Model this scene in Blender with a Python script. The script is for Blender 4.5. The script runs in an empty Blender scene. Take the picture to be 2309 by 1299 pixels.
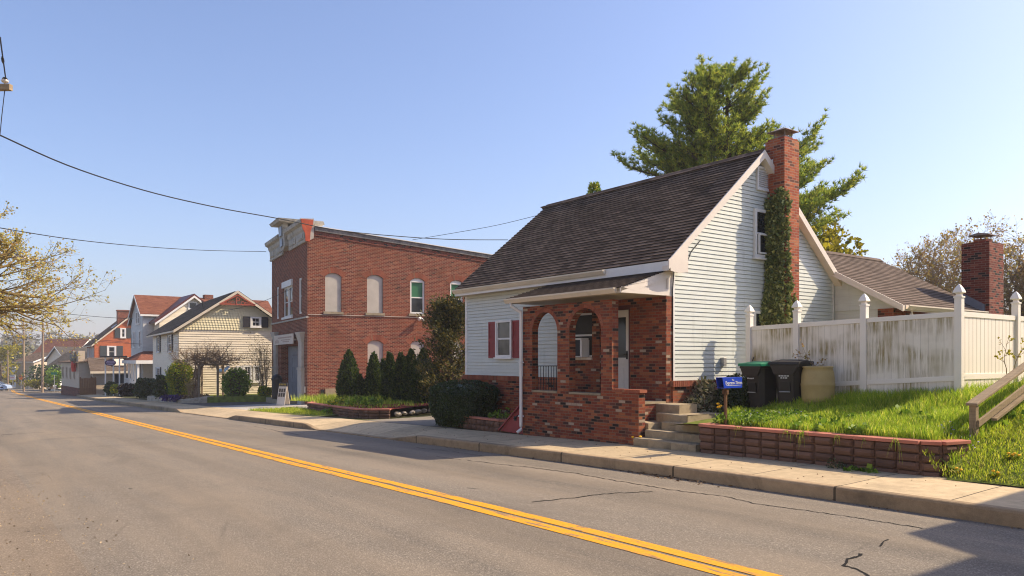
import bpy, math, random
from mathutils import Vector, Matrix, noise

random.seed(7)
R = random.Random(11)
scene = bpy.context.scene
COL = scene.collection
PI = math.pi
# ---------------------------------------------------------------- survey of the place
# The photograph gives a focal length of 1725 px on 2309 px and an eye level at row 810.
FPX, CX, HV, EYE = 1725.0, 1154.5, 810.0, 2.0


class Frame:
    """A horizontal coordinate frame (origin + heading) in which a plot or building is measured."""
    def __init__(self, ox, oy, deg):
        a = math.radians(deg)
        self.o, self.a = (ox, oy), a
        self.ex, self.ey = (math.cos(a), math.sin(a)), (-math.sin(a), math.cos(a))

    def w(self, x, y):
        return (self.o[0] + x * self.ex[0] + y * self.ey[0], self.o[1] + x * self.ex[1] + y * self.ey[1])

    def l(self, X, Y):
        dx, dy = X - self.o[0], Y - self.o[1]
        return (dx * self.ex[0] + dy * self.ex[1], dx * self.ey[0] + dy * self.ey[1])

    def _ray(self, u, v):
        m, n = (u - CX) / FPX, (HV - v) / FPX
        c = self.l(0, 0)
        d = (m * self.ex[0] + self.ex[1], m * self.ey[0] + self.ey[1])
        return c, d, n

    def hx(self, u, v, x0):        # sight line meets the wall x = x0 -> (y, z)
        c, d, n = self._ray(u, v)
        t = (x0 - c[0]) / d[0]
        return c[1] + t * d[1], EYE + t * n

    def hy(self, u, v, y0):        # sight line meets the wall y = y0 -> (x, z)
        c, d, n = self._ray(u, v)
        t = (y0 - c[1]) / d[1]
        return c[0] + t * d[0], EYE + t * n

    def hd(self, u, v, depth):     # point at a given distance ahead -> (x, y, z)
        c, d, n = self._ray(u, v)
        return c[0] + depth * d[0], c[1] + depth * d[1], EYE + depth * n


S = Frame(0, 0, -53.45)            # street frame: x = up the street (right), y = away from the street
W = Frame(0, 0, 0)


def lin(c):
    c /= 255.0
    return c / 12.92 if c <= 0.04045 else ((c + 0.055) / 1.055) ** 2.4


def rgb(r, g, b):
    return (lin(r), lin(g), lin(b), 1.0)


def lerp(a, b, t):
    return a + (b - a) * t


def table(xs, ys):
    def f(x):
        if x <= xs[0]:
            return ys[0]
        for i in range(len(xs) - 1):
            if x <= xs[i + 1]:
                return lerp(ys[i], ys[i + 1], (x - xs[i]) / (xs[i + 1] - xs[i]))
        return ys[-1]
    return f


def sstep(a, b, x):
    t = max(0.0, min(1.0, (x - a) / (b - a)))
    return t * t * (3 - 2 * t)


# ---------------------------------------------------------------- mesh builder
class MB:
    def __init__(self):
        self.v, self.f, self.uv = [], [], []

    def face(self, pts, uv=None):
        i = len(self.v)
        self.v.extend([tuple(p) for p in pts])
        self.f.append(tuple(range(i, i + len(pts))))
        self.uv.append(uv)

    def mesh(self, verts, faces):
        i = len(self.v)
        self.v.extend([tuple(p) for p in verts])
        for f in faces:
            self.f.append(tuple(i + k for k in f))
            self.uv.append(None)

    def box(self, x0, x1, y0, y1, z0, z1):
        self.mesh([(x0, y0, z0), (x1, y0, z0), (x1, y1, z0), (x0, y1, z0), (x0, y0, z1), (x1, y0, z1), (x1, y1, z1), (x0, y1, z1)],
                  [(0, 3, 2, 1), (4, 5, 6, 7), (0, 1, 5, 4), (1, 2, 6, 5), (2, 3, 7, 6), (3, 0, 4, 7)])

    def pbox(self, P, h0, h1, z0, z1, d0, d1):
        q = [P(h0, z0, d0), P(h1, z0, d0), P(h1, z0, d1), P(h0, z0, d1), P(h0, z1, d0), P(h1, z1, d0), P(h1, z1, d1), P(h0, z1, d1)]
        self.mesh(q, [(0, 3, 2, 1), (4, 5, 6, 7), (0, 1, 5, 4), (1, 2, 6, 5), (2, 3, 7, 6), (3, 0, 4, 7)])

    def bar(self, p, q, w, h, up=(0, 0, 1)):
        """square-section bar from p to q"""
        p, q, up = Vector(p), Vector(q), Vector(up)
        d = (q - p).normalized()
        s = d.cross(up)
        if s.length < 1e-4:
            s = d.cross(Vector((1, 0, 0)))
        s.normalize()
        n = s.cross(d)
        s *= w / 2
        n *= h / 2
        vs = [p - s - n, p + s - n, p + s + n, p - s + n, q - s - n, q + s - n, q + s + n, q - s + n]
        self.mesh(vs, [(0, 3, 2, 1), (4, 5, 6, 7), (0, 1, 5, 4), (1, 2, 6, 5), (2, 3, 7, 6), (3, 0, 4, 7)])

    def prism(self, pts, vec):
        """polygon pts extruded along vec"""
        n = len(pts)
        a = [Vector(p) for p in pts]
        b = [p + Vector(vec) for p in a]
        i = len(self.v)
        self.v.extend([tuple(p) for p in a + b])
        fs = [tuple(range(n))[::-1], tuple(range(n, 2 * n))] + [(k, (k + 1) % n, n + (k + 1) % n, n + k) for k in range(n)]
        for f in fs:
            self.f.append(tuple(i + k for k in f))
            self.uv.append(None)

    def tube(self, pts, rad, n=6, cap=True):
        pts = [Vector(p) for p in pts]
        if not isinstance(rad, (list, tuple)):
            rad = [rad] * len(pts)
        base = len(self.v)
        m = len(pts)
        for k, p in enumerate(pts):
            d = (pts[min(k + 1, m - 1)] - pts[max(k - 1, 0)])
            if d.length < 1e-9:
                d = Vector((0, 0, 1))
            d.normalize()
            ref = Vector((0, 0, 1)) if abs(d.z) < 0.9 else Vector((1, 0, 0))
            s = d.cross(ref).normalized()
            t = s.cross(d)
            for j in range(n):
                a = 2 * PI * j / n
                self.v.append(tuple(p + (s * math.cos(a) + t * math.sin(a)) * rad[k]))
        for k in range(m - 1):
            for j in range(n):
                j2 = (j + 1) % n
                self.f.append((base + k * n + j, base + k * n + j2, base + (k + 1) * n + j2, base + (k + 1) * n + j))
                self.uv.append(None)
        if cap:
            self.f.append(tuple(base + j for j in range(n))[::-1])
            self.f.append(tuple(base + (m - 1) * n + j for j in range(n)))
            self.uv += [None, None]

    def lathe(self, cx, cy, prof, n=20, sx=1, sy=1):
        base = len(self.v)
        for r, z in prof:
            for j in range(n):
                a = 2 * PI * j / n
                self.v.append((cx + r * sx * math.cos(a), cy + r * sy * math.sin(a), z))
        for k in range(len(prof) - 1):
            for j in range(n):
                j2 = (j + 1) % n
                self.f.append((base + k * n + j, base + k * n + j2, base + (k + 1) * n + j2, base + (k + 1) * n + j))
                self.uv.append(None)
        self.f.append(tuple(base + j for j in range(n))[::-1])
        self.f.append(tuple(base + (len(prof) - 1) * n + j for j in range(n)))
        self.uv += [None, None]

    def ball(self, c, r, n=8, m=6, sz=1.0, jit=0.0, rnd=None):
        prof = []
        base = len(self.v)
        for i in range(m + 1):
            ph = -PI / 2 + PI * i / m
            for j in range(n):
                a = 2 * PI * j / n
                k = 1 + (rnd.uniform(-jit, jit) if rnd else 0)
                self.v.append((c[0] + r * k * math.cos(ph) * math.cos(a), c[1] + r * k * math.cos(ph) * math.sin(a), c[2] + r * k * sz * math.sin(ph)))
        for i in range(m):
            for j in range(n):
                j2 = (j + 1) % n
                self.f.append((base + i * n + j, base + i * n + j2, base + (i + 1) * n + j2, base + (i + 1) * n + j))
                self.uv.append(None)

    def lap(self, P, z0, z1, course, left, right, lip=0.013, base=0.002, uoff=0.0, gap=0.0):
        """lapped courses (clapboard, shingles): every course leans out to its lower edge"""
        i, z = 0, z0
        while z < z1 - 1e-4:
            zb = min(z + course, z1)
            a0, a1, b0, b1 = left(z), right(z), left(zb), right(zb)
            if b1 - b0 < 0.01 and a1 - a0 < 0.01:
                break
            f = (zb - z) / course
            top = lerp(lip, base, f)
            uo = uoff * i
            zs = zb - gap if f > .9 else zb
            self.face([P(a0, z, lip), P(a1, z, lip), P(b1, zs, top), P(b0, zs, top)],
                      [(a0 + uo, z - z0 + 1e-3), (a1 + uo, z - z0 + 1e-3), (b1 + uo, zb - z0 - 1e-3), (b0 + uo, zb - z0 - 1e-3)])
            if gap and f > .9:
                self.face([P(b0, zs, top), P(b1, zs, top), P(b1, zs, -0.018), P(b0, zs, -0.018)])
                self.face([P(b0, zs, -0.018), P(b1, zs, -0.018), P(b1, zb, -0.018), P(b0, zb, -0.018)])
            self.face([P(a0, z, -0.018), P(a1, z, -0.018), P(a1, z, lip), P(a0, z, lip)],
                      [(a0 + uo, z - z0 + .001), (a1 + uo, z - z0 + .001), (a1 + uo, z - z0 + 0.002), (a0 + uo, z - z0 + 0.002)])
            z = zb
            i += 1

    def archwall(self, P, h0, h1, z0, z1, ops, th, seg=14, back=True):
        """wall h0..h1 / z0(h)..z1(h), thickness th behind the face, openings (ha, hb, sill, spring, rise)"""
        zb = z0 if callable(z0) else (lambda h: z0)
        zt = z1 if callable(z1) else (lambda h: z1)
        ds = (0.0, -th) if back else (0.0,)
        cur = h0

        def quad(a, b, za0, za1, zb0, zb1):
            for d in ds:
                self.face([P(a, za0, d), P(b, zb0, d), P(b, zb1, d), P(a, za1, d)])
        for (ha, hb, sill, spring, rise) in sorted(ops):
            if ha > cur + 1e-4:
                quad(cur, ha, zb(cur), zt(cur), zb(ha), zt(ha))
            quad(ha, hb, zb(ha), sill, zb(hb), sill)
            self.face([P(ha, sill, 0), P(hb, sill, 0), P(hb, sill, -th), P(ha, sill, -th)])
            for hh in (ha, hb):
                self.face([P(hh, sill, 0), P(hh, spring, 0), P(hh, spring, -th), P(hh, sill, -th)])
            pr = archpts(ha, hb, spring, rise, seg)
            for k in range(len(pr) - 1):
                (a, za), (b, zc) = pr[k], pr[k + 1]
                if b - a > 1e-5:
                    quad(a, b, za, zt(a), zc, zt(b))
                self.face([P(a, za, 0), P(b, zc, 0), P(b, zc, -th), P(a, za, -th)])
            cur = hb
        if cur < h1 - 1e-4:
            quad(cur, h1, zb(cur), zt(cur), zb(h1), zt(h1))
        if back:
            for hh in (h0, h1):
                self.face([P(hh, zb(hh), 0), P(hh, zt(hh), 0), P(hh, zt(hh), -th), P(hh, zb(hh), -th)])
            self.face([P(h0, zt(h0), 0), P(h1, zt(h1), 0), P(h1, zt(h1), -th), P(h0, zt(h0), -th)])

    def voussoirs(self, P, ha, hb, spring, rise, depth, bw, out, gap=0.008, ext=0.0):
        """ring of radial bricks over an arch"""
        w = (hb - ha) / 2
        rad = (w * w + rise * rise) / (2 * rise)
        cz, ch = spring + rise - rad, (ha + hb) / 2
        a0 = math.asin(min(1, w / rad)) if rise <= w + 1e-6 else PI / 2
        if abs(rise - w) < 1e-3:
            a0 = PI / 2
        a0 += ext
        n = max(3, int(round(2 * a0 * rad / bw)))
        for k in range(n):
            t0 = -a0 + 2 * a0 * (k + 0.06) / n
            t1 = -a0 + 2 * a0 * (k + 0.94) / n
            q = []
            for d in (-0.01, out):
                for (t, r) in ((t0, rad), (t1, rad), (t1, rad + depth), (t0, rad + depth)):
                    q.append(P(ch + math.sin(t) * r, cz + math.cos(t) * r, d))
            self.mesh(q, [(0, 3, 2, 1), (4, 5, 6, 7), (0, 1, 5, 4), (1, 2, 6, 5), (2, 3, 7, 6), (3, 0, 4, 7)])

    def leaf(self, p, size, rnd, aspect=1.0, up=None, spread=1.0):
        """one small diamond leaf with its own random lie"""
        d = Vector((rnd.gauss(0, 1), rnd.gauss(0, 1), rnd.gauss(0, 1)))
        if up is not None:
            d = d * spread + Vector(up) * 1.2
        if d.length < 1e-4:
            d = Vector((0, 0, 1))
        d.normalize()
        s = d.cross(Vector((rnd.gauss(0, 1), rnd.gauss(0, 1), rnd.gauss(0, 1))))
        if s.length < 1e-4:
            s = Vector((1, 0, 0))
        s.normalize()
        p = Vector(p)
        L, w = size, size * 0.5 * aspect
        self.face([p, p + d * L * 0.5 + s * w, p + d * L, p + d * L * 0.5 - s * w])

    def build(self, name, mat, parent=None, base=(0, 0, 0), smooth=False, bevel=0.0, frame=None):
        me = bpy.data.meshes.new(name)
        bx, by, bz = base
        me.from_pydata([(x - bx, y - by, z - bz) for x, y, z in self.v], [], self.f)
        uvl = me.uv_layers.new(name='UVMap')
        data = [0.0] * (2 * len(me.loops))
        V = self.v
        li = 0
        for fi, f in enumerate(self.f):
            uv = self.uv[fi]
            if uv is None:
                a, b, c = V[f[0]], V[f[1]], V[f[2]]
                ux, uy, uz = b[0] - a[0], b[1] - a[1], b[2] - a[2]
                if len(f) > 3 and abs(ux) + abs(uy) + abs(uz) < 1e-7:
                    b = V[f[3]]
                    ux, uy, uz = b[0] - a[0], b[1] - a[1], b[2] - a[2]
                wx, wy, wz = c[0] - a[0], c[1] - a[1], c[2] - a[2]
                nx, ny, nz = uy * wz - uz * wy, uz * wx - ux * wz, ux * wy - uy * wx
                L = math.sqrt(nx * nx + ny * ny + nz * nz) or 1.0
                nx, ny, nz = nx / L, ny / L, nz / L
                hl = math.sqrt(nx * nx + ny * ny)
                if hl < 0.2:
                    tx, ty, bx2, by2, bz2 = 1, 0, 0, 1, 0
                else:
                    tx, ty = -ny / hl, nx / hl
                    if tx + ty * 0.31 < 0:
                        tx, ty = -tx, -ty
                    bx2, by2, bz2 = -ty * -nz, 0, 0
                    # b = n x t, kept pointing up
                    bx2, by2, bz2 = ny * 0 - nz * ty, nz * tx - nx * 0, nx * ty - ny * tx
                    if bz2 < 0:
                        bx2, by2, bz2 = -bx2, -by2, -bz2
                for k in f:
                    p = V[k]
                    data[li] = p[0] * tx + p[1] * ty
                    data[li + 1] = p[0] * bx2 + p[1] * by2 + p[2] * bz2
                    li += 2
            else:
                for q in uv:
                    data[li], data[li + 1] = q
                    li += 2
        uvl.data.foreach_set('uv', data)
        if smooth:
            me.polygons.foreach_set('use_smooth', [True] * len(me.polygons))
        me.materials.append(mat)
        me.update()
        o = bpy.data.objects.new(name, me)
        COL.objects.link(o)
        if parent is not None:
            o.parent = parent
        if bevel:
            m = o.modifiers.new('edge', 'BEVEL')
            m.width, m.segments, m.limit_method, m.angle_limit = bevel, 2, 'ANGLE', 0.6
        return o


def archpts(ha, hb, spring, rise, seg):
    w = (hb - ha) / 2
    if rise < 1e-4:
        return [(ha, spring), (hb, spring)]
    rad = (w * w + rise * rise) / (2 * rise)
    cz, ch = spring + rise - rad, (ha + hb) / 2
    a0 = math.asin(min(1, w / rad)) if rise <= w else PI - math.asin(min(1, w / rad))
    return [(ch + math.sin(-a0 + 2 * a0 * k / seg) * rad, cz + math.cos(-a0 + 2 * a0 * k / seg) * rad) for k in range(seg + 1)]


# ---------------------------------------------------------------- things
def tag(o, label=None, cat=None, group=None, kind=None):
    if label:
        o['label'] = label
    if cat:
        o['category'] = cat
    if group:
        o['group'] = group
    if kind:
        o['kind'] = kind
    return o


class Thing:
    def __init__(self, name, label, cat, frame, x, y, z, group=None):
        o = bpy.data.objects.new(name, None)
        COL.objects.link(o)
        X, Y = frame.w(x, y)
        o.location = (X, Y, z)
        o.rotation_euler = (0, 0, frame.a)
        o.empty_display_size = 0.3
        tag(o, label, cat, group)
        self.o, self.b, self.fr = o, (x, y, z), frame

    def part(self, name, mb, mat, parent=None, label=None, smooth=False, bevel=0.0, kind=None):
        o = mb.build(name, mat, parent if parent is not None else self.o, self.b, smooth, bevel)
        if label:
            o['label'] = label
        if kind:
            o['kind'] = kind
        return o


def solo(name, label, cat, mb, mat, frame, x, y, z, group=None, smooth=False, bevel=0.0, kind=None):
    """a thing that is one mesh"""
    o = mb.build(name, mat, None, (x, y, z), smooth, bevel)
    X, Y = frame.w(x, y)
    o.location = (X, Y, z)
    o.rotation_euler = (0, 0, frame.a)
    tag(o, label, cat, group, kind)
    return o


def struct(name, mb, mat, frame=S, smooth=False, kind='structure'):
    o = mb.build(name, mat, None, (0, 0, 0), smooth)
    o.location = (frame.o[0], frame.o[1], 0)
    o.rotation_euler = (0, 0, frame.a)
    o['kind'] = kind
    return o


def copy_tree(o, parent=None):
    c = o.copy()
    COL.objects.link(c)
    if parent is not None:
        c.parent = parent
    for ch in [k for k in bpy.data.objects if k.parent == o]:
        copy_tree(ch, c)
    return c


def lettering(text, size, extrude=0.0015):
    """mesh data of a line of writing, centred on x, lying in its xy plane"""
    cu = bpy.data.curves.new('lettering', 'FONT')
    cu.body, cu.size, cu.extrude, cu.align_x, cu.resolution_u = text, size, extrude, 'CENTER', 2
    ob = bpy.data.objects.new('lettering', cu)
    COL.objects.link(ob)
    dg = bpy.context.evaluated_depsgraph_get()
    me = bpy.data.meshes.new_from_object(ob.evaluated_get(dg))
    bpy.data.objects.remove(ob)
    bpy.data.curves.remove(cu)
    return me


def set_text(T, text, size, P, h, z, d, mat, parent=None, name='lettering'):
    """writing on the surface P(h, z, d)"""
    me = lettering(text, size)
    mb = MB()
    mb.mesh([P(h + v.co.x, z + v.co.y, d + v.co.z) for v in me.vertices], [tuple(p.vertices) for p in me.polygons])
    bpy.data.meshes.remove(me)
    return T.part(name, mb, mat, parent)


# ---------------------------------------------------------------- materials
class NT:
    def __init__(self, name):
        self.m = bpy.data.materials.new(name)
        self.m.use_nodes = True
        self.t = self.m.node_tree
        self.t.nodes.clear()
        self.out = self.n('ShaderNodeOutputMaterial')

    def n(self, typ, ins=None, **kw):
        nd = self.t.nodes.new(typ)
        for k, v in kw.items():
            setattr(nd, k, v)
        if ins:
            for k, v in ins.items():
                self.put(nd.inputs[k], v)
        return nd

    def put(self, sock, v):
        if isinstance(v, bpy.types.NodeSocket):
            self.t.links.new(v, sock)
        elif isinstance(v, bpy.types.Node):
            self.t.links.new(v.outputs[0], sock)
        else:
            sock.default_value = v

    def uv(self):
        return self.n('ShaderNodeTexCoord').outputs['UV']

    def obj(self):
        return self.n('ShaderNodeTexCoord').outputs['Object']

    def scale(self, vec, sx, sy, sz=1):
        return self.n('ShaderNodeVectorMath', {0: vec, 1: (sx, sy, sz)}, operation='MULTIPLY').outputs[0]

    def noise(self, vec, sc, detail=3, rough=0.55, dist=0.0):
        return self.n('ShaderNodeTexNoise', {'Vector': vec, 'Scale': sc, 'Detail': detail, 'Roughness': rough, 'Distortion': dist}).outputs['Fac']

    def ramp(self, fac, stops, interp='LINEAR'):
        nd = self.n('ShaderNodeValToRGB', {'Fac': fac})
        cr = nd.color_ramp
        cr.interpolation = interp
        while len(cr.elements) < len(stops):
            cr.elements.new(0.5)
        for e, (p, c) in zip(cr.elements, stops):
            e.position = p
            e.color = c if len(c) == 4 else (*c, 1)
        return nd.outputs['Color']

    def mix(self, fac, a, b, blend='MIX'):
        nd = self.n('ShaderNodeMix', data_type='RGBA', blend_type=blend, clamp_factor=True)
        self.put(nd.inputs[0], fac)
        self.put(nd.inputs[6], a)
        self.put(nd.inputs[7], b)
        return nd.outputs[2]

    def math(self, op, a, b=0.0, clamp=False):
        nd = self.n('ShaderNodeMath', operation=op, use_clamp=clamp)
        self.put(nd.inputs[0], a)
        self.put(nd.inputs[1], b)
        return nd.outputs[0]

    def bump(self, h, strength=0.3, dist=0.01):
        return self.n('ShaderNodeBump', {'Height': h, 'Strength': strength, 'Distance': dist}).outputs['Normal']

    def done(self, color, rough=0.7, normal=None, spec=0.3, metal=0.0, extra=None):
        b = self.n('ShaderNodeBsdfPrincipled')
        self.put(b.inputs['Base Color'], color)
        self.put(b.inputs['Roughness'], rough)
        b.inputs['Specular IOR Level'].default_value = spec
        b.inputs['Metallic'].default_value = metal
        if normal is not None:
            self.put(b.inputs['Normal'], normal)
        self.t.links.new(b.outputs[0], self.out.inputs['Surface'])
        return self.m


def g(v):
    return (v, v, v, 1)


def m_plain(name, col, rough=0.6, spec=0.3, var=0.12, sc=3.0, bump=0.0, metal=0.0, dirt=None, dirtsc=1.2, dirtcov=0.6):
    """one paint or material, a little uneven, with optional stains"""
    if isinstance(metal, tuple):
        metal, dirt, dirtsc, dirtcov = 0.0, metal, dirt, dirtsc
    t = NT(name)
    o = t.obj()
    n1 = t.noise(o, sc, 5, 0.6)
    dk = tuple(c * (1 - var) for c in col[:3]) + (1,)
    lt = tuple(min(1, c * (1 + var)) for c in col[:3]) + (1,)
    c = t.ramp(n1, [(0.3, dk), (0.7, lt)])
    if dirt:
        n2 = t.noise(o, dirtsc, 6, 0.7, 0.4)
        c = t.mix(t.ramp(n2, [(dirtcov, g(0)), (min(1, dirtcov + 0.2), g(0.8))]), c, dirt)
    nm = t.bump(t.noise(o, sc * 12, 3), bump, 0.01) if bump else None
    return t.done(c, rough, nm, spec, metal)


def m_brick(name, stops, mortar, bw=0.203, bh=0.0677, ms=0.009, bump=0.5, grime=0.35, grimecol=(0.02, 0.016, 0.013, 1), tint=None):
    """laid brick: every brick draws its own colour from the ramp"""
    t = NT(name)
    uv = t.uv()
    br = t.n('ShaderNodeTexBrick', {'Vector': uv, 'Color1': g(0), 'Color2': g(1), 'Mortar': g(0), 'Scale': 1.0, 'Mortar Size': ms, 'Mortar Smooth': 0.15,
                                    'Bias': 0.0, 'Brick Width': bw, 'Row Height': bh})
    c = t.ramp(br.outputs['Color'], stops, 'CONSTANT')
    o = t.obj()
    n1 = t.noise(uv, 40, 3, 0.6)
    c = t.mix(0.5, c, t.ramp(n1, [(0.3, g(0.55)), (0.7, g(1.25))]), 'MULTIPLY')
    c = t.mix(br.outputs['Fac'], c, mortar)
    n2 = t.noise(uv, 0.9, 6, 0.65, 0.6)
    c = t.mix(t.ramp(n2, [(0.5, g(0)), (0.75, g(grime))]), c, grimecol)
    if tint:
        n3 = t.noise(uv, 0.35, 3, 0.5)
        c = t.mix(t.ramp(n3, [(0.45, g(0)), (0.65, g(0.35))]), c, tint)
    h = t.math('SUBTRACT', t.math('MULTIPLY', n1, 0.4), br.outputs['Fac'])
    return t.done(c, 0.85, t.bump(h, bump, 0.012), 0.2)


def m_shingle(name, stops, dirt=0.3, bump=0.35):
    t = NT(name)
    uv = t.uv()
    br = t.n('ShaderNodeTexBrick', {'Vector': uv, 'Color1': g(0), 'Color2': g(1), 'Mortar': g(0.0), 'Scale': 1.0, 'Mortar Size': 0.004, 'Mortar Smooth': 0.4,
                                    'Bias': 0.0, 'Brick Width': 0.31, 'Row Height': 0.14}, offset=0.5)
    c = t.ramp(br.outputs['Color'], stops)
    n1 = t.noise(uv, 160, 2, 0.7)
    c = t.mix(0.6, c, t.ramp(n1, [(0.25, g(0.45)), (0.75, g(1.5))]), 'MULTIPLY')
    n2 = t.noise(t.scale(uv, 1.0, 0.25), 1.6, 5, 0.6)
    c = t.mix(t.ramp(n2, [(0.42, g(0)), (0.7, g(dirt))]), c, (0.012, 0.011, 0.010, 1))
    c = t.mix(t.math('MULTIPLY', br.outputs['Fac'], 0.6), c, (0.01, 0.009, 0.008, 1))
    h = t.math('SUBTRACT', t.math('MULTIPLY', n1, 0.25), t.math('MULTIPLY', br.outputs['Fac'], 0.6))
    return t.done(c, 0.95, t.bump(h, bump, 0.01), 0.1)


def m_siding(name, col, streak=(0.12, 0.11, 0.07, 1), amount=0.35, rough=0.5):
    t = NT(name)
    uv = t.uv()
    n1 = t.noise(t.scale(uv, 0.5, 2.0), 2.2, 5, 0.6)
    dk = tuple(c * 0.86 for c in col[:3]) + (1,)
    c = t.ramp(n1, [(0.3, dk), (0.7, col)])
    n2 = t.noise(t.scale(uv, 3.0, 0.35), 1.3, 6, 0.7)
    c = t.mix(t.ramp(n2, [(0.56, g(0)), (0.8, g(amount))]), c, streak)
    # butt joints of the boards, one here and there
    bj = t.n('ShaderNodeTexBrick', {'Vector': uv, 'Color1': g(1), 'Color2': g(1), 'Mortar': g(0), 'Scale': 1.0, 'Mortar Size': 0.0022, 'Mortar Smooth': 0.0,
                                    'Bias': 0.0, 'Brick Width': 3.1, 'Row Height': 0.204}, offset=0.37, offset_frequency=3)
    c = t.mix(t.math('MULTIPLY', bj.outputs['Fac'], 0.25), c, (0.05, 0.05, 0.045, 1))
    return t.done(c, rough, t.bump(t.noise(t.scale(uv, 0.6, 6), 9, 3), 0.06, 0.01), 0.35)


def m_leaf(name, stops, trans=0.35, rough=0.55, spec=0.25):
    """foliage: every leaf or blade is its own island and draws its own tone"""
    t = NT(name)
    ri = t.n('ShaderNodeNewGeometry').outputs['Random Per Island']
    c = t.ramp(ri, stops)
    n = t.noise(t.obj(), 1.3, 3, 0.5)
    c = t.mix(0.45, c, t.ramp(n, [(0.3, g(0.6)), (0.7, g(1.35))]), 'MULTIPLY')
    b = t.n('ShaderNodeBsdfPrincipled', {'Base Color': c, 'Roughness': rough})
    b.inputs['Specular IOR Level'].default_value = spec
    tr = t.n('ShaderNodeBsdfTranslucent', {'Color': t.mix(0.5, c, (0.75, 0.85, 0.12, 1), 'MULTIPLY')})
    tr2 = t.n('ShaderNodeBsdfTranslucent', {'Color': c})
    mx = t.n('ShaderNodeMixShader', {'Fac': trans, 1: b.outputs[0], 2: tr2.outputs[0]})
    t.t.links.new(mx.outputs[0], t.out.inputs['Surface'])
    return t.m


def m_glass(name, col=(0.015, 0.017, 0.02, 1), rough=0.06, blotch=0.5):
    """window pane: dark room behind, sky mirrored in it"""
    t = NT(name)
    n = t.noise(t.obj(), 1.4, 2, 0.5)
    c = t.ramp(n, [(0.35, col), (0.7, tuple(min(1, k * (1 + blotch) + 0.008 * blotch) for k in col[:3]) + (1,))])
    return t.done(c, rough, t.bump(t.noise(t.obj(), 2.5, 2), 0.04, 0.02), 0.5)


def m_wood(name, col, dark, sc=1.0, rough=0.75):
    t = NT(name)
    uv = t.uv()
    n1 = t.noise(t.scale(uv, 14 * sc, 1.2 * sc), 1.5, 5, 0.65, 0.5)
    n2 = t.noise(t.scale(uv, 1.2 * sc, 14 * sc), 1.5, 5, 0.65, 0.5)
    c = t.ramp(t.math('MULTIPLY', t.math('ADD', n1, n2), 0.5), [(0.35, dark), (0.62, col)])
    return t.done(c, rough, t.bump(n1, 0.15, 0.01), 0.2)
# ---------------------------------------------------------------- palette
def m_asphalt(name, base, warm, speck=1.0, track=True):
    t = NT(name)
    uv = t.uv()
    fine = t.noise(uv, 55, 3, 0.8)
    grit = t.n('ShaderNodeTexVoronoi', {'Vector': uv, 'Scale': 75.0}).outputs['Color']
    grit = t.n('ShaderNodeSeparateColor', {0: grit}).outputs[0]
    c = t.ramp(fine, [(0.3, tuple(k * 0.62 for k in base[:3]) + (1,)), (0.7, tuple(k * 1.32 for k in base[:3]) + (1,))])
    c = t.mix(0.5 * speck, c, t.ramp(grit, [(0.1, g(0.5)), (0.75, g(1.1)), (0.97, g(2.1))]), 'MULTIPLY')
    big = t.noise(t.scale(uv, 0.10, 0.75), 1.5, 5, 0.6, 0.4)
    c = t.mix(t.ramp(big, [(0.38, g(0)), (0.68, g(0.75))]), c, t.mix(0.75, c, warm))
    pat = t.noise(uv, 0.55, 6, 0.65, 0.5)
    c = t.mix(t.ramp(pat, [(0.52, g(0)), (0.72, g(0.35))]), c, tuple(k * 0.55 for k in base[:3]) + (1,))
    if track:
        # lanes polished by tyres, oil-darkened between them
        ln = t.noise(t.scale(uv, 0.035, 1.05), 1.0, 4, 0.5, 0.25)
        c = t.mix(0.85, c, t.ramp(ln, [(0.30, g(0.80)), (0.5, g(1.0)), (0.68, g(1.16))]), 'MULTIPLY')
    seam = t.noise(t.scale(uv, 0.35, 0.5), 1.0, 2, 0.5)
    ck = t.n('ShaderNodeTexVoronoi', {'Vector': t.mix(0.06, uv, t.n('ShaderNodeTexNoise', {'Vector': uv, 'Scale': 2.5}).outputs['Color']), 'Scale': 0.42}, feature='DISTANCE_TO_EDGE').outputs['Distance']
    ckm = t.math('MULTIPLY', t.ramp(ck, [(0.0, g(1)), (0.010, g(0))]), t.ramp(seam, [(0.55, g(0)), (0.68, g(0.4))]))
    c = t.mix(ckm, c, (0.03, 0.028, 0.026, 1))
    # oil spots and small patches of tar
    sp = t.noise(t.scale(uv, 0.55, 1.3), 2.3, 3, 0.5)
    c = t.mix(t.ramp(sp, [(0.735, g(0)), (0.76, g(0.7))]), c, (0.02, 0.02, 0.021, 1))
    return t.done(c, 0.88, t.bump(t.math('ADD', fine, t.math('MULTIPLY', grit, 0.6)), 0.55, 0.008), 0.25)


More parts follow.
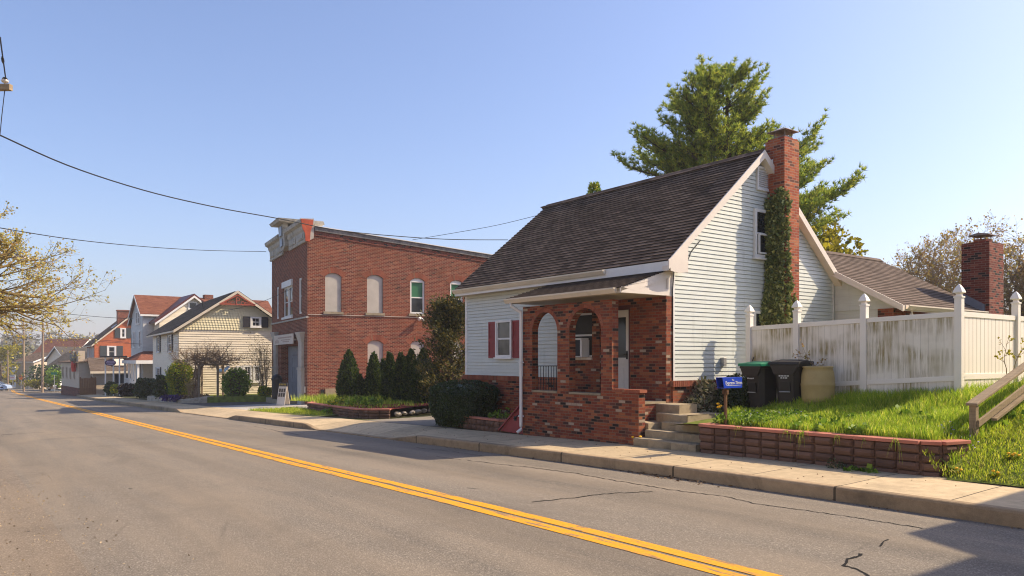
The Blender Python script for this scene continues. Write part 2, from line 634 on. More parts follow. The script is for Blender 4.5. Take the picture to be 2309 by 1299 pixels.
def m_concrete(name, base, jw=1.5, joints=True, dirt=0.5, dirtc=(0.05, 0.045, 0.035, 1), jx=0.012):
    t = NT(name)
    uv = t.uv()
    n1 = t.noise(uv, 6, 6, 0.7)
    n2 = t.noise(uv, 90, 2, 0.7)
    c = t.ramp(n1, [(0.3, tuple(k * 0.78 for k in base[:3]) + (1,)), (0.7, tuple(k * 1.1 for k in base[:3]) + (1,))])
    c = t.mix(0.5, c, t.ramp(n2, [(0.25, g(0.7)), (0.7, g(1.2))]), 'MULTIPLY')
    n3 = t.noise(uv, 0.8, 6, 0.7, 0.5)
    c = t.mix(t.ramp(n3, [(0.5, g(0)), (0.75, g(dirt))]), c, dirtc)
    h = t.math('MULTIPLY', n2, 0.3)
    if joints:
        br = t.n('ShaderNodeTexBrick', {'Vector': uv, 'Color1': g(0.0), 'Color2': g(1), 'Mortar': g(0), 'Scale': 1.0, 'Mortar Size': jx, 'Mortar Smooth': 0.1,
                                        'Bias': 0.0, 'Brick Width': jw, 'Row Height': 60.0}, offset=0.0)
        tone = t.ramp(br.outputs['Color'], [(0, g(0.84)), (1, g(1.08))])
        c = t.mix(1.0, c, tone, 'MULTIPLY')
        c = t.mix(t.math('MULTIPLY', br.outputs['Fac'], 0.8), c, (0.035, 0.03, 0.022, 1))
        h = t.math('SUBTRACT', h, br.outputs['Fac'])
    return t.done(c, 0.9, t.bump(h, 0.4, 0.01), 0.2)


M = {}
M['asphalt'] = m_asphalt('road asphalt', (0.180, 0.154, 0.122, 1), (0.262, 0.208, 0.148, 1))
M['asphalt_dark'] = m_asphalt('lot asphalt', (0.085, 0.083, 0.082, 1), (0.11, 0.10, 0.09, 1))
M['shoulder'] = m_asphalt('gravelly shoulder', (0.19, 0.155, 0.118, 1), (0.26, 0.20, 0.135, 1), 1.4)
M['walk'] = m_concrete('pavement concrete', (0.53, 0.41, 0.255, 1), dirt=.35)
M['kerb'] = m_concrete('kerb concrete', (0.38, 0.275, 0.165, 1), 3.0, True, 0.75, (0.055, 0.045, 0.032, 1), 0.02)
M['drive'] = m_concrete('driveway concrete', (0.30, 0.26, 0.21, 1), 3.2, True, 0.4)
M['drive_white'] = m_concrete('pale forecourt concrete', (0.42, 0.39, 0.35, 1), 3.2, True, 0.3)
M['step'] = m_concrete('old step concrete', (0.36, 0.29, 0.19, 1), 1, False, 0.85, (0.045, 0.04, 0.03, 1))
M['found'] = m_concrete('foundation plaster', (0.36, 0.28, 0.18, 1), 1, False, 0.5)
M['soil'] = m_plain('soil', (0.055, 0.04, 0.026, 1), 0.95, 0.1, 0.35, 4, 0.8)
M['turf'] = m_plain('turf floor', (0.14, 0.165, 0.03, 1), 0.95, 0.1, 0.4, 2.5, 0.6, (0.12, 0.085, 0.045, 1), 0.8, 0.5)
M['field'] = m_plain('yard ground', (0.085, 0.085, 0.035, 1), 0.95, 0.1, 0.3, 0.6, 0.4, (0.12, 0.09, 0.06, 1), 0.3, 0.5)
M['crack'] = m_plain('road crack', (0.02, 0.019, 0.018, 1), 0.95, 0.1)
M['mulch'] = m_plain('red mulch', (0.26, 0.05, 0.03, 1), 0.95, 0.1, 0.4, 22, 1.0, (0.08, 0.02, 0.015, 1), 9, 0.45)


def m_lane():
    t = NT('lane paint')
    uv = t.uv()
    n = t.noise(uv, 30, 4, 0.75)
    w = t.noise(t.scale(uv, 0.8, 6), 2.0, 5, 0.75)
    c = t.ramp(n, [(0.3, (0.52, 0.235, 0.008, 1)), (0.7, (0.78, 0.355, 0.015, 1))])
    c = t.mix(t.ramp(w, [(0.52, g(0)), (0.60, g(0.8))]), c, (0.15, 0.125, 0.10, 1))
    return t.done(c, 0.75, t.bump(n, 0.3, 0.005), 0.25)


M['lane'] = m_lane()

# brick
M['brick_house'] = m_brick('rustic house brick',
    [(0.0, (0.242, 0.055, 0.026, 1)), (0.16, (0.291, 0.083, 0.035, 1)), (0.30, (0.184, 0.043, 0.025, 1)), (0.44, (0.330, 0.110, 0.047, 1)),
     (0.56, (0.223, 0.059, 0.031, 1)), (0.70, (0.126, 0.046, 0.033, 1)), (0.79, (0.024, 0.018, 0.016, 1)), (0.865, (0.070, 0.032, 0.024, 1)), (0.925, (0.388, 0.293, 0.208, 1)), (0.955, (0.262, 0.073, 0.036, 1))],
    (0.20, 0.12, 0.075, 1), ms=0.006, grime=0.4)
M['brick_chimney'] = m_brick('orange chimney brick',
    [(0.0, (0.33, 0.075, 0.032, 1)), (0.3, (0.40, 0.11, 0.045, 1)), (0.55, (0.28, 0.06, 0.03, 1)), (0.82, (0.12, 0.045, 0.03, 1)), (0.92, (0.42, 0.15, 0.07, 1))],
    (0.30, 0.19, 0.13, 1), ms=0.007, grime=0.15)
M['brick_rear'] = m_brick('dark rear brick',
    [(0.0, (0.16, 0.034, 0.022, 1)), (0.35, (0.20, 0.046, 0.028, 1)), (0.6, (0.13, 0.03, 0.02, 1)), (0.74, (0.022, 0.015, 0.014, 1)), (0.9, (0.24, 0.08, 0.05, 1))],
    (0.26, 0.16, 0.12, 1), ms=0.006, grime=0.2)
M['brick_fire'] = m_brick('old red brick',
    [(0.0, (0.188, 0.038, 0.022, 1)), (0.25, (0.144, 0.028, 0.017, 1)), (0.5, (0.218, 0.050, 0.027, 1)), (0.7, (0.122, 0.028, 0.019, 1)), (0.86, (0.270, 0.085, 0.044, 1)), (0.95, (0.070, 0.022, 0.017, 1))],
    (0.36, 0.23, 0.15, 1), bw=.225, bh=0.080, ms=0.010, bump=.8, grime=0.45, tint=(0.28, 0.085, 0.038, 1))
M['brick_orange'] = m_brick('painted orange brick',
    [(0.0, (0.50, 0.13, 0.05, 1)), (0.4, (0.45, 0.11, 0.045, 1)), (0.7, (0.54, 0.15, 0.06, 1))], (0.40, 0.17, 0.09, 1), ms=0.008, grime=0.1)
M['arch_brick'] = m_leaf('arch brick', [(0, (0.20, 0.06, 0.035, 1)), (0.5, (0.28, 0.09, 0.05, 1)), (0.8, (0.24, 0.12, 0.07, 1)), (1, (0.30, 0.075, 0.04, 1))], 0.0, 0.85, 0.2)
M['block'] = m_leaf('planter block', [(0, (0.135, 0.080, 0.058, 1)), (0.5, (0.175, 0.10, 0.07, 1)), (1, (0.11, 0.066, 0.05, 1))], 0.0, 0.95, 0.1)
M['block_cap'] = m_leaf('planter cap', [(0, (0.40, 0.15, 0.105, 1)), (1, (0.47, 0.19, 0.13, 1))], 0.0, 0.9, 0.15)
# claddings
M['siding'] = m_siding('pale blue grey siding', (0.60, 0.625, 0.57, 1), amount=0.3)
M['siding_cream'] = m_siding('cream siding', (0.86, 0.75, 0.57, 1), amount=0.25)
M['siding_yellow'] = m_siding('pale yellow shingles', (0.82, 0.73, 0.47, 1), amount=0.15)
M['siding_grey'] = m_siding('grey white siding', (0.55, 0.55, 0.53, 1))
M['siding_tan'] = m_siding('tan siding', (0.52, 0.42, 0.31, 1))
M['shingle_dark'] = m_shingle('dark shingles', [(0, (0.10, 0.068, 0.048, 1)), (0.5, (0.165, 0.112, 0.078, 1)), (1, (0.24, 0.165, 0.115, 1))])
M['shingle_brown'] = m_shingle('brown shingles', [(0, (0.105, 0.078, 0.062, 1)), (0.5, (0.135, 0.102, 0.082, 1)), (1, (0.165, 0.125, 0.10, 1))], 0.12)
M['shingle_red'] = m_shingle('red brown shingles', [(0, (0.16, 0.058, 0.036, 1)), (0.5, (0.20, 0.078, 0.048, 1)), (1, (0.25, 0.10, 0.06, 1))], 0.2)
M['shingle_grey'] = m_shingle('grey shingles', [(0, (0.055, 0.048, 0.043, 1)), (0.5, (0.08, 0.07, 0.062, 1)), (1, (0.11, 0.097, 0.085, 1))], 0.3)
# paint and metal
M['white'] = m_plain('white trim', (0.72, 0.70, 0.66, 1), 0.5, 0.4, 0.06, 2, 0, (0.30, 0.27, 0.20, 1), 1.6, 0.66)
M['cream_trim'] = m_plain('cream gutter', (0.66, 0.57, 0.44, 1), 0.45, 0.4, 0.08, 1.5, 0, (0.32, 0.24, 0.14, 1), 2.2, 0.60)
M['beige'] = m_plain('beige trim', (0.70, 0.62, 0.53, 1), 0.5, 0.35, 0.06, 2)
M['soffit'] = m_plain('soffit', (0.52, 0.44, 0.32, 1), 0.6, 0.3, 0.1, 2, 0, (0.22, 0.17, 0.1, 1), 2, 0.6)
M['red_paint'] = m_plain('dull red paint', (0.25, 0.035, 0.035, 1), 0.5, 0.35, 0.12, 4)
M['maroon'] = m_plain('maroon trim', (0.085, 0.016, 0.013, 1), 0.5, 0.35, 0.15)
M['black'] = m_plain('black iron', (0.012, 0.012, 0.013, 1), 0.5, 0.4)
M['vinyl'] = m_plain('white vinyl', (0.84, 0.77, 0.67, 1), 0.4, 0.4, 0.04, 1.5)
M['metal'] = m_plain('galvanised metal', (0.40, 0.39, 0.38, 1), 0.45, 0.5, 0.15, 5, 0.05, 0.6)
M['rust_metal'] = m_plain('rusty metal', (0.25, 0.20, 0.17, 1), 0.6, 0.4, 0.3, 6, 0.1, 0.4, (0.12, 0.055, 0.03, 1), 5, 0.5)
M['flash'] = m_plain('lead flashing', (0.22, 0.24, 0.28, 1), 0.4, 0.5, 0.2, 3, 0.15, 0.5)
M['door_white'] = m_plain('white door paint', (0.66, 0.63, 0.58, 1), 0.45, 0.4, 0.05)
M['grey_paint'] = m_plain('grey door paint', (0.20, 0.21, 0.225, 1), 0.55, 0.35, 0.15, 2, 0.05)
M['grey_panel'] = m_plain('weathered panel', (0.46, 0.42, 0.36, 1), 0.75, 0.2, 0.1, 1.4, 0.05, 0, (0.30, 0.27, 0.22, 1), 0.7, 0.55)
M['cornice'] = m_plain('peeling cornice', (0.42, 0.39, 0.33, 1), 0.7, 0.3, 0.18, 4, 0.3, 0, (0.16, 0.15, 0.13, 1), 3, 0.5)
M['orange_red'] = m_plain('orange red lead paint', (0.42, 0.075, 0.03, 1), 0.6, 0.3, 0.2, 5, 0.1, 0, (0.6, 0.3, 0.18, 1), 4, 0.62)
M['tar'] = m_plain('tarred coping', (0.15, 0.14, 0.135, 1), 0.7, 0.3, 0.4, 3, 0.2, 0, (0.32, 0.28, 0.24, 1), 2.5, 0.5)
M['stone'] = m_plain('sill stone', (0.30, 0.25, 0.17, 1), 0.85, 0.2, 0.15, 4, 0.3)
M['green_blind'] = m_plain('green blind', (0.04, 0.16, 0.075, 1), 0.35, 0.4, 0.15, 1)
M['blind'] = m_plain('net curtain', (0.30, 0.28, 0.25, 1), 0.6, 0.3, 0.25, 5)
M['shutter_dark'] = m_plain('dark shutter', (0.028, 0.026, 0.032, 1), 0.55, 0.3, 0.15)
M['shutter_teal'] = m_plain('slate shutter', (0.05, 0.06, 0.065, 1), 0.55, 0.3, 0.15)
M['glass'] = m_glass('window glass')
M['glass_warm'] = m_glass('curtained glass', (0.07, 0.065, 0.055, 1), 0.08, 1.2)
M['screen'] = m_plain('insect screen', (0.045, 0.043, 0.04, 1), 0.7, 0.2, 0.2, 4)
M['bin'] = m_plain('charcoal plastic', (0.030, 0.025, 0.024, 1), 0.5, 0.4, 0.12, 3)
M['bin_dark'] = m_plain('black plastic', (0.014, 0.013, 0.014, 1), 0.45, 0.4, 0.12, 3)
M['bin_green'] = m_plain('green lid plastic', (0.008, 0.20, 0.10, 1), 0.42, 0.4, 0.08, 3)
M['barrel'] = m_plain('yellowed plastic', (0.42, 0.31, 0.13, 1), 0.55, 0.35, 0.12, 2.5, 0, 0, (0.40, 0.17, 0.05, 1), 1.3, 0.56)
M['marking'] = m_plain('pale marking', (0.55, 0.55, 0.55, 1), 0.6)
M['blue_box'] = m_plain('royal blue plastic', (0.006, 0.045, 0.42, 1), 0.4, 0.4, 0.08, 4)
M['blue_shade'] = m_plain('blue plastic shaded inside', (0.004, 0.012, 0.10, 1), 0.5, 0.3)  # darker copy of the box blue, its inside shade put into the colour
M['letter_white'] = m_plain('white lettering', (0.78, 0.77, 0.74, 1), 0.5)
M['post_brown'] = m_wood('brown post wood', (0.16, 0.085, 0.04, 1), (0.07, 0.035, 0.018, 1))
M['rail_wood'] = m_wood('weathered rail wood', (0.34, 0.255, 0.155, 1), (0.19, 0.14, 0.085, 1))
M['fence_wood'] = m_wood('stained fence wood', (0.24, 0.115, 0.045, 1), (0.13, 0.06, 0.026, 1), 0.6)
M['pole_wood'] = m_wood('pole wood', (0.32, 0.235, 0.165, 1), (0.20, 0.145, 0.10, 1), 0.5)
M['arbor_wood'] = m_wood('grey arbor wood', (0.28, 0.21, 0.14, 1), (0.15, 0.11, 0.075, 1))
M['vine'] = m_plain('vine twig', (0.20, 0.135, 0.085, 1), 0.9, 0.1, 0.3, 6)
M['porcelain'] = m_plain('porcelain', (0.55, 0.5, 0.45, 1), 0.2, 0.6)
M['wire'] = m_plain('cable', (0.022, 0.022, 0.024, 1), 0.6, 0.2)
M['lamp'] = m_plain('lamp housing', (0.55, 0.46, 0.38, 1), 0.45, 0.4)
M['rock'] = m_plain('pale rock', (0.42, 0.36, 0.28, 1), 0.9, 0.2, 0.25, 6, 0.6)
M['purple'] = m_plain('purple sign', (0.045, 0.012, 0.06, 1), 0.5)
M['lilac'] = m_plain('lilac lettering', (0.42, 0.34, 0.5, 1), 0.5)
M['sign_cream'] = m_plain('cream board', (0.60, 0.52, 0.43, 1), 0.6, 0.3, 0.06, 2)
M['sign_pink'] = m_plain('faded lettering', (0.36, 0.24, 0.19, 1), 0.6)
M['sign_yellow'] = m_plain('ochre header', (0.30, 0.20, 0.03, 1), 0.6)
M['sign_photo'] = m_plain('brown pictures', (0.09, 0.065, 0.04, 1), 0.5, 0.3, 0.5, 9)
M['sign_red'] = m_plain('red lettering', (0.5, 0.05, 0.05, 1), 0.6)
M['sign_orange'] = m_plain('orange warning sheet', (0.70, 0.16, 0.015, 1), 0.5)
M['sign_green'] = m_plain('green street sign', (0.01, 0.22, 0.11, 1), 0.45)
M['sign_blue'] = m_plain('blue plaque', (0.10, 0.20, 0.42, 1), 0.5)
M['gable_red'] = m_plain('gable fretwork paint', (0.36, 0.085, 0.05, 1), 0.6)
M['car_paint'] = m_plain('pale blue car paint', (0.30, 0.38, 0.52, 1), 0.25, 0.6, 0.04)
M['tyre'] = m_plain('tyre rubber', (0.015, 0.015, 0.016, 1), 0.8, 0.2)
M['statue_red'] = m_plain('red figure paint', (0.55, 0.04, 0.03, 1), 0.5)
M['statue_grey'] = m_plain('grey figure paint', (0.20, 0.20, 0.17, 1), 0.7, 0.2, 0.5, 8)
M['pot'] = m_plain('purple flowers', (0.05, 0.025, 0.13, 1), 0.7, 0.2, 0.4, 9)
# plants
M['bark'] = m_plain('bark', (0.085, 0.062, 0.044, 1), 0.95, 0.1, 0.3, 6, 0.8)
M['bark_pine'] = m_plain('pine bark', (0.055, 0.038, 0.027, 1), 0.95, 0.1, 0.3, 6, 0.8)
M['twig_warm'] = m_plain('budding twig', (0.17, 0.12, 0.05, 1), 0.9, 0.1, 0.3, 6)
M['twig'] = m_plain('bare twig', (0.34, 0.25, 0.155, 1), 0.9, 0.1, 0.3, 6)
M['leaf_pine'] = m_leaf('pine needles', [(0, (0.120, 0.198, 0.031, 1)), (0.4, (0.240, 0.326, 0.048, 1)), (0.75, (0.420, 0.474, 0.058, 1)), (1, (0.640, 0.587, 0.075, 1))], 0.45)
M['leaf_spring'] = m_leaf('spring leaves', [(0, (0.16, 0.16, 0.012, 1)), (0.5, (0.30, 0.26, 0.018, 1)), (1, (0.40, 0.34, 0.03, 1))], 0.5)
M['leaf_bud'] = m_leaf('opening buds', [(0, (0.394, 0.331, 0.078, 1)), (0.5, (0.637, 0.547, 0.137, 1)), (0.8, (0.546, 0.331, 0.098, 1)), (1, (0.750, 0.744, 0.254, 1))], 0.55)
M['leaf_rust'] = m_leaf('rusty buds', [(0, (0.286, 0.169, 0.069, 1)), (0.5, (0.429, 0.288, 0.092, 1)), (0.75, (0.343, 0.321, 0.092, 1)), (1, (0.601, 0.439, 0.139, 1))], 0.4)
M['leaf_cedar'] = m_leaf('arborvitae sprays', [(0, (0.020, 0.042, 0.009, 1)), (0.5, (0.044, 0.077, 0.015, 1)), (0.85, (0.093, 0.136, 0.021, 1)), (1, (0.145, 0.176, 0.030, 1))], 0.3)
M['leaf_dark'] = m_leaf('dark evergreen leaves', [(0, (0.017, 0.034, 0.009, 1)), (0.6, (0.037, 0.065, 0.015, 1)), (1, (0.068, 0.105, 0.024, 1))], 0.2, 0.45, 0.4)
M['leaf_juniper'] = m_leaf('bronze juniper', [(0, (0.022, 0.031, 0.010, 1)), (0.5, (0.063, 0.067, 0.017, 1)), (0.8, (0.154, 0.119, 0.026, 1)), (1, (0.224, 0.168, 0.036, 1))], 0.25)
M['leaf_ivy'] = m_leaf('ivy leaves', [(0, (0.102, 0.149, 0.052, 1)), (0.5, (0.196, 0.235, 0.081, 1)), (0.85, (0.339, 0.358, 0.127, 1)), (1, (0.509, 0.487, 0.200, 1))], 0.15, 0.4, 0.45)
M['leaf_pale'] = m_leaf('variegated leaves', [(0, (0.07, 0.09, 0.035, 1)), (0.35, (0.17, 0.17, 0.09, 1)), (0.6, (0.34, 0.31, 0.20, 1)), (0.85, (0.48, 0.43, 0.30, 1)), (1, (0.28, 0.12, 0.08, 1))], 0.2)
M['leaf_forsythia'] = m_leaf('forsythia leaves', [(0, (0.108, 0.180, 0.013, 1)), (0.5, (0.204, 0.288, 0.020, 1)), (0.8, (0.408, 0.372, 0.022, 1)), (1, (0.600, 0.480, 0.033, 1))], 0.4)
M['leaf_green'] = m_leaf('fresh green leaves', [(0, (0.070, 0.140, 0.014, 1)), (0.6, (0.154, 0.266, 0.024, 1)), (1, (0.280, 0.392, 0.036, 1))], 0.4)
M['leaf_maroon'] = m_leaf('maroon leaves', [(0, (0.016, 0.009, 0.009, 1)), (0.7, (0.035, 0.014, 0.012, 1)), (1, (0.10, 0.055, 0.04, 1))], 0.15)
M['grass'] = m_leaf('grass blades', [(0, (0.164, 0.263, 0.020, 1)), (0.4, (0.295, 0.431, 0.030, 1)), (0.75, (0.438, 0.557, 0.043, 1)), (0.93, (0.656, 0.630, 0.083, 1)), (1, (0.750, 0.714, 0.231, 1))], 0.5, 0.5, 0.3)
M['grass_short'] = m_leaf('short turf blades', [(0, (0.209, 0.299, 0.019, 1)), (0.5, (0.398, 0.494, 0.031, 1)), (0.85, (0.606, 0.621, 0.054, 1)), (1, (0.690, 0.667, 0.154, 1))], 0.5, 0.5, 0.3)
M['dandelion'] = m_plain('dandelion yellow', (0.75, 0.42, 0.01, 1), 0.7)
M['litter'] = m_leaf('dry litter', [(0, (0.09, 0.05, 0.025, 1)), (0.6, (0.20, 0.12, 0.06, 1)), (1, (0.34, 0.24, 0.14, 1))], 0.1)
M['violet'] = m_leaf('violet petals', [(0, (0.25, 0.22, 0.5, 1)), (1, (0.55, 0.5, 0.75, 1))], 0.3)
M['far_wood'] = m_leaf('far wood crowns', [(0, (0.085, 0.065, 0.045, 1)), (0.5, (0.13, 0.10, 0.06, 1)), (0.8, (0.12, 0.125, 0.04, 1)), (1, (0.18, 0.15, 0.07, 1))], 0.2)


def m_fence():
    """vinyl boards with green-brown streaks of algae and the tongue-and-groove joints"""
    t = NT('vinyl fence boards')
    uv = t.uv()
    base = t.ramp(t.noise(uv, 1.5, 3), [(0.3, (0.80, 0.72, 0.61, 1)), (0.7, (0.87, 0.80, 0.69, 1))])
    st = t.noise(t.scale(uv, 15.0, 0.8), 1.0, 5, 0.75, 0.2)
    where = t.noise(t.scale(uv, 0.8, 1.4), 1.0, 2, 0.5)
    f = t.math('MULTIPLY', t.ramp(st, [(0.40, g(0)), (0.58, g(1))]), t.ramp(where, [(0.40, g(0)), (0.56, g(1))]))
    c = t.mix(f, base, (0.30, 0.225, 0.085, 1))
    haze = t.noise(t.scale(uv, 2.0, 0.5), 1.3, 4, 0.6)
    c = t.mix(t.ramp(haze, [(0.45, g(0)), (0.75, g(0.3))]), c, (0.50, 0.42, 0.26, 1))
    br = t.n('ShaderNodeTexBrick', {'Vector': uv, 'Color1': g(0), 'Color2': g(1), 'Mortar': g(0), 'Scale': 1.0, 'Mortar Size': 0.006, 'Mortar Smooth': 0.3,
                                    'Bias': 0.0, 'Brick Width': 0.15, 'Row Height': 50.0}, offset=0.0)
    c = t.mix(t.math('MULTIPLY', br.outputs['Fac'], 0.35), c, (0.25, 0.2, 0.13, 1))
    return t.done(c, 0.5, t.bump(t.math('SUBTRACT', 1.0, br.outputs['Fac']), 0.5, 0.006), 0.35)


M['fence'] = m_fence()
# ---------------------------------------------------------------- street levels (s = distance down the street, k = across)
_zk = table([-25, 4.4, 9.8, 14.7, 17.8, 30, 60, 100, 140, 200, 300], [0.44, 0.21, 0.14, 0.03, -0.04, -0.35, -1.07, -2.03, -2.95, -4.0, -4.6])


def zc(s):          # kerb-top level
    return sum(_zk(s + d) for d in (-3, -1.5, 0, 1.5, 3)) / 5


kc = table([-25, 50, 82, 133, 180, 300], [10.15, 10.15, 10.9, 14.2, 19, 32])
ky = table([-25, 15, 46, 118, 141, 300], [5.72, 5.75, 6.45, 7.9, 8.6, 16])
kl = table([-25, 40, 90, 150, 300], [0.7, 0.8, 0.6, 1.0, 8])
_hk = table([18.0, 19.6, 25.0, 26.0, 34.0, 35.2, 43.5, 44.6], [0.2, 0.03, 0.03, 0.19, 0.2, 0.03, 0.03, 0.2])


def zr(s, k):       # road surface
    a = (k - (kl(s) + kc(s)) / 2) / ((kc(s) - kl(s)) / 2)
    return zc(s) - 0.20 + 0.07 * (1 - min(1, a * a))


def zw(s, k):       # pavement surface
    d = k - kc(s)
    return lerp(zc(s) - 0.20 + _hk(s), zc(s) + 0.025, sstep(0.1, 1.5, d))


def zg(s, k):       # open ground
    d = k - kc(s)
    if d > 1.2:
        return zc(s) - 0.03 + 0.012 * (d - 1.2)
    if k < kl(s):
        return zr(s, kl(s)) - 0.06 + 0.01 * (kl(s) - k)
    return zc(s) - 0.45


def road_hit(u, v, dz=0.0):
    z = 0.0
    for _ in range(25):
        d = (EYE - z) * FPX / (v - HV)
        X = (u - CX) / FPX * d
        x, k = S.l(X, d)
        z = zr(-x, k) + dz
    return x, k, z


def frange(a, b, st):
    n = max(1, int(round((b - a) / st)))
    return [a + (b - a) * i / n for i in range(n + 1)]


def sheet(ss, ks, zf):
    """grid over s and a list of k functions"""
    mb = MB()
    nk = len(ks)
    vs, fs = [], []
    for s in ss:
        for kf in ks:
            k = kf(s)
            vs.append((-s, k, zf(s, k)))
    for i in range(len(ss) - 1):
        for j in range(nk - 1):
            fs.append((i * nk + j, i * nk + j + 1, (i + 1) * nk + j + 1, (i + 1) * nk + j))
    i0 = len(mb.v)
    mb.v.extend(vs)
    for f in fs:
        mb.f.append(f)
        mb.uv.append([(vs[q][0], vs[q][1]) for q in f])
    return mb


def kmix(fa, fb, n):
    return [(lambda s, t=t: lerp(fa(s), fb(s), t)) for t in [i / n for i in range(n + 1)]]


SS = frange(-22, 60, 1.0) + frange(62, 240, 4.0)
struct('road', sheet(SS, kmix(kl, lambda s: kc(s) + 0.02, 8), zr), M['asphalt'])
struct('road_shoulder', sheet(SS, kmix(lambda s: -2.2, lambda s: kl(s) + 0.35, 4), lambda s, k: zr(s, max(k, kl(s))) + 0.004 - 0.02 * max(0, kl(s) - k)), M['shoulder'])
# double yellow line
for off in (-0.125, 0.125):
    struct('road_marking', sheet(frange(-12, 60, 1.0) + frange(62, 160, 4.0), kmix(lambda s: ky(s) + off - 0.094, lambda s: ky(s) + off + 0.094, 1), lambda s, k: zr(s, k) + 0.005), M['lane'])
# kerb, sunk at the driveways
SK = frange(-22, 17, 1.0) + frange(17.4, 46, 0.3) + frange(47, 100, 1.5)
mb = MB()
prof = [(0.0, 0.0), (0.0, 0.82), (0.012, 0.95), (0.03, 1.0), (0.16, 1.0)]
rows = []
for s in SK:
    h = _hk(s)
    rows.append([(-s, kc(s) + a, zc(s) - 0.21 + (h + 0.012) * b) for a, b in prof])
for i in range(len(rows) - 1):
    for j in range(len(prof) - 1):
        q = [rows[i][j], rows[i][j + 1], rows[i + 1][j + 1], rows[i + 1][j]]
        mb.face(q, [(p[0], p[1] + p[2]) for p in q])
struct('kerb', mb, M['kerb'])
struct('pavement', sheet(SK, kmix(lambda s: kc(s) + 0.16, lambda s: kc(s) + 1.98, 6), zw), M['walk'])
struct('far_pavement', sheet(frange(100, 200, 4), kmix(lambda s: kc(s), lambda s: kc(s) + 2.2, 1), lambda s, k: zc(s) - 0.05), M['walk'])
# cracks in the asphalt


def crack(pts, w):
    P = []
    for (a, b) in zip(pts[:-1], pts[1:]):
        n = max(2, int(math.hypot(b[0] - a[0], b[1] - a[1]) / 9))
        for i in range(n):
            t = i / n
            P.append(road_hit(lerp(a[0], b[0], t) + R.uniform(-2, 2), lerp(a[1], b[1], t) + R.uniform(-0.9, 0.9)))
    mb = MB()
    for i in range(len(P) - 1):
        p, q = Vector(P[i]), Vector(P[i + 1])
        n = (q - p).cross(Vector((0, 0, 1)))
        if n.length < 1e-5:
            continue
        n.normalize()
        wa, wb = w * R.uniform(0.4, 1.2), w * R.uniform(0.4, 1.2)
        up = Vector((0, 0, 0.004))
        mb.face([p - n * wa / 2 + up, p + n * wa / 2 + up, q + n * wb / 2 + up, q - n * wb / 2 + up])
    struct('road_crack', mb, M['crack'])


crack([(985, 1030), (1100, 1044), (1200, 1055), (1300, 1068), (1400, 1086), (1510, 1104), (1640, 1121), (1700, 1135), (1900, 1163), (2090, 1193)], 0.03)
crack([(1197, 1132), (1295, 1123), (1340, 1116), (1400, 1112), (1482, 1108)], 0.035)
crack([(1960, 1299), (1930, 1283), (1902, 1276), (1912, 1262), (1940, 1254), (1944, 1243)], 0.035)
crack([(1985, 1233), (1994, 1222), (2012, 1212)], 0.025)
crack([(575, 962), (640, 975), (690, 983)], 0.03)
crack([(2, 981), (60, 977), (110, 974)], 0.03)
crack([(940, 1010), (1010, 1017), (1100, 1030)], 0.02)
# open ground and the lots
gx = frange(-40, 0, 5) + frange(2, 60, 2) + frange(65, 420, 12)
gk = [-400, -200, -90, -40, -15, -2.3, 0.3, 2, 5, 9.5, 11.3, 12, 13, 15, 18, 22, 28, 36, 50, 80, 150, 300, 600]
struct('ground', sheet(gx, [(lambda s, k=k: k) for k in gk], lambda s, k: zg(s, k) if -5 < k < 60 else zg(s, max(-5, min(60, k)))), M['field'])
struct('driveway', sheet(frange(19.4, 25.4, 0.5), [(lambda s, k=k: k) for k in (12.1, 13, 15, 18, 22, 27, 34)], lambda s, k: zg(s, k) + 0.035 + (0.02 if k < 12.5 else 0)), M['drive'])
struct('forecourt', sheet(frange(35.0, 45.5, 0.7), [(lambda s, k=k: k) for k in (12.1, 13, 14.5, 16, 17.6)], lambda s, k: zg(s, k) + 0.03), M['drive_white'])
struct('parking_lot', sheet(frange(44.0, 53.0, 1.0), [(lambda s, k=k: k) for k in (12.1, 14, 17, 22, 30)], lambda s, k: zg(s, k) + 0.024 + 0.0 * s), M['asphalt_dark'])
# the planted slope beside the house


def zf_(x):
    return max(0.85, min(1.75, 1.16 + (x + 6.8) * 0.07))


def zlawn(x, y):
    left = 0.70 + max(0, y - 12.2) / 3.6 * (zf_(x) - 0.70)
    ys = (y - 11.9)
    right = table([-0.3, 0.0, 1.4, 3.9, 8.0], [0.17, 0.25, 0.78, 1.22, 1.7])(ys) + 0.03 * (x + 5)
    r = sstep(-5.75, -5.25, x)
    z = lerp(left, right, r)
    z += 0.035 * noise.noise((x * 0.9, y * 0.9, 0.0))
    if x < -10.4:
        z = lerp(z, 0.60, sstep(-10.4, -11.0, x) * (1 - sstep(14.4, 15.2, y)))
    return z


mb = MB()
xs, ys = frange(-11.9, 2.0, 0.2), frange(12.16, 24.0, 0.2)
for i in range(len(xs) - 1):
    for j in range(len(ys) - 1):
        q = [(xs[i], ys[j]), (xs[i + 1], ys[j]), (xs[i + 1], ys[j + 1]), (xs[i], ys[j + 1])]
        if q[0][0] < -11.0 and q[0][1] < 14.3:
            continue
        mb.face([(a, b, zlawn(a, b)) for a, b in q], q)
xs2 = frange(-5.25, 2.0, 0.25)
for i in range(len(xs2) - 1):
    q = [(xs2[i], 11.85), (xs2[i + 1], 11.85), (xs2[i + 1], 12.16), (xs2[i], 12.16)]
    mb.face([(a, b, zlawn(a, b)) for a, b in q], q)
struct('lawn', mb, M['turf'])
# ---------------------------------------------------------------- the corner house
HX, HL, HY, HB = -12.07, -20.85, 13.60, 20.35       # gable wall, left wall, front wall, back wall
RY, RZ, SL = 16.83, 7.40, 0.858                     # ridge, slope
SB = 1.50                                           # foot of the siding
house = Thing('corner_house', 'pale blue-grey clapboard house with a brown-black shingle roof, brick arched porch and brick chimney', 'house', S, HX, HY, 0.1)


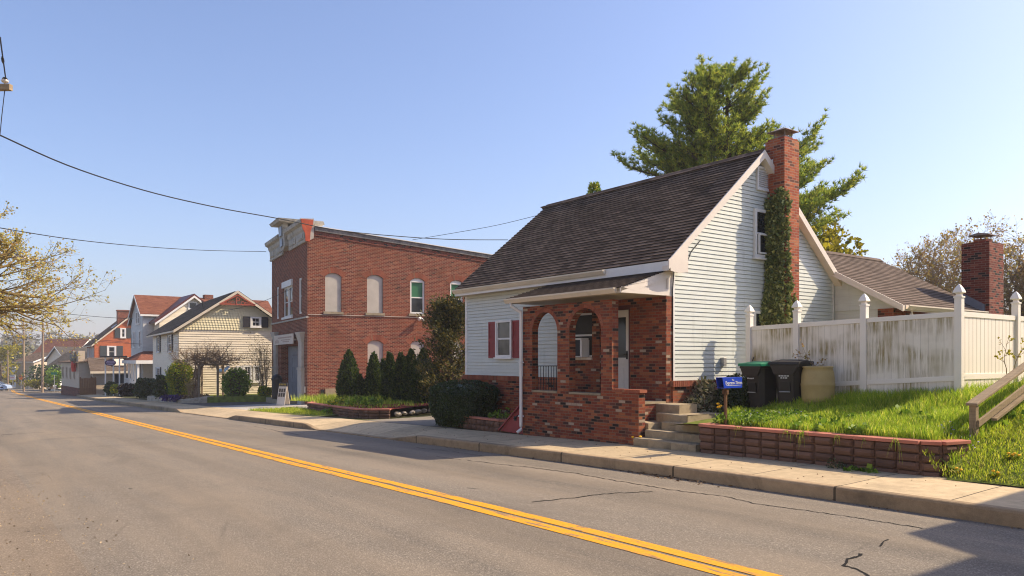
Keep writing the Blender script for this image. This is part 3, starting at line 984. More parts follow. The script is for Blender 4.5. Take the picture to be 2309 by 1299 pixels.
def roofz(y):
    return RZ - SL * abs(y - RY)


Pf = lambda h, z, d: (h, HY - d, z)                 # front wall, d out of the wall
Pg = lambda h, z, d: (HX + d, h, z)                 # gable wall (h runs away from the street)


def window(T, P, h0, h1, z0, z1, frame=0.07, out=0.06, glass='glass', fm='white', mid=True, grid=None, sill=True, parent=None, recess=0.0, blind=None):
    """a sash window on surface P: frame > pane"""
    mb = MB()
    o0, o1 = -recess, out - recess
    mb.pbox(P, h0, h0 + frame, z0, z1, o0 - 0.01, o1)
    mb.pbox(P, h1 - frame, h1, z0, z1, o0 - 0.01, o1)
    mb.pbox(P, h0 + frame, h1 - frame, z1 - frame, z1, o0 - 0.01, o1)
    mb.pbox(P, h0 + frame, h1 - frame, z0, z0 + frame, o0 - 0.01, o1)
    if mid:
        zm = (z0 + z1) / 2
        mb.pbox(P, h0 + frame, h1 - frame, zm - 0.025, zm + 0.025, o0 - 0.01, o1 - 0.025)
    s2 = frame * 0.45
    for a, b in ((h0 + frame, h0 + frame + s2), (h1 - frame - s2, h1 - frame)):
        mb.pbox(P, a, b, z0 + frame, z1 - frame, o0 - 0.01, o1 - 0.03)
    if grid:
        for i in range(1, grid):
            h = lerp(h0 + frame, h1 - frame, i / grid)
            mb.pbox(P, h - 0.012, h + 0.012, z0 + frame, z1 - frame, o0 - 0.01, o1 - 0.035)
    if sill:
        mb.pbox(P, h0 - 0.04, h1 + 0.04, z0 - 0.05, z0, o0 - 0.01, o1 + 0.035)
    w = T.part('window', mb, M[fm], parent)
    pn = MB()
    pn.face([P(h0 + frame, z0 + frame, o0 + 0.024), P(h1 - frame, z0 + frame, o0 + 0.024), P(h1 - frame, z1 - frame, o0 + 0.024), P(h0 + frame, z1 - frame, o0 + 0.024)])
    if parent is None:
        T.part('pane', pn, M[glass], w)
        if blind:
            bl = MB()
            zb = lerp(z0, z1, blind[0])
            bl.pbox(P, h0 + frame + s2, h1 - frame - s2, zb + 0.02, z1 - frame, o0 + 0.026, o0 + 0.030)
            T.part('blind', bl, M[blind[1]], w)
    else:
        T.part('pane', pn, M[glass], parent)
    return w


def shutter(T, P, h0, h1, z0, z1, mat, out=0.035):
    mb = MB()
    mb.pbox(P, h0, h1, z0, z1, 0.0, out * 0.5)
    st = min(0.045, (h1 - h0) * 0.2)
    for a, b, c, d in ((h0, h0 + st, z0, z1), (h1 - st, h1, z0, z1), (h0 + st, h1 - st, z0, z0 + 0.08), (h0 + st, h1 - st, z1 - 0.06, z1), (h0 + st, h1 - st, (z0 + z1) / 2 - 0.05, (z0 + z1) / 2 + 0.05)):
        mb.pbox(P, a, b, c, d, out * 0.5, out)
    z = z0 + 0.09
    while z < z1 - 0.08:
        if abs(z - (z0 + z1) / 2) > 0.07:
            mb.pbox(P, h0 + st, h1 - st, z, z + 0.018, out * 0.5, out * 0.85)
        z += 0.042
    return T.part('shutter', mb, M[mat])


# walls: solid core behind the claddings
mb = MB()
mb.prism([(HX - 0.03, HY + 0.03, SB - 0.02), (HX - 0.03, HB - 0.03, SB - 0.02), (HX - 0.03, HB - 0.03, roofz(HB) - 0.2), (HX - 0.03, RY, RZ - 0.2), (HX - 0.03, HY + 0.03, roofz(HY) - 0.2)], (HL - HX + 0.06, 0, 0))
house.part('wall', mb, M['siding'])
mb = MB()
mb.lap(Pf, SB, roofz(HY) - 0.1, 0.102, lambda z: HL + 0.06, lambda z: HX - 0.05, lip=.017, gap=.010)
house.part('front_siding', mb, M['siding'])
mb = MB()
mb.lap(Pg, SB, RZ - 0.25, 0.102, lambda z: max(HY + 0.05, RY - (RZ - 0.12 - z) / SL), lambda z: min(HB - 0.05, RY + (RZ - 0.12 - z) / SL), lip=.015, gap=.010)
house.part('gable_siding', mb, M['siding'])
for (x, y) in ((HX, HY), (HL, HY), (HX, HB)):
    mb = MB()
    mb.box(x - 0.05 if x == HX else x - 0.03, x + 0.02 if x == HX else x + 0.07, y - 0.02 if y == HY else y - 0.05, y + 0.05 if y == HY else y + 0.02, SB, roofz(y) - 0.12)
    house.part('corner_board', mb, M['white'])
# brick base with a soldier course
mb = MB()
mb.box(HL - 0.03, HX + 0.06, HY - 0.06, HB, -0.3, SB - 0.13)
base = house.part('brick_base', mb, M['brick_house'])
mb = MB()
h = HL - 0.06
while h < HX + 0.05:
    mb.box(h + 0.005, h + 0.065, HY - 0.11, HY - 0.02, SB - 0.14, SB - 0.005 + R.uniform(-.003, .003))
    h += 0.072
h = HY - 0.1
while h < HB:
    mb.box(HX + 0.02, HX + 0.11, h + 0.005, h + 0.065, SB - 0.14, SB - 0.005 + R.uniform(-.003, .003))
    h += 0.072
house.part('brick_ledge', mb, M['arch_brick'], base)
# main roof
xl, xr, eF, eB = HL - 0.12, HX + 0.22, 13.25, 20.5
mb = MB()
mb.prism([(xr - .02, eF, roofz(eF) - 0.10), (xr - .02, RY, RZ - 0.10), (xr - .02, eB, roofz(eB) - 0.10), (xr - .02, eB, roofz(eB) - 0.17), (xr - .02, RY, RZ - 0.17), (xr - .02, eF, roofz(eF) - 0.17)], (xl - xr + .34, 0, 0))
roof = house.part('roof', mb, M['soffit'])
cs = 1 / math.hypot(1, SL)
nf = Vector((0, -SL, 1)).normalized()
nb = Vector((0, SL, 1)).normalized()
LF, LB = (RY - eF) / cs, (eB - RY) / cs


def Prf(h, q, d):
    y = eF + q * cs
    return (h, y + nf.y * (d - 0.07), roofz(y) + nf.z * (d - 0.07))


def Prb(h, q, d):
    y = eB - q * cs
    return (h, y + nb.y * (d - 0.07), roofz(y) + nb.z * (d - 0.07))


def sag(f):
    # old rafters: the ridge and eaves dip a little between the gables
    def g2(h, q, d):
        x, y, z = f(h, q, d)
        return (x, y, z)
    return g2


mb = MB()
mb.lap(Prf, -0.03, LF + 0.02, 0.14, lambda z: xl - 0.02 + 0.32 * z / LF, lambda z: xr - 0.05, lip=0.030, base=0.006, uoff=0.173)
mb.lap(Prb, -0.03, LB + 0.02, 0.14, lambda z: xl - 0.02, lambda z: xr - 0.05, lip=0.030, base=0.006, uoff=0.173)
mb.prism([(xl + .30, RY - 0.16, RZ - 0.155), (xl + .30, RY, RZ - 0.02), (xl + .30, RY + 0.16, RZ - 0.155)], (xr - xl - 0.35, 0, 0))
house.part('shingles', mb, M['shingle_dark'], roof)
# rake boards on the gable, fascia and gutter along the eaves
mb = MB()
for (ya, yb) in ((eF - 0.02, RY), (RY, eB + 0.02)):
    za, zb = roofz(ya), roofz(yb)
    mb.prism([(xr - 0.03, ya, za - 0.055), (xr - 0.03, yb, zb - 0.055), (xr - 0.03, yb, zb - 0.26), (xr - 0.03, ya, za - 0.26)], (0.035, 0, 0))
    mb.prism([(HX + 0.015, ya, za - 0.175), (HX + 0.015, yb, zb - 0.175), (HX + 0.015, yb, zb - 0.25), (HX + 0.015, ya, za - 0.25)], (xr - HX - 0.045, 0, 0))
# boxed end of the front eave
mb.prism([(xr - 0.028, eF - 0.02, roofz(eF) - 0.06), (xr - 0.028, HY + 0.28, roofz(HY + .28) - 0.2), (xr - 0.028, HY + 0.28, 4.02), (xr - 0.028, HY - 0.05, 3.98), (xr - 0.028, eF + 0.04, 4.02)], (0.031, 0, 0))
house.part('rake_board', mb, M['beige'], roof)
mb = MB()
mb.box(xl, xr - 0.03, eF - 0.005, eF + 0.02, roofz(eF) - 0.30, roofz(eF) - 0.085)
mb.box(xl, xr - 0.03, eB - 0.02, eB + 0.005, roofz(eB) - 0.30, roofz(eB) - 0.085)
house.part('fascia', mb, M['white'], roof)
mb = MB()
mb.box(xl, xr - 0.03, eF + 0.02, HY + 0.02, roofz(eF) - 0.30, roofz(eF) - 0.28)
house.part('soffit', mb, M['soffit'], roof)
gut = [(0, 0.0), (0.0, -0.11), (0.05, -0.12), (0.085, -0.07), (0.115, -0.03), (0.115, 0.0), (0.10, 0.0), (0.08, -0.06), (0.045, -0.10), (0.012, -0.095), (0.012, 0.0)]


def gutter(x0, x1, y, z):
    mb = MB()
    mb.prism([(x0, y - a, z + b) for a, b in gut], (x1 - x0, 0, 0))
    for x in (x0, x1):
        mb.prism([(x - 0.004, y - a, z + b) for a, b in gut[:6]], (0.008, 0, 0))
    return mb


house.part('gutter', gutter(xl, -13.94, eF - 0.008, roofz(eF) - 0.10), M['cream_trim'], roof)
# chimney with its cap
cp, ct = 0.52, 7.66
cy0, cy1 = S.hx(1769, 500, HX + cp)[0], S.hx(1802, 500, HX + cp)[0]
mb = MB()
mb.box(HX - 0.05, HX + cp, cy0, cy1, 0.2, ct)
mb.box(HX + 0.0, HX + cp - 0.02, cy0 + 0.03, cy1 - 0.03, ct, ct + 0.05)
ch = house.part('chimney', mb, M['brick_chimney'])
mb = MB()
cxm, cym = HX + cp / 2, (cy0 + cy1) / 2
mb.box(cxm - 0.17, cxm + 0.17, cym - 0.17, cym + 0.17, ct + 0.02, ct + 0.12)
for a in (-1, 1):
    for b in (-1, 1):
        mb.box(cxm + a * 0.15 - 0.012, cxm + a * 0.15 + 0.012, cym + b * 0.15 - 0.012, cym + b * 0.15 + 0.012, ct + 0.1, ct + 0.25)
e = 0.29
for (a, b), (c, d) in (((-e, -e), (e, -e)), ((e, -e), (e, e)), ((e, e), (-e, e)), ((-e, e), (-e, -e))):
    mb.face([(cxm + a, cym + b, ct + 0.25), (cxm + c, cym + d, ct + 0.25), (cxm, cym, ct + 0.38)])
mb.box(cxm - e, cxm + e, cym - e, cym + e, ct + 0.235, ct + 0.25)
house.part('chimney_cap', mb, M['rust_metal'], ch)
mb = MB()
mb.prism([(HX + 0.2, cy0 - 0.02, 7.02), (HX + 0.2, cy0 - 0.02, 7.17), (HX + 0.2, cy0 - .12, 7.1)], (-0.2, 0, 0))
house.part('flashing', mb, M['white'], ch)
# gable window, louvred vent and the small lower window
ga = S.hx(1698, 580, HX)
gz1 = S.hx(1698, 470, HX)[1]
gw = ga[0] + 0.92
window(house, Pg, ga[0], gw, ga[1], gz1, 0.08, 0.07, 'glass')
mb = MB()
for (a, b, c, d) in ((ga[0] + .13, ga[0] + .17, ga[1] + .10, ga[1] + .62), (gw - .22, gw - .18, ga[1] + .10, ga[1] + .62), (ga[0] + .17, gw - .22, ga[1] + .10, ga[1] + .14), (ga[0] + .17, gw - .22, ga[1] + .58, ga[1] + .62)):
    mb.pbox(Pg, a, b, c, d, 0.05, 0.10)
house.part('screen_frame', mb, M['white'])
mb = MB()
(v0, w0), w1 = S.hx(1704, 428, HX), S.hx(1704, 374, HX)[1]
v1 = S.hx(1734, 400, HX)[0]
for a, b, c, d in ((v0, v0 + .06, w0, w1), (v1 - .06, v1, w0, w1), (v0 + .06, v1 - .06, w0, w0 + .06), (v0 + .06, v1 - .06, w1 - .06, w1)):
    mb.pbox(Pg, a, b, c, d, 0, 0.06)
z = w0 + 0.07
while z < w1 - 0.08:
    mb.face([Pg(v0 + .06, z, 0.05), Pg(v1 - .06, z, 0.05), Pg(v1 - .06, z + 0.04, 0.02), Pg(v0 + .06, z + 0.04, 0.02)])
    mb.face([Pg(v0 + .06, z, 0.05), Pg(v1 - .06, z, 0.05), Pg(v1 - .06, z - 0.006, 0.05), Pg(v0 + .06, z - 0.006, 0.05)])
    z += 0.052
mb.pbox(Pg, v0 + .06, v1 - .06, w0 + .06, w1 - .06, 0.012, 0.016)
house.part('gable_vent', mb, M['white'])
lw = S.hx(1697, 735, HX)[0]
window(house, Pg, lw, lw + .72, 2.65, 3.24, 0.07, 0.06, 'glass', mid=False)
mb = MB()
q = S.hx(1627, 820, HX)
mb.pbox(Pg, q[0] - 0.06, q[0] + 0.06, 1.82, 2.04, 0.01, 0.11)
house.part('meter_box', mb, M['metal'], bevel=0.01)
# old cable down the corner and along the rake
mb = MB()
mb.tube([(HX + .03, HY - .03, 1.5), (HX + .035, HY - .035, 2.6), (HX + .025, HY - .03, 3.6), (HX + .03, HY + .02, 4.05), (HX + .03, HY + .3, 4.25), (HX + .03, HY + 0.5, 4.35), (HX + .03, HY + 0.62, 4.55), (HX + .03, HY + 0.95, 4.85)], 0.011, 5)
house.part('cable', mb, M['wire'])
# front window with its shutters
w0 = S.hy(1121, 803, HY)
w1 = S.hy(1157, 803, HY)
zt, zbm = 3.18, S.hy(1121, 806, HY)[1]
window(house, Pf, w0[0], w1[0], zbm, zt, 0.07, 0.08, 'glass_warm')
shutter(house, Pf, S.hy(1103, 700, HY)[0], w0[0] - 0.005, zbm - 0.02, zt - 0.03, 'red_paint')
shutter(house, Pf, w1[0] + 0.005, w1[0] + 0.36, zbm - 0.02, zt - 0.03, 'red_paint')
# ---- porch
PY, PT = 12.165, 0.20
PX0, PX1, PW = -15.93, -12.60, -11.77
Pp = lambda h, z, d: (h, PY - d, z)
PF = 1.0                                             # porch floor
o1 = [S.hy(u, 800, PY)[0] for u in (1199.5, 1256.5, 1283.5, 1355)]
sp1, tp1 = S.hy(1200, 736, PY)[1], S.hy(1228, 704, PY)[1]
ops = [(o1[0], o1[1], 1.16, 2.78, 0.33), (o1[2], o1[3], 1.16, 2.82, 0.40)]
ops = [(a, b, c, tp - min((b - a) / 2 * 0.98, 0.46), min((b - a) / 2 * 0.98, 0.46)) for (a, b, c, _, _), tp in zip(ops, (tp1 + 0.0, tp1 + 0.02))]
mb = MB()
mb.archwall(Pp, PX0, PX1, -0.05, 3.36, ops, PT, 16)
pw = house.part('porch_wall', mb, M['brick_house'])
mb = MB()
mb.box(PX1, PW, PY, PY + PT, -0.05, 1.26)
house.part('wing_wall', mb, M['brick_house'], pw)
mb = MB()
x = PX1 + 0.005
while x < PW + 0.02:
    mb.box(x, x + 0.06, PY - 0.015, PY + PT + 0.015, 1.262, 1.33)
    x += 0.068
house.part('wall_cap', mb, M['arch_brick'], pw)
for (a, b, sill, sp, rise) in ops:
    mb = MB()
    mb.voussoirs(Pp, a, b, sp, rise, 0.10, 0.068, 0.006)
    house.part('arch_ring', mb, M['arch_brick'], pw)
    mb = MB()
    mb.box(a + 0.005, b - 0.005, PY - 0.02, PY + PT + 0.03, sill + 0.002, sill + 0.045)
    house.part('arch_sill', mb, M['step'], pw)
# low left flank of the porch, its floor and the brick face of the house inside it
mb = MB()
mb.box(PX0, PX0 + PT, PY + PT, HY - 0.27, -0.05, PF)
mb.box(PX0 + .02, HX + 0.0, PY + PT, HY - 0.27, 0.0, PF - 0.02)
house.part('porch_base', mb, M['brick_house'])
mb = MB()
mb.box(PX0 + 0.01, HX + 0.02, PY + PT, HY - 0.25, PF - 0.018, PF + 0.03)
house.part('porch_floor', mb, M['step'])
VY = 13.36
Pv = lambda h, z, d: (h, VY - d, z)
dx0, dx1 = -14.22, S.hy(1414, 800, VY)[0]
wx0, wx1 = -15.75, S.hy(1335, 750, VY)[0]
mb = MB()
mb.archwall(Pv, PX0, HX + 0.02, 0.9, 3.47, [(wx0, wx1, 2.05, 3.2, 0), (dx0 - 0.06, dx1 + 0.10, 1.03, 3.32, 0)], 0.24, 1)
veneer = house.part('porch_brick_face', mb, M['brick_house'])
Pvi = lambda h, z, d: (h, VY + 0.12 - d, z)
window(house, Pvi, wx0, wx1, 2.05, 3.2, 0.05, 0.06, 'screen', sill=False)
mb = MB()
for i in range(6):
    a = lerp(wx0 - .02, wx1 + .02, i / 6)
    mb.box(a + .006, a + (wx1 - wx0 + .04) / 6 - .006, VY - 0.05, VY + 0.1, 1.985, 2.045)
house.part('window_ledge', mb, M['beige'])
mb = MB()
mb.box(wx1 - 0.82, wx1 - 0.24, VY - 0.18, VY + 0.1, 2.08, 2.50)
ac = house.part('air_conditioner', mb, M['bin_dark'], bevel=0.01)
mb = MB()
mb.box(wx1 - 0.86, wx1 - 0.20, VY - 0.20, VY + 0.06, 2.50, 2.545)
mb.box(wx1 - 0.24, wx1 - 0.17, VY - 0.20, VY + 0.06, 2.06, 2.50)
mb.box(wx1 - 0.86, wx1 - 0.20, VY - 0.20, VY + 0.06, 2.05, 2.08)
house.part('air_conditioner_frame', mb, M['white'], ac)
# storm door
mb = MB()
mb.pbox(Pvi, dx0 - 0.06, dx0, 1.03, 3.32, -0.05, 0.07)
mb.pbox(Pvi, dx1, dx1 + 0.10, 1.03, 3.32, -0.05, 0.07)
mb.pbox(Pvi, dx0, dx1, 3.22, 3.32, -0.05, 0.07)
house.part('door_surround', mb, M['maroon'])
mb = MB()
dw = dx1 - dx0
for a, b, c, d in ((0, .13, 0, 1), (.87, 1, 0, 1), (.13, .87, .92, 1), (.13, .87, .38, .46), (.13, .87, 0, .07)):
    mb.pbox(Pvi, dx0 + a * dw, dx0 + b * dw, 1.04 + c * 2.17, 1.04 + d * 2.17, 0, 0.045)
mb.pbox(Pvi, dx0 + .13 * dw, dx0 + .87 * dw, 1.04 + .07 * 2.17, 1.04 + .38 * 2.17, 0, 0.03)
mb.pbox(Pvi, dx0 + .22 * dw, dx0 + .78 * dw, 1.04 + .11 * 2.17, 1.04 + .34 * 2.17, 0.03, 0.042)
dr = house.part('door', mb, M['door_white'], bevel=0.004)
mb = MB()
mb.face([Pvi(dx0 + .13 * dw, 1.04 + .46 * 2.17, 0.02), Pvi(dx0 + .87 * dw, 1.04 + .46 * 2.17, 0.02), Pvi(dx0 + .87 * dw, 1.04 + .92 * 2.17, 0.02), Pvi(dx0 + .13 * dw, 1.04 + .92 * 2.17, 0.02)])
house.part('door_glass', mb, M['glass'], dr)
mb = MB()
mb.pbox(Pvi, dx1 - 0.10, dx1 - 0.05, 2.0, 2.2, 0.045, 0.06)
mb.tube([Pvi(dx1 - 0.075, 2.12, 0.05), Pvi(dx1 - 0.075, 2.12, 0.10), Pvi(dx1 - 0.16, 2.12, 0.10)], 0.012, 6)
house.part('handle', mb, M['black'], dr)
# iron railing at the open left end of the porch
mb = MB()
rx = PX0 + 0.1
for z in (1.10, 1.82):
    mb.bar((rx, PY + PT, z), (rx, VY, z), 0.03, 0.02)
for i in range(11):
    y = lerp(PY + PT + .05, VY - .05, i / 10)
    mb.bar((rx, y, 1.1), (rx, y, 1.82), 0.013, 0.013)
    mb.ball((rx, y, 1.46), 0.022, 6, 4)
house.part('iron_railing', mb, M['black'])
# porch roof
gx0, gx1 = -16.30, -12.07
ez, wz, ey = 3.60, 4.12, 11.93
mb = MB()
sl2 = (wz - ez) / (HY - ey)
cs2 = 1 / math.hypot(1, sl2)
Ppr = lambda h, q, d: (h, ey + q * cs2 - sl2 * cs2 * d, ez + q * cs2 * sl2 + cs2 * d)
mb.prism([(gx0, ey, ez - 0.03), (gx0, HY, wz - 0.03), (gx0, HY, wz - 0.10), (gx0, ey, ez - 0.10)], (gx1 - gx0, 0, 0))
pr = house.part('porch_roof', mb, M['soffit'])
mb = MB()
mb.lap(Ppr, -0.03, (HY - ey) / cs2, 0.14, lambda z: gx0 - 0.02, lambda z: gx1 + 0.03, lip=0.012, base=-0.006, uoff=0.173)
house.part('porch_shingles', mb, M['shingle_brown'], pr)
mb = MB()
mb.box(gx0 + .02, gx1, ey, ey + 0.02, 3.46, ez - 0.045)
mb.box(gx0 + .02, gx1 - 0.01, ey + 0.02, VY - 0.01, 3.465, 3.485)
house.part('porch_soffit', mb, M['soffit'], pr)
mb = MB()
# boarded triangular end
mb.prism([(gx1 - 0.06, ey + .02, 3.49), (gx1 - 0.06, HY - .02, 3.49), (gx1 - 0.06, HY - .02, wz - .1), (gx1 - 0.06, ey + .02, ez - .07)], (0.03, 0, 0))
mb.prism([(gx1 - 0.03, ey - .01, 3.47), (gx1 - 0.03, HY - .005, 3.47), (gx1 - 0.03, HY - .005, 3.62), (gx1 - 0.03, ey + .3, 3.62), (gx1 - 0.03, ey - .01, 3.60)], (0.03, 0, 0))
mb.prism([(gx1 - 0.028, ey - .01, ez - .02), (gx1 - 0.028, HY - .005, wz - .02), (gx1 - 0.028, HY - .005, wz - .20), (gx1 - 0.028, ey + .42, ez - .07), (gx1 - 0.028, ey - .01, 3.60)], (0.03, 0, 0))
mb.prism([(gx1 - 0.026, HY - .17, 3.62), (gx1 - 0.026, HY - .006, 3.62), (gx1 - 0.026, HY - .006, wz - .1), (gx1 - 0.026, HY - .17, wz - .1)], (0.022, 0, 0))
house.part('porch_gable_board', mb, M['beige'], pr)
house.part('porch_gutter', gutter(gx0 - .02, gx1 - 0.12, ey - .004, ez - 0.02), M['cream_trim'], pr)
mb = MB()
dxp, dyp = S.hy(1176, 800, 12.10)[0], 12.08
mb.tube([(gx0 + 0.22, ey - 0.05, 3.47), (gx0 + 0.22, ey - 0.05, 3.40), (dxp, dyp, 3.22), (dxp, dyp, 3.10), (dxp, dyp, 0.25), (dxp, dyp, 0.17), (dxp - .03, dyp - 0.10, 0.09)], 0.042, 8)
for z in (0.5, 1.9):
    mb.box(dxp - .055, dxp + .055, dyp - .048, dyp + .06, z, z + .03)
house.part('downspout', mb, M['white'])
# cellar hatch beside the porch
mb = MB()
c0, c1, c2 = -17.02, -15.96, 0.86
mb.prism([(c0, 12.22, 0.04), (c1, 12.22, 0.02), (c1, 12.22, c2), (c1 - .04, 12.22, c2)], (0, 1.3, 0))
mb.bar((c0 - .03, 12.19, .06), (c1, 12.19, c2 + .03), 0.05, 0.04)
hatch = house.part('cellar_hatch', mb, M['red_paint'], bevel=0.006)
mb = MB()
mb.tube([(-16.33, 12.215, .42), (-16.33, 12.16, .43), (-16.13, 12.16, .52), (-16.13, 12.215, .52)], 0.014, 6)
mb.box(-16.38, -16.28, 12.205, 12.225, .36, .48)
house.part('handle', mb, M['black'], hatch)
# ---- rear wing
wl, wr, wf, wb, wrx = -17.0, -9.98, 20.1, 25.6, -13.49
wez, wrz = 3.47, 5.42
rs = (wrz - wez) / (wr - wrx)
mb = MB()
mb.prism([(wrx, wf, wrz - .06), (wr, wf, wez - .06), (wr, wf, wez - .14), (wrx, wf, wrz - .14), (2 * wrx - wr, wf, wez - .14), (2 * wrx - wr, wf, wez - .06)], (0, wb - wf, 0))
rr = house.part('rear_roof', mb, M['soffit'])
cs3 = 1 / math.hypot(1, rs)
Pw = lambda h, q, d: (wr - q * cs3 + rs * cs3 * (d - .05), h, wez + q * cs3 * rs + cs3 * (d - .05))
mb = MB()
mb.lap(Pw, -0.03, (wr - wrx) / cs3, 0.14, lambda z: wf - .02, lambda z: wb + .02, lip=0.012, base=0.0, uoff=0.173)
mb.prism([(wrx - .15, wf - .02, wrz - .11), (wrx, wf - .02, wrz + .005), (wrx + .15, wf - .02, wrz - .11)], (0, wb - wf + .04, 0))
house.part('rear_shingles', mb, M['shingle_brown'], rr)
mb = MB()
mb.prism([(wrx, wf - .03, wrz - .04), (wr + .02, wf - .03, wez - .05), (wr + .02, wf - .03, wez - .22), (wrx, wf - .03, wrz - .22)], (0, 0.03, 0))
mb.box(wr - .01, wr + .012, wf, wb, wez - .2, wez - .06)
house.part('rear_rake_board', mb, M['beige'], rr)
gm = MB()
gm.prism([(wr + .015 + a, wf + .12, wez - .05 + b) for a, b in gut], (0, wb - wf - .2, 0))
house.part('rear_gutter', gm, M['cream_trim'], rr)
Pwf = lambda h, z, d: (h, 20.42 - d, z)
mb = MB()
mb.box(HX - 2, -10.35, 20.45, 25.4, 0.3, 3.4)
mb.prism([(HX - 2, 20.44, 3.3), (-10.35, 20.44, 3.3), (-10.35, 20.44, 3.55), (wrx, 20.44, wrz - .2), (HX - 2, 20.44, wrz - .3)], (0, 0.3, 0))
house.part('rear_wall', mb, M['siding'])
mb = MB()
mb.lap(Pwf, 3.36, 4.6, 0.15, lambda z: HX, lambda z: wrx + (wrz - .22 - z) / rs)
house.part('rear_siding', mb, M['siding'])
mb = MB()
mb.box(HX + .01, -10.6, 20.62, 20.75, 0.3, 3.30)
mb.box(-10.75, -10.32, 20.30, 20.80, 0.3, 3.36)
mb.box(-10.36, -10.30, 20.8, 25.4, 0.3, 3.36)
house.part('rear_brick', mb, M['brick_house'])
mb = MB()
mb.tube([(wr + .07, wf + .35, wez - .17), (wr + .07, wf + .35, wez - .3), (-10.25, wf + .5, wez - .52), (-10.25, wf + .5, 0.5)], 0.045, 8)
house.part('rear_downspout', mb, M['cream_trim'])
mb = MB()
mb.box(-10.62, -9.84, 25.0, 26.0, 0.2, 5.53)
rc = house.part('rear_chimney', mb, M['brick_rear'])
mb = MB()
mb.box(-10.40, -10.06, 25.3, 25.75, 5.53, 5.66)
house.part('chimney_flue', mb, M['brick_chimney'], rc)
mb = MB()
for a in (-10.39, -10.09):
    for b in (25.3, 25.72):
        mb.box(a, a + .02, b, b + .02, 5.66, 5.76)
mb.prism([(-10.52, 25.2, 5.76), (-9.94, 25.2, 5.76), (-9.94, 25.2, 5.785), (-10.23, 25.2, 5.84), (-10.52, 25.2, 5.785)], (0, 0.65, 0))
house.part('chimney_cap', mb, M['rust_metal'], rc)
mb = MB()
Pfl = lambda x, y, d: (x, y, wez + (wr - x) * rs + d)
mb.prism([Pfl(-10.75, 24.93, -.05), Pfl(-9.95, 24.93, -.05), Pfl(-9.95, 24.93, .18), Pfl(-10.75, 24.93, .22)], (0, 0.065, 0))
house.part('chimney_flashing', mb, M['flash'], rc)
# ---------------------------------------------------------------- vinyl fence
FY = 15.85
fpx = [S.hy(u, 800, FY)[0] for u in (1690, 1797, 1949, 2163)]
fence = Thing('vinyl_fence', 'tall white vinyl privacy fence with pointed post caps, streaked with green-brown algae', 'fence', S, fpx[0], FY, 0.9)
# posts along the street side, then the return running away from the street
back = [S.hx(u, 800, fpx[3])[0] for u in (2291,)]
step_b = back[0] - FY
posts = [(x, FY) for x in fpx] + [(fpx[3], FY + step_b * k) for k in (1, 2, 3)]


def ftop(x):      # top-rail level climbs gently up the street
    return lerp(2.80, 2.93, (x - fpx[0]) / (fpx[3] - fpx[0]))


def fence_post(x, y):
    mb = MB()
    zt = ftop(x) + 0.26
    hw = 0.066
    mb.box(x - hw, x + hw, y - hw, y + hw, 0.5, zt)
    e = hw + 0.012
    mb.box(x - e, x + e, y - e, y + e, zt, zt + 0.035)
    prof = [(0.050, zt + 0.035), (0.044, zt + 0.075), (0.052, zt + 0.09), (0.088, zt + 0.10), (0.086, zt + 0.125), (0.060, zt + 0.19), (0.028, zt + 0.245), (0.004, zt + 0.27)]
    b0 = len(mb.v)
    for r, z in prof:
        for sx, sy in ((-1, -1), (1, -1), (1, 1), (-1, 1)):
            mb.v.append((x + sx * r, y + sy * r, z))
    for i in range(len(prof) - 1):
        for j in range(4):
            k = (j + 1) % 4
            mb.f.append((b0 + i * 4 + j, b0 + i * 4 + k, b0 + i * 4 + 4 + k, b0 + i * 4 + 4 + j))
            mb.uv.append(None)
    return mb


for x, y in posts:
    fence.part('post', fence_post(x, y), M['vinyl'], bevel=0.004)
for i in range(3):
    xa, xb = fpx[i] + 0.066, fpx[i + 1] - 0.066
    za, zb = ftop(xa), ftop(xb)
    ga, gb = zf_(xa) + 0.02, zf_(xb) + 0.02
    mb = MB()
    mb.prism([(xa, FY - .012, ga), (xb, FY - .012, gb), (xb, FY - .012, zb - .05), (xa, FY - .012, za - .05)], (0, 0.024, 0))
    fence.part('gate' if i == 0 else 'panel', mb, M['fence'])
    for (ta, tb, ba, bb) in ((za, zb, za - .10, zb - .10), (ga + .50, gb + .50, ga + .40, gb + .40)):
        mb = MB()
        mb.prism([(xa, FY - .03, ba), (xb, FY - .03, bb), (xb, FY - .03, tb), (xa, FY - .03, ta)], (0, 0.06, 0))
        fence.part('rail', mb, M['vinyl'], bevel=0.003)
for k in range(3):
    (x, ya), (_, yb) = posts[3 + k], posts[4 + k]
    ya, yb = ya + .066, yb - .066
    zt = ftop(x)
    mb = MB()
    mb.box(x - .012, x + .012, ya, yb, 1.0, zt - .05)
    fence.part('panel', mb, M['vinyl'])
    mb = MB()
    y = ya + 0.15
    while y < yb:
        mb.box(x + .012, x + .0135, y - .004, y + .004, 1.3, zt - .1)
        y += 0.175
    fence.part('board_joint', mb, M['stone'])
    for a, b in ((zt - .10, zt), (1.60, 1.71)):
        mb = MB()
        mb.box(x - .03, x + .03, ya, yb, a, b)
        fence.part('rail', mb, M['vinyl'], bevel=0.003)
mb = MB()
gxh = fpx[0] + 0.14
mb.tube([(gxh, FY - .015, 1.82), (gxh, FY - .07, 1.86), (gxh + .01, FY - .07, 2.0), (gxh, FY - .015, 2.05)], 0.014, 6)
fence.part('gate_handle', mb, M['black'])

# ---------------------------------------------------------------- concrete steps from the pavement to the porch
steps = Thing('concrete_steps', 'worn mossy concrete steps rising from the pavement beside the brick porch wall', 'steps', S, -11.0, 12.1, 0.1)
sx0, sx1 = PW + 0.02, S.hy(1574, 1000, 12.0)[0] - 0.01


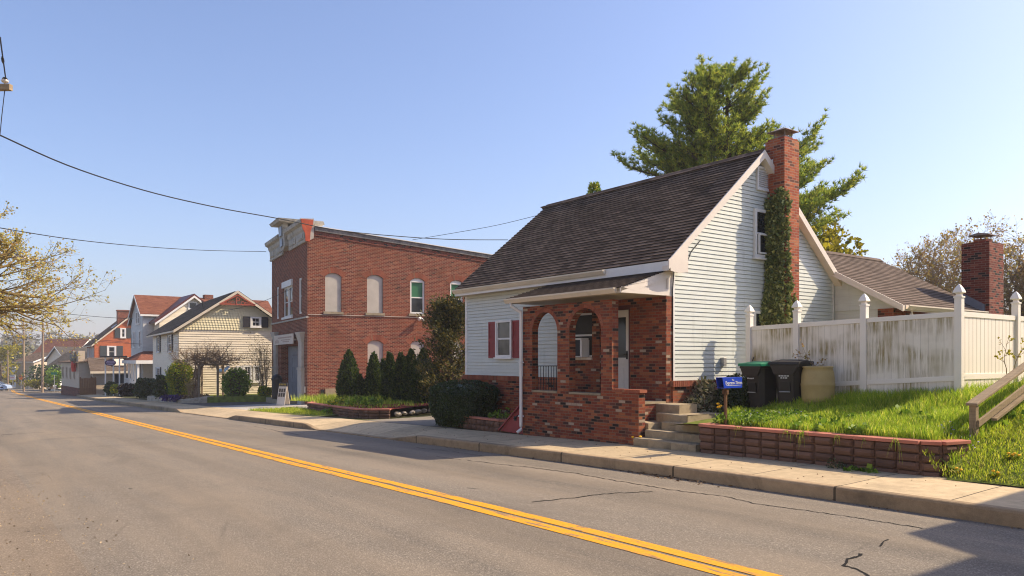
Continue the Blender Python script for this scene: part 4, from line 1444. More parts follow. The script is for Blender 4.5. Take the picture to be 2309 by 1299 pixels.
def rough_block(x0, x1, y0, y1, z0, z1, j=0.012):
    mb = MB()
    n = max(2, int((x1 - x0) / 0.2))
    xs = [lerp(x0, x1, i / n) for i in range(n + 1)]
    top = [z1 + R.uniform(-j, j) * .5 for _ in xs]
    fr = [y0 + R.uniform(-j, j) for _ in xs]
    for i in range(n):
        a, b = xs[i], xs[i + 1]
        mb.face([(a, fr[i], z0), (b, fr[i + 1], z0), (b, fr[i + 1], top[i + 1] - .02), (a, fr[i], top[i] - .02)])
        mb.face([(a, fr[i], top[i] - .02), (b, fr[i + 1], top[i + 1] - .02), (b, fr[i + 1] + .02, top[i + 1]), (a, fr[i] + .02, top[i])])
        mb.face([(a, fr[i] + .02, top[i]), (b, fr[i + 1] + .02, top[i + 1]), (b, y1, z1), (a, y1, z1)])
    mb.face([(x0, y0, z0), (x0, y1, z0), (x0, y1, z1), (x0, y0 + .01, z1 - .01)])
    mb.face([(x1, y0, z0), (x1, y1, z0), (x1, y1, z1), (x1, y0 + .01, z1 - .01)])
    return mb


steps.part('step', rough_block(sx0, sx1 - .02, 11.98, 12.4, -0.05, 0.30), M['step'])
steps.part('step', rough_block(sx0 + .05, sx1, 12.30, 12.75, 0.0, 0.46), M['step'])
steps.part('step', rough_block(sx0 + .22, sx1 + .1, 12.62, 14.35, 0.0, 0.63), M['step'])
steps.part('landing', rough_block(sx0 - .10, sx0 + .80, 12.80, 14.0, 0.0, 0.79, .03), M['step'])
steps.part('landing', rough_block(HX - .05, sx0 + 0.38, 13.02, 13.62, 0.0, 0.99, .02), M['step'])
steps.part('landing', rough_block(HX - .05, sx0 + .06, 12.38, 13.1, 0.0, 0.60, .05), M['step'])

# ---------------------------------------------------------------- block planter walls
def block_wall(T, pts, zb, zt, rows, bl=0.36, capw=0.30, capout=0.03):
    """stacked split-face blocks along a polyline with a cap; zb, zt give foot and cap levels"""
    mb, cp = MB(), MB()
    rnd = random.Random(3)
    for i in range(len(pts) - 1):
        a, b = Vector((*pts[i], 0)), Vector((*pts[i + 1], 0))
        L = (b - a).length
        t = (b - a) / L
        n = Vector((t.y, -t.x, 0))
        if i == 0 and n.y > 0 and False:
            n = -n
        cnt = max(1, int(round(L / bl)))
        for r in range(rows):
            off = 0.06 * (r % 2)
            for k in range(cnt):
                f0, f1 = k / cnt * L + .004, (k + 1) / cnt * L - .004
                p0, p1 = a + t * f0, a + t * f1
                z0a, z1a = lerp(zb(p0.x), zt(p0.x), r / rows) + .003, lerp(zb(p0.x), zt(p0.x), (r + 1) / rows) - .003
                bul = 0.055 + rnd.uniform(0, .035)
                jz = rnd.uniform(-.010, .010)
                z0a, z1a = z0a + max(0, jz), z1a + min(0, jz)
                jx = rnd.uniform(0, .012)
                p0, p1 = p0 + t * jx, p1 - t * (.012 - jx)
                q = []
                for z, o in ((z0a, 0), (z0a + .012, bul * .8), ((z0a + z1a) / 2, bul), (z1a - .012, bul * .75), (z1a, 0)):
                    q.append([p0 + n * (o * .3) + Vector((0, 0, z)), p0 + t * .03 + n * o + Vector((0, 0, z)), p1 - t * .03 + n * (o + rnd.uniform(-.006, .006)) + Vector((0, 0, z)), p1 + n * (o * .3) + Vector((0, 0, z))])
                i0 = len(mb.v)
                for row in q:
                    mb.v.extend([tuple(x) for x in row])
                for y in range(4):
                    for x in range(3):
                        mb.f.append((i0 + y * 4 + x, i0 + y * 4 + x + 1, i0 + y * 4 + 5 + x, i0 + y * 4 + 4 + x))
                        mb.uv.append(None)
        back = -n * 0.2
        mb.face([a + Vector((0, 0, zb(a.x))), b + Vector((0, 0, zb(b.x))), b + Vector((0, 0, zt(b.x))), a + Vector((0, 0, zt(a.x)))])
        nc = max(1, int(round(L / 1.05)))
        for k in range(nc):
            p0, p1 = a + t * (k / nc * L + .002), a + t * ((k + 1) / nc * L - .002)
            e0 = 0.0 if k else -capout * 0.0
            c = [p0 + n * (capout + .045), p1 + n * (capout + .045), p1 - n * (capw - .05), p0 - n * (capw - .05)]
            cz = [zt(p0.x), zt(p1.x), zt(p1.x), zt(p0.x)]
            lo = [Vector((q.x, q.y, z)) for q, z in zip(c, cz)]
            hi = [Vector((q.x, q.y, z + .055)) for q, z in zip(c, cz)]
            cp.mesh(lo + hi, [(0, 3, 2, 1), (4, 5, 6, 7), (0, 1, 5, 4), (1, 2, 6, 5), (2, 3, 7, 6), (3, 0, 4, 7)])
    T.part('blocks', mb, M['block'])
    T.part('cap', cp, M['block_cap'], bevel=0.008)


pl0, pl1 = S.hy(1577, 1000, 12.0)[0], S.hy(2112, 1040, 12.02)[0]
planter = Thing('planter_wall', 'long brown block retaining wall with a terracotta cap, holding the tall grass by the pavement', 'planter', S, pl0, 12.0, 0.1)
block_wall(planter, [(pl0, 12.6), (pl0, 12.05), (pl1 - .25, 12.05), (pl1, 12.18), (pl1 + .12, 12.75)], lambda x: 0.10 + 0.012 * (x + 10), lambda x: 0.665 + 0.006 * (x + 10), 4)
p2 = Thing('planter_wall', 'small dark block planter under the clipped hedge in front of the house', 'planter', S, -18.0, 12.4, 0.0)
block_wall(p2, [(-19.6, 13.0), (-19.55, 12.42), (-17.25, 12.38), (-17.02, 12.6), (-17.0, 13.4)], lambda x: -0.05, lambda x: 0.27, 2, 0.22, 0.2, 0.01)
mb = MB()
mb.face([(-19.5, 12.5, .26), (-17.05, 12.5, .26), (-17.05, 13.55, .30), (-19.5, 13.55, .30)])
p2.part('soil', mb, M['soil'])

# ---------------------------------------------------------------- wheeled bins and the barrel
def wheeled_bin(label, cx, y, z, w, lidmat, bodymat, rz, text):
    T = Thing('wheeled_bin', label, 'bin', Frame(*S.w(cx, y), math.degrees(S.a) + rz), 0, 0, z, 'bins by the fence')
    T.b = (0, 0, 0)
    h, d = 0.98, 0.72
    hw = w / 2
    mb = MB()
    # tapered tub: rows of rounded rectangles
    secs = [(0.0, .74, .70), (0.10, .76, .74), (0.62, .88, .88), (0.80, .93, .94), (h, 1.0, 1.0)]
    n0 = len(mb.v)
    N = 16
    for zz, fx, fy in secs:
        for k in range(N):
            a = 2 * PI * (k + .5) / N
            c, s = math.cos(a), math.sin(a)
            r = 1 / max(abs(c), abs(s)) ** .82
            mb.v.append((hw * fx * min(1, max(-1, c * r)), d / 2 * fy * min(1, max(-1, s * r)) + (1 - fy) * .12, zz))
    for i in range(len(secs) - 1):
        for k in range(N):
            k2 = (k + 1) % N
            mb.f.append((n0 + i * N + k, n0 + i * N + k2, n0 + (i + 1) * N + k2, n0 + (i + 1) * N + k))
            mb.uv.append(None)
    mb.f.append(tuple(n0 + k for k in range(N))[::-1])
    mb.uv.append(None)
    # flared collar with the sloping front apron, recessed grip and bar
    fy = -d / 2
    mb.prism([(-hw * 1.0, fy - .03, h - .02), (hw * 1.0, fy - .03, h - .02), (hw * .62, fy - .005, h - .22), (-hw * .78, fy - .005, h - .22)], (0, .06, 0))
    mb.box(-hw * 1.02, hw * 1.02, fy - .035, d / 2 + .03, h - .05, h)
    body = T.part('body', mb, M[bodymat], bevel=0.006)
    g2 = MB()
    g2.prism([(-hw * .38, fy + .055, .40), (hw * .34, fy + .055, .40), (hw * .34, fy + .035, .60), (-hw * .38, fy + .035, .60)], (0, .06, 0))
    T.part('grip_recess', g2, M['bin_dark'], body)
    g3 = MB()
    g3.tube([(-hw * .40, fy + .03, .385), (hw * .36, fy + .03, .385)], 0.014, 6)
    T.part('lift_bar', g3, M['metal'], body)
    lb = MB()
    e = .035
    lb.prism([(-hw - e, fy - .06, h + .0), (-hw - e, fy - .05, h + .06), (-hw - e, 0, h + .10), (-hw - e, d / 2 + .05, h + .07), (-hw - e, d / 2 + .05, h + .0)], (w + 2 * e, 0, 0))
    lb.prism([(-hw * .8, fy - .02, h + .065), (-hw * .8, 0, h + .115), (-hw * .8, d / 2, h + .085)], (w * .8, 0, 0))
    T.part('lid', lb, M[lidmat], bevel=0.008)
    for sx in (-1, 1):
        wb = MB()
        q = [(sx * (hw * .8), d / 2 - .02 + .12 * math.cos(t), .12 + .12 * math.sin(t)) for t in [2 * PI * k / 14 for k in range(14)]]
        wb.prism(q, (sx * .05, 0, 0))
        T.part('wheel', wb, M['tyre'])
    tb = MB()
    for (a, b, zz) in text:
        tb.pbox(lambda hh, z2, dd: (hh, fy + .045 - dd - (z2 - .5) * .06, z2), a, b, zz, zz + .028, 0.0, 0.006)
    T.part('faded_marking', tb, M['marking'], body)
    return T


bx1, bx2 = S.hy(1716, 860, 15.05)[0], S.hy(1783, 860, 15.08)[0]
wheeled_bin('charcoal wheeled bin with a green lid, beside the fence gate', bx1, 15.08, 0.86, 0.60, 'bin_green', 'bin', -6,
            [(-.13, -.09, .69), (-.07, -.03, .685), (-.015, .02, .685), (.03, .06, .69)])
wheeled_bin('charcoal wheeled bin with a black lid, between the green-lidded bin and the barrel', bx2, 15.10, 0.90, 0.62, 'bin_dark', 'bin', 10,
            [(-.14, -.10, .72), (-.09, -.03, .72), (-.015, .03, .72), (.04, .09, .72), (-.10, -.06, .675), (-.045, -.01, .675), (.005, .05, .675)])
bxr, bzr = S.hy(1847, 850, 15.2)
barrel = Thing('plastic_barrel', 'yellowed open plastic barrel standing in the long grass by the fence', 'barrel', S, bxr, 15.15, 0.95)
mb = MB()
pr_ = [(0.30, 0.95), (0.335, 1.2), (0.345, 1.42), (0.352, 1.44), (0.352, 1.47), (0.345, 1.49), (0.34, 1.60), (0.325, 1.72), (0.30, 1.80), (0.315, 1.815), (0.315, 1.845), (0.295, 1.85), (0.285, 1.83), (0.30, 1.70), (0.31, 1.3), (0.28, 1.0)]
mb.lathe(bxr, 15.15, pr_, 28)
barrel.part('shell', mb, M['barrel'], smooth=True)

# ---------------------------------------------------------------- newspaper tube on its post
mx, my = S.hy(1636, 900, 12.27)[0], 12.27
box = Thing('newspaper_box', 'bright blue newspaper delivery box on a thin brown post, The Express-Times lettered in white', 'mailbox', S, mx, my, 0.70)
mb = MB()
mb.bar((mx, my, 0.55), (mx, my, 1.44), 0.05, 0.045)
mb.bar((mx - .06, my, 1.36), (mx + .06, my, 1.36), 0.05, 0.09)
box.part('post', mb, M['post_brown'])
bz0, bz1 = 1.435, 1.645
ya, yb = my - 0.17, my + 0.42
xa, xb = mx - 0.085, mx + 0.075
mb = MB()
t_ = 0.008
mb.box(xa, xb, ya, yb, bz0, bz0 + t_)
mb.box(xa, xb, ya - .02, yb, bz1 - t_, bz1)
mb.prism([(xa, ya + .03, bz0 + t_), (xa, yb, bz0 + t_), (xa, yb, bz1 - t_), (xa, ya - .02, bz1 - t_)], (t_, 0, 0))
mb.prism([(xb, ya + .03, bz0 + t_), (xb, yb, bz0 + t_), (xb, yb, bz1 - t_), (xb, ya - .02, bz1 - t_)], (-t_, 0, 0))
mb.box(xa + t_, xb - t_, yb - t_, yb, bz0 + t_, bz1 - t_)
shell = box.part('shell', mb, M['blue_box'])
mb = MB()
mb.box(xa + t_ + .002, xb - t_ - .002, ya + .05, yb - t_ - .002, bz0 + t_ + .002, bz0 + t_ + .01)
box.part('inside', mb, M['blue_shade'], shell)
Pbx = lambda h, z, d: (xb + d, my + .16 + h, z)
set_text(box, 'Express-Times', 0.088, Pbx, 0, bz0 + .075, 0.002, M['letter_white'], shell)
set_text(box, 'The', 0.046, Pbx, -.03, bz0 + .142, 0.002, M['letter_white'], shell)
mb = MB()
mb.pbox(Pbx, -.23, .23, bz0 + .05, bz0 + .056, 0.001, 0.003)
box.part('underline', mb, M['letter_white'], shell)

# ---------------------------------------------------------------- weathered timber handrail
hx0, hy0 = S.hy(2196, 900, 13.15)[0], 13.15
rail = Thing('timber_handrail', 'weathered timber handrail on a short post, climbing the grassy bank at the right', 'handrail', S, hx0, hy0, zlawn(hx0, hy0))
zt = S.hy(2196, 912, 13.15)[1]
mb = MB()
mb.box(hx0 - .05, hx0 + .05, hy0 - .05, hy0 + .05, zlawn(hx0, hy0) - .3, zt - .02)
rail.part('post', mb, M['rail_wood'])
mb = MB()
gr = 0.285
mb.prism([(hx0 + 0.0, hy0 + 3.2, zt - .4), (hx0 + .1, hy0 + 3.2, zt - .4), (hx0 + .1, hy0 + 3.3, zt - .4), (hx0, hy0 + 3.3, zt - .4)], (0, 0, 1.3))
rail.part('post', mb, M['rail_wood'])
mb = MB()
mb.prism([(hx0 - .085, hy0 - .09, zt - .02), (hx0 - .085, hy0 - .09, zt + .02), (hx0 - .085, hy0 + 3.6, zt + .02 + 3.69 * gr), (hx0 - .085, hy0 + 3.6, zt - .02 + 3.69 * gr)], (0.17, 0, 0))
rail.part('top_rail', mb, M['rail_wood'], bevel=0.005)
mb = MB()
mb.prism([(hx0 + .05, hy0 - .02, zt - .36), (hx0 + .05, hy0 - .02, zt - .25), (hx0 + .05, hy0 + 3.6, zt - .25 + 3.69 * gr), (hx0 + .05, hy0 + 3.6, zt - .36 + 3.69 * gr)], (0.035, 0, 0))
rail.part('lower_rail', mb, M['rail_wood'], bevel=0.004)
mb = MB()
mb.prism([(hx0 + .05, hy0 + .5, zt - .42 + .5 * gr), (hx0 + .05, hy0 + .5, zt - .38 + .5 * gr), (hx0 + .05, hy0 + 3.6, zt - .38 + 3.6 * gr), (hx0 + .05, hy0 + 3.6, zt - .42 + 3.6 * gr)], (0.09, 0, 0))
rail.part('stringer', mb, M['rail_wood'])
# ---------------------------------------------------------------- foliage helpers
def hull(cx, cy, z0, h, rx, ry, prof, rnd, n=18, m=12, jit=0.06, lean=(0, 0)):
    """closed lumpy body of revolution used as the shaded inside of a shrub"""
    mb = MB()
    ph = rnd.uniform(0, 100)
    for i in range(m + 1):
        t = i / m
        r = prof(t)
        for j in range(n):
            a = 2 * PI * j / n
            k = r * (1 + jit * 2 * noise.noise((math.cos(a) * 1.5 + ph, math.sin(a) * 1.5, t * 3)))
            mb.v.append((cx + lean[0] * t + rx * k * math.cos(a), cy + lean[1] * t + ry * k * math.sin(a), z0 + h * t))
    for i in range(m):
        for j in range(n):
            j2 = (j + 1) % n
            mb.f.append((i * n + j, i * n + j2, (i + 1) * n + j2, (i + 1) * n + j))
            mb.uv.append(None)
    return mb


def shrub(name, label, cat, fr, x, y, z, h, rx, ry, prof, mat, nleaf, lsize, seed, group=None, core='leaf_dark', inner=0.82, up=None, aspect=1.0, jit=0.07, fuzz=0.10, lean=(0, 0)):
    """dense shrub: an uneven leafy shell over a dark body"""
    rnd = random.Random(seed)
    T = Thing(name, label, cat, fr, x, y, z, group)
    T.part('stem', hull(x, y, z - .05, h * .96, rx * inner, ry * inner, prof, random.Random(seed), jit=jit, lean=lean), M['bark'] if core == 'bark' else M[core])  # dark hull stands in for the shade inside the leaf shell
    mb = MB()
    ph = random.Random(seed).uniform(0, 100)
    for _ in range(nleaf):
        t = rnd.random()
        # favour area of the shell
        for _ in range(6):
            if rnd.random() < prof(t) + 0.12:
                break
            t = rnd.random()
        a = rnd.uniform(0, 2 * PI)
        k = prof(t) * (1 + jit * 2 * noise.noise((math.cos(a) * 1.5 + ph, math.sin(a) * 1.5, t * 3)))
        lump = 1 + fuzz * noise.noise((math.cos(a) * 4 * rx / .5 + ph, math.sin(a) * 4 * ry / .5, t * 5 * h))
        k *= lump * (1 + (rnd.gauss(0, 1) * fuzz * .45 if rnd.random() < .4 else -abs(rnd.gauss(0, 1)) * 0.06))
        p = (x + lean[0] * t + rx * k * math.cos(a), y + lean[1] * t + ry * k * math.sin(a), z + h * t * lump ** .3)
        d = Vector((math.cos(a), math.sin(a), 0.35 if up is None else up))
        mb.leaf(p, lsize * rnd.uniform(.6, 1.3), rnd, aspect, d, 0.8)
    T.part('foliage', mb, M[mat])
    return T


dome = lambda t: math.sqrt(max(0, 1 - (2 * t - 0.9) ** 2 / 1.25)) if t < .97 else .25
box_prof = lambda t: (0.80 + .2 * sstep(0, .25, t)) if t < .72 else max(.05, math.sqrt(max(0, 1 - ((t - .72) / .285) ** 2)))
cone_prof = lambda t: (0.72 + .28 * sstep(0, .18, t)) * (1 - t) ** .72 if t > .18 else 0.72 + .15 * t / .18
cedar_prof = lambda t: max(0.02, (0.80 + .20 * sstep(0, .2, t)) * max(0.0, 1 - t ** 2.1) ** .85)

# ---------------------------------------------------------------- tall grass on the bank, short turf at the right
def blades(n, xr, yr, zf, h, w, rnd, mask=None, lean=0.35):
    mb = MB()
    cnt = 0
    while cnt < n:
        x, y = rnd.uniform(*xr), rnd.uniform(*yr)
        dens = 0.55 + 0.75 * noise.noise((x * 1.1, y * 1.1, 3.0))
        cnt += 1
        if rnd.random() > dens + .35 or (mask and not mask(x, y)):
            continue
        z = zf(x, y) - .01
        hh = (h(x, y) if callable(h) else h) * rnd.uniform(.55, 1.25) * (0.75 + .6 * max(0, dens))
        a = rnd.uniform(0, 2 * PI)
        L = lean * hh * rnd.uniform(.2, 1.3)
        dx, dy = math.cos(a) * L, math.sin(a) * L
        b = rnd.uniform(0, 2 * PI)
        ww = w * rnd.uniform(.7, 1.3)
        wx, wy = math.cos(b) * ww / 2, math.sin(b) * ww / 2
        i = len(mb.v)
        mb.v.extend([(x - wx, y - wy, z), (x + wx, y + wy, z), (x + dx * .35 + wx * .8, y + dy * .35 + wy * .8, z + hh * .6), (x + dx * .35 - wx * .8, y + dy * .35 - wy * .8, z + hh * .6), (x + dx, y + dy, z + hh * (1 - .25 * L / hh))])
        mb.f += [(i, i + 1, i + 2, i + 3), (i + 3, i + 2, i + 4)]
        mb.uv += [None, None]
    return mb


rg = random.Random(21)
hg = lambda x, y: 0.15 + 0.16 * sstep(14.4, 15.7, y) + 0.16 * max(0, noise.noise((x * 1.1, y * 1.1, 9)))
o = struct('long_grass', blades(46000, (-10.35, -5.3), (12.25, 16.1), zlawn, hg, 0.012, rg, lambda x, y: x > -9.7 - 0.9 * (y > 13.2) + 0.3 * noise.noise((x, y * 2, 1)) or y > 14.8), M['grass'], kind='stuff')
o['label'], o['category'] = 'tall bright green grass on the bank behind the block planter', 'grass'
o = struct('dry_grass', blades(3600, (-10.2, -4.9), (11.95, 16.0), zlawn, 0.10, 0.012, rg, lambda x, y: (x > -5.5 or y > 12.3) and noise.noise((x * 1.7, y * 1.7, 7)) > .12, .6), M['litter'], kind='stuff')
o['label'], o['category'] = 'dry straw-coloured blades scattered through the lawn', 'grass'
hs = lambda x, y: 0.06 + 0.10 * sstep(13.4, 15.0, y) + 0.05 * max(0, noise.noise((x * 1.5, y * 1.5, 5)))
o = struct('short_grass', blades(42000, (-5.6, -1.0), (11.88, 16.5), zlawn, hs, 0.011, rg, None, 0.5), M['grass_short'], kind='stuff')
o['label'], o['category'] = 'short yellow-green turf on the slope right of the planter', 'grass'
# grass in front of the long fence's foot and tufts hanging through the blocks
tuft_pts = [(1668, 975), (1776, 984), (1808, 990), (1890, 1000), (1944, 1004), (2022, 1012)]


def tuft(label, x, y, z, h, n, seed, mat='grass', out=(0, -1), droop=1.0, w=.012):
    rnd = random.Random(seed)
    mb = MB()
    for _ in range(n):
        a = rnd.uniform(-1.1, 1.1)
        ca, sa = math.cos(a), math.sin(a)
        d = (out[0] * ca - out[1] * sa, out[0] * sa + out[1] * ca)
        L = h * rnd.uniform(.5, 1.1)
        px = (x + rnd.uniform(-.05, .05), y, z + rnd.uniform(-.01, .03))
        q = [Vector(px)]
        vz = rnd.uniform(.2, 1.0)
        for k in range(4):
            q.append(q[-1] + Vector((d[0] * .25 * L * (.5 if k else .7), d[1] * .25 * L * (.45 if k else .6), (vz - k * .75 * droop) * .25 * L)))
        for k in range(4):
            sx = Vector((-d[1], d[0], 0)) * w * (1 - k * .22) / 2
            sy = Vector((-d[1], d[0], 0)) * w * (1 - (k + 1) * .22) / 2
            mb.face([q[k] - sx, q[k] + sx, q[k + 1] + sy, q[k + 1] - sy])
    return solo('grass_tuft', label, 'grass tuft', mb, M[mat], S, x, y, z, 'grass tufts hanging over the block planter')


for i, (u, v) in enumerate(tuft_pts):
    x, z = S.hy(u, v, 11.95)
    tuft('long grass tuft drooping between the brown blocks of the planter wall', x, 11.97, 0.68, (.22, .30, .38, .26, .2, .34)[i], (5, 9, 13, 6, 4, 10)[i], 40 + i)


def weed(label, x, y, z, h, n, seed, mat='leaf_green', lw=.05, group=None, name='weed', spread=.14, cat='weed'):
    rnd = random.Random(seed)
    T = Thing(name, label, cat, S, x, y, z, group)
    mb, st = MB(), MB()
    for _ in range(n):
        a = rnd.uniform(0, 2 * PI)
        r = spread * math.sqrt(rnd.random())
        hh = h * rnd.uniform(.3, 1) * (1 - .5 * r / spread)
        tip = Vector((x + math.cos(a) * r, y + math.sin(a) * r, z + hh))
        st.tube([(x + math.cos(a) * r * .2, y + math.sin(a) * r * .2, z), tuple(tip)], [.004, .002], 3, False)
        for _ in range(4):
            mb.leaf(tip + Vector((rnd.gauss(0, .02), rnd.gauss(0, .02), rnd.uniform(-.06, .02))), lw * rnd.uniform(.6, 1.3), rnd, 1.0, (math.cos(a), math.sin(a), .4), .7)
    T.part('stem', st, M['twig'])
    T.part('foliage', mb, M[mat])
    return T


x, z = S.hy(1884, 1050, 11.8)
weed('feathery green weed sprouting at the foot of the brown block planter', x, 11.84, 0.12, 0.30, 60, 5, 'leaf_dark', .03)
for i, (u, lab) in enumerate(((1917, 'broad-leaved dock weed beside the feathery weed at the planter foot'), (1958, 'low broad-leaved weed at the planter foot, right of the dock weed'))):
    x, z = S.hy(u, 1050, 11.76)
    weed(lab, x, 11.78, 0.14, 0.14, 14, 60 + i, 'leaf_green', .085, spread=.15)


def dandelion(label, x, y, z, heads, seed, size=.028, group=None):
    rnd = random.Random(seed)
    T = Thing('dandelion', label, 'flower', S, x, y, z, group)
    st, fl, lf = MB(), MB(), MB()
    for (dx, dy, h) in heads:
        st.tube([(x, y, z), (x + dx * .6, y + dy * .6, z + h * .6), (x + dx, y + dy, z + h)], .004, 4, False)
        fl.ball((x + dx, y + dy, z + h), size, 8, 5, .6, .15, rnd)
    for _ in range(16):
        a = rnd.uniform(0, 2 * PI)
        lf.leaf((x, y, z + .01), .09 * rnd.uniform(.6, 1.2), rnd, .6, (math.cos(a), math.sin(a), .5), .15)
    T.part('stalk', st, M['leaf_green'])
    T.part('flower_head', fl, M['dandelion'])
    T.part('leaf_rosette', lf, M['leaf_forsythia'])


dandelion('dandelion with round yellow flowers at the end of the brick porch wall', PW + .03, PY - .06, 0.10, [(-.12, -.03, .20), (.02, -.05, .05), (.06, .02, .22), (-.05, -.04, .12)], 5, .034)
dandelion('yellow dandelion beside the post of the blue newspaper box', mx - .10, my + .02, 0.72, [(-.10, .0, .40), (-.06, .03, .36), (-.12, .04, .33)], 8, .035)
for i, (u, v) in enumerate(((2157, 1070), (2240, 1072), (2274, 1006), (2288, 1006))):
    x, z = S.hy(u, v, 12.05 if v > 1050 else 12.6)
    dandelion('low yellow dandelion in the short turf at the right', x, 12.05 if v > 1050 else 12.6, zlawn(x, 12.05 if v > 1050 else 12.6), [(0, 0, .09), (.05, .02, .07)], 20 + i, .026, 'dandelions in the turf')
mb = MB()
rw = random.Random(71)
for _ in range(130):
    x, y = rw.uniform(-9.9, -1.5), rw.uniform(12.2, 15.6)
    if noise.noise((x * .9, y * .9, 14)) < .0:
        continue
    for _ in range(9):
        mb.leaf((x + rw.gauss(0, .05), y + rw.gauss(0, .05), zlawn(x, y) + rw.uniform(.02, .13)), .10 * rw.uniform(.6, 1.3), rw, 1.1, (rw.gauss(0, .7), rw.gauss(0, .7), .6), .5)
o = struct('lawn_weeds', mb, M['leaf_green'], kind='stuff')
o['label'], o['category'] = 'broad-leaved weeds scattered through the lawn', 'weeds'
# violets: ground cover at the planter's left corner
rv = random.Random(17)
mb = MB()
for _ in range(2200):
    x, y = rv.uniform(-9.9, -8.7), rv.uniform(12.3, 13.7)
    mb.leaf((x, y, zlawn(x, y) + rv.uniform(0, .14)), .05 * rv.uniform(.6, 1.3), rv, 1.4, (0, 0, 1), .9)
o = struct('violet_ground_cover', mb, M['leaf_green'], kind='stuff')
o['label'], o['category'] = 'low leafy ground cover at the left end of the bank', 'ground cover'
mb = MB()
for _ in range(60):
    x, y = rv.uniform(-9.9, -8.6), rv.uniform(12.4, 13.6)
    mb.leaf((x, y, zlawn(x, y) + rv.uniform(.10, .17)), .022, rv, 1.6, (0, 0, 1), .9)
for _ in range(50):
    x, y = rv.uniform(-5.9, -5.2), rv.uniform(12.7, 13.3)
    mb.leaf((x, y, zlawn(x, y) + rv.uniform(.05, .12)), .022, rv, 1.6, (0, 0, 1), .9)
o = struct('violet_flowers', mb, M['violet'], kind='stuff')
o['label'], o['category'] = 'tiny pale violet flowers scattered in the ground cover', 'flowers'
# litter in the gutter
mb = MB()
for _ in range(420):
    u = rv.gauss(1500, 70)
    s_ = None
    x, k, z = road_hit(u, lerp(1052, 1092, (u - 1380) / 250) + abs(rv.gauss(0, 5)))
    mb.leaf((x, min(k, kc(-x) - .02), zr(-x, k) + .006), rv.uniform(.02, .10), rv, rv.choice((.12, .12, .5)), (rv.gauss(0, 1), rv.gauss(0, 1), .06), .05)
for _ in range(220):
    s0 = rv.uniform(3, 19)
    mb.leaf((-s0, kc(s0) - abs(rv.gauss(0, .06)) - .015, zr(s0, kc(s0)) + .008), rv.uniform(.015, .05), rv, .6, (rv.gauss(0, 1), rv.gauss(0, 1), .1), .1)
for _ in range(260):
    s0 = rv.uniform(2, 24)
    k0 = rv.uniform(10.4, 12)
    mb.leaf((-s0, k0, zw(s0, k0) + .006), rv.uniform(.012, .04), rv, .6, (rv.gauss(0, 1), rv.gauss(0, 1), .1), .1)
o = struct('gutter_litter', mb, M['litter'], kind='stuff')
o['label'], o['category'] = 'dry leaves and twigs lying in the gutter along the kerb', 'litter'
mb = MB()
for _ in range(900):
    s0, k0 = rv.uniform(4, 17), rv.gauss(0.7, .55)
    r = rv.uniform(.004, .012)
    z0 = zr(s0, max(k0, kl(s0)))
    mb.leaf((-s0, k0, z0 + .004), r * 2, rv, 1.6, (0, 0, .5), 1)
o = struct('loose_gravel', mb, M['found'], kind='stuff')
o['label'], o['category'] = 'loose gravel scattered along the near edge of the road', 'gravel'

# ---------------------------------------------------------------- hedge, ivy and shrubs by the house
shrub('boxwood_hedge', 'big dark rounded hedge clipped in front of the house, left of the porch', 'hedge', S, -19.85, 12.85, -0.02, 1.36, 1.28, 0.86, box_prof, 'leaf_dark', 15000, .05, 31, jit=.06, fuzz=.05)
weed('small leafy plant with white flowers in the dark block planter', -17.6, 12.8, 0.28, 0.36, 50, 71, 'leaf_green', .07, spread=.42, name='border_plant', cat='plant')


def creeper(name, label, cat, mats, n, gen, lsize, seed, fr=S, base=(0, 0, 0)):
    rnd = random.Random(seed)
    T = Thing(name, label, cat, fr, *base)
    mb = MB()
    for _ in range(n):
        p, nrm = gen(rnd)
        if p is None:
            continue
        mb.leaf(p, lsize * rnd.uniform(.6, 1.35), rnd, 1.5, nrm, .55)
    T.part('leaves', mb, M[mats])
    return T


def ivy_gen(rnd):
    r = rnd.random()
    z = 0.4 + 5.95 * rnd.random() ** 0.9
    top = 6.35
    if r < .46:        # street-side flank of the chimney
        edge = -0.1 if z > 5.2 else 0
        d = rnd.uniform(-.02, cp + .03)
        if z > 6.15 + .25 * noise.noise((d * 6, z, 1)) and d < .3:
            return None, None
        return (HX + d, cy0 - abs(rnd.gauss(0.0, .045)), z), (-.1, -1, .15)
    if r < .80:        # lit face: dense below, thinning with height, ragged edge
        h = rnd.uniform(cy0, cy1 + .02)
        lim = lerp(.95, .16, sstep(2.4, 5.0, z)) + .24 * noise.noise((h * 3, z * 1.8, 4))
        if (h - cy0) / (cy1 - cy0) > lim or z > 6.3:
            return None, None
        if z < 4.4 and noise.noise((h * 5, z * 2.2, 8)) > .22:
            return None, None
        return (HX + cp + abs(rnd.gauss(.015, .03)), h, z), (1, -.1, .15)
    # spread on to the siding, widest low down
    z = 1.2 + 4.9 * rnd.random()
    wd = (0.16 + .34 * (1 - sstep(2.4, 4.4, z))) * (0.8 + .6 * noise.noise((z * 2.1, 0, 5)))
    return (HX + .03 + abs(rnd.gauss(.02, .03)), cy0 - rnd.random() * wd, z), (1, -.3, .1)


creeper('climbing_ivy', 'green ivy climbing the brick chimney of the house', 'ivy', 'leaf_ivy', 14500, ivy_gen, .075, 77, S, (HX, 17.0, 1.0))


def pale_gen(rnd):
    a = rnd.random()
    y = 13.75 + 1.9 * a
    h = 1.55 * (0.45 + .55 * math.sin(PI * min(1, max(0.0, a * 1.15)))) * (0.9 + .4 * noise.noise((a * 5, 2, 0)))
    zt_ = 0.6 + h * rnd.random() ** .8 * .62
    d = rnd.random()
    return (HX + .12 + .55 * d * (1 - .4 * (zt_ - .6)), y, zt_), (1, -.4, .4)


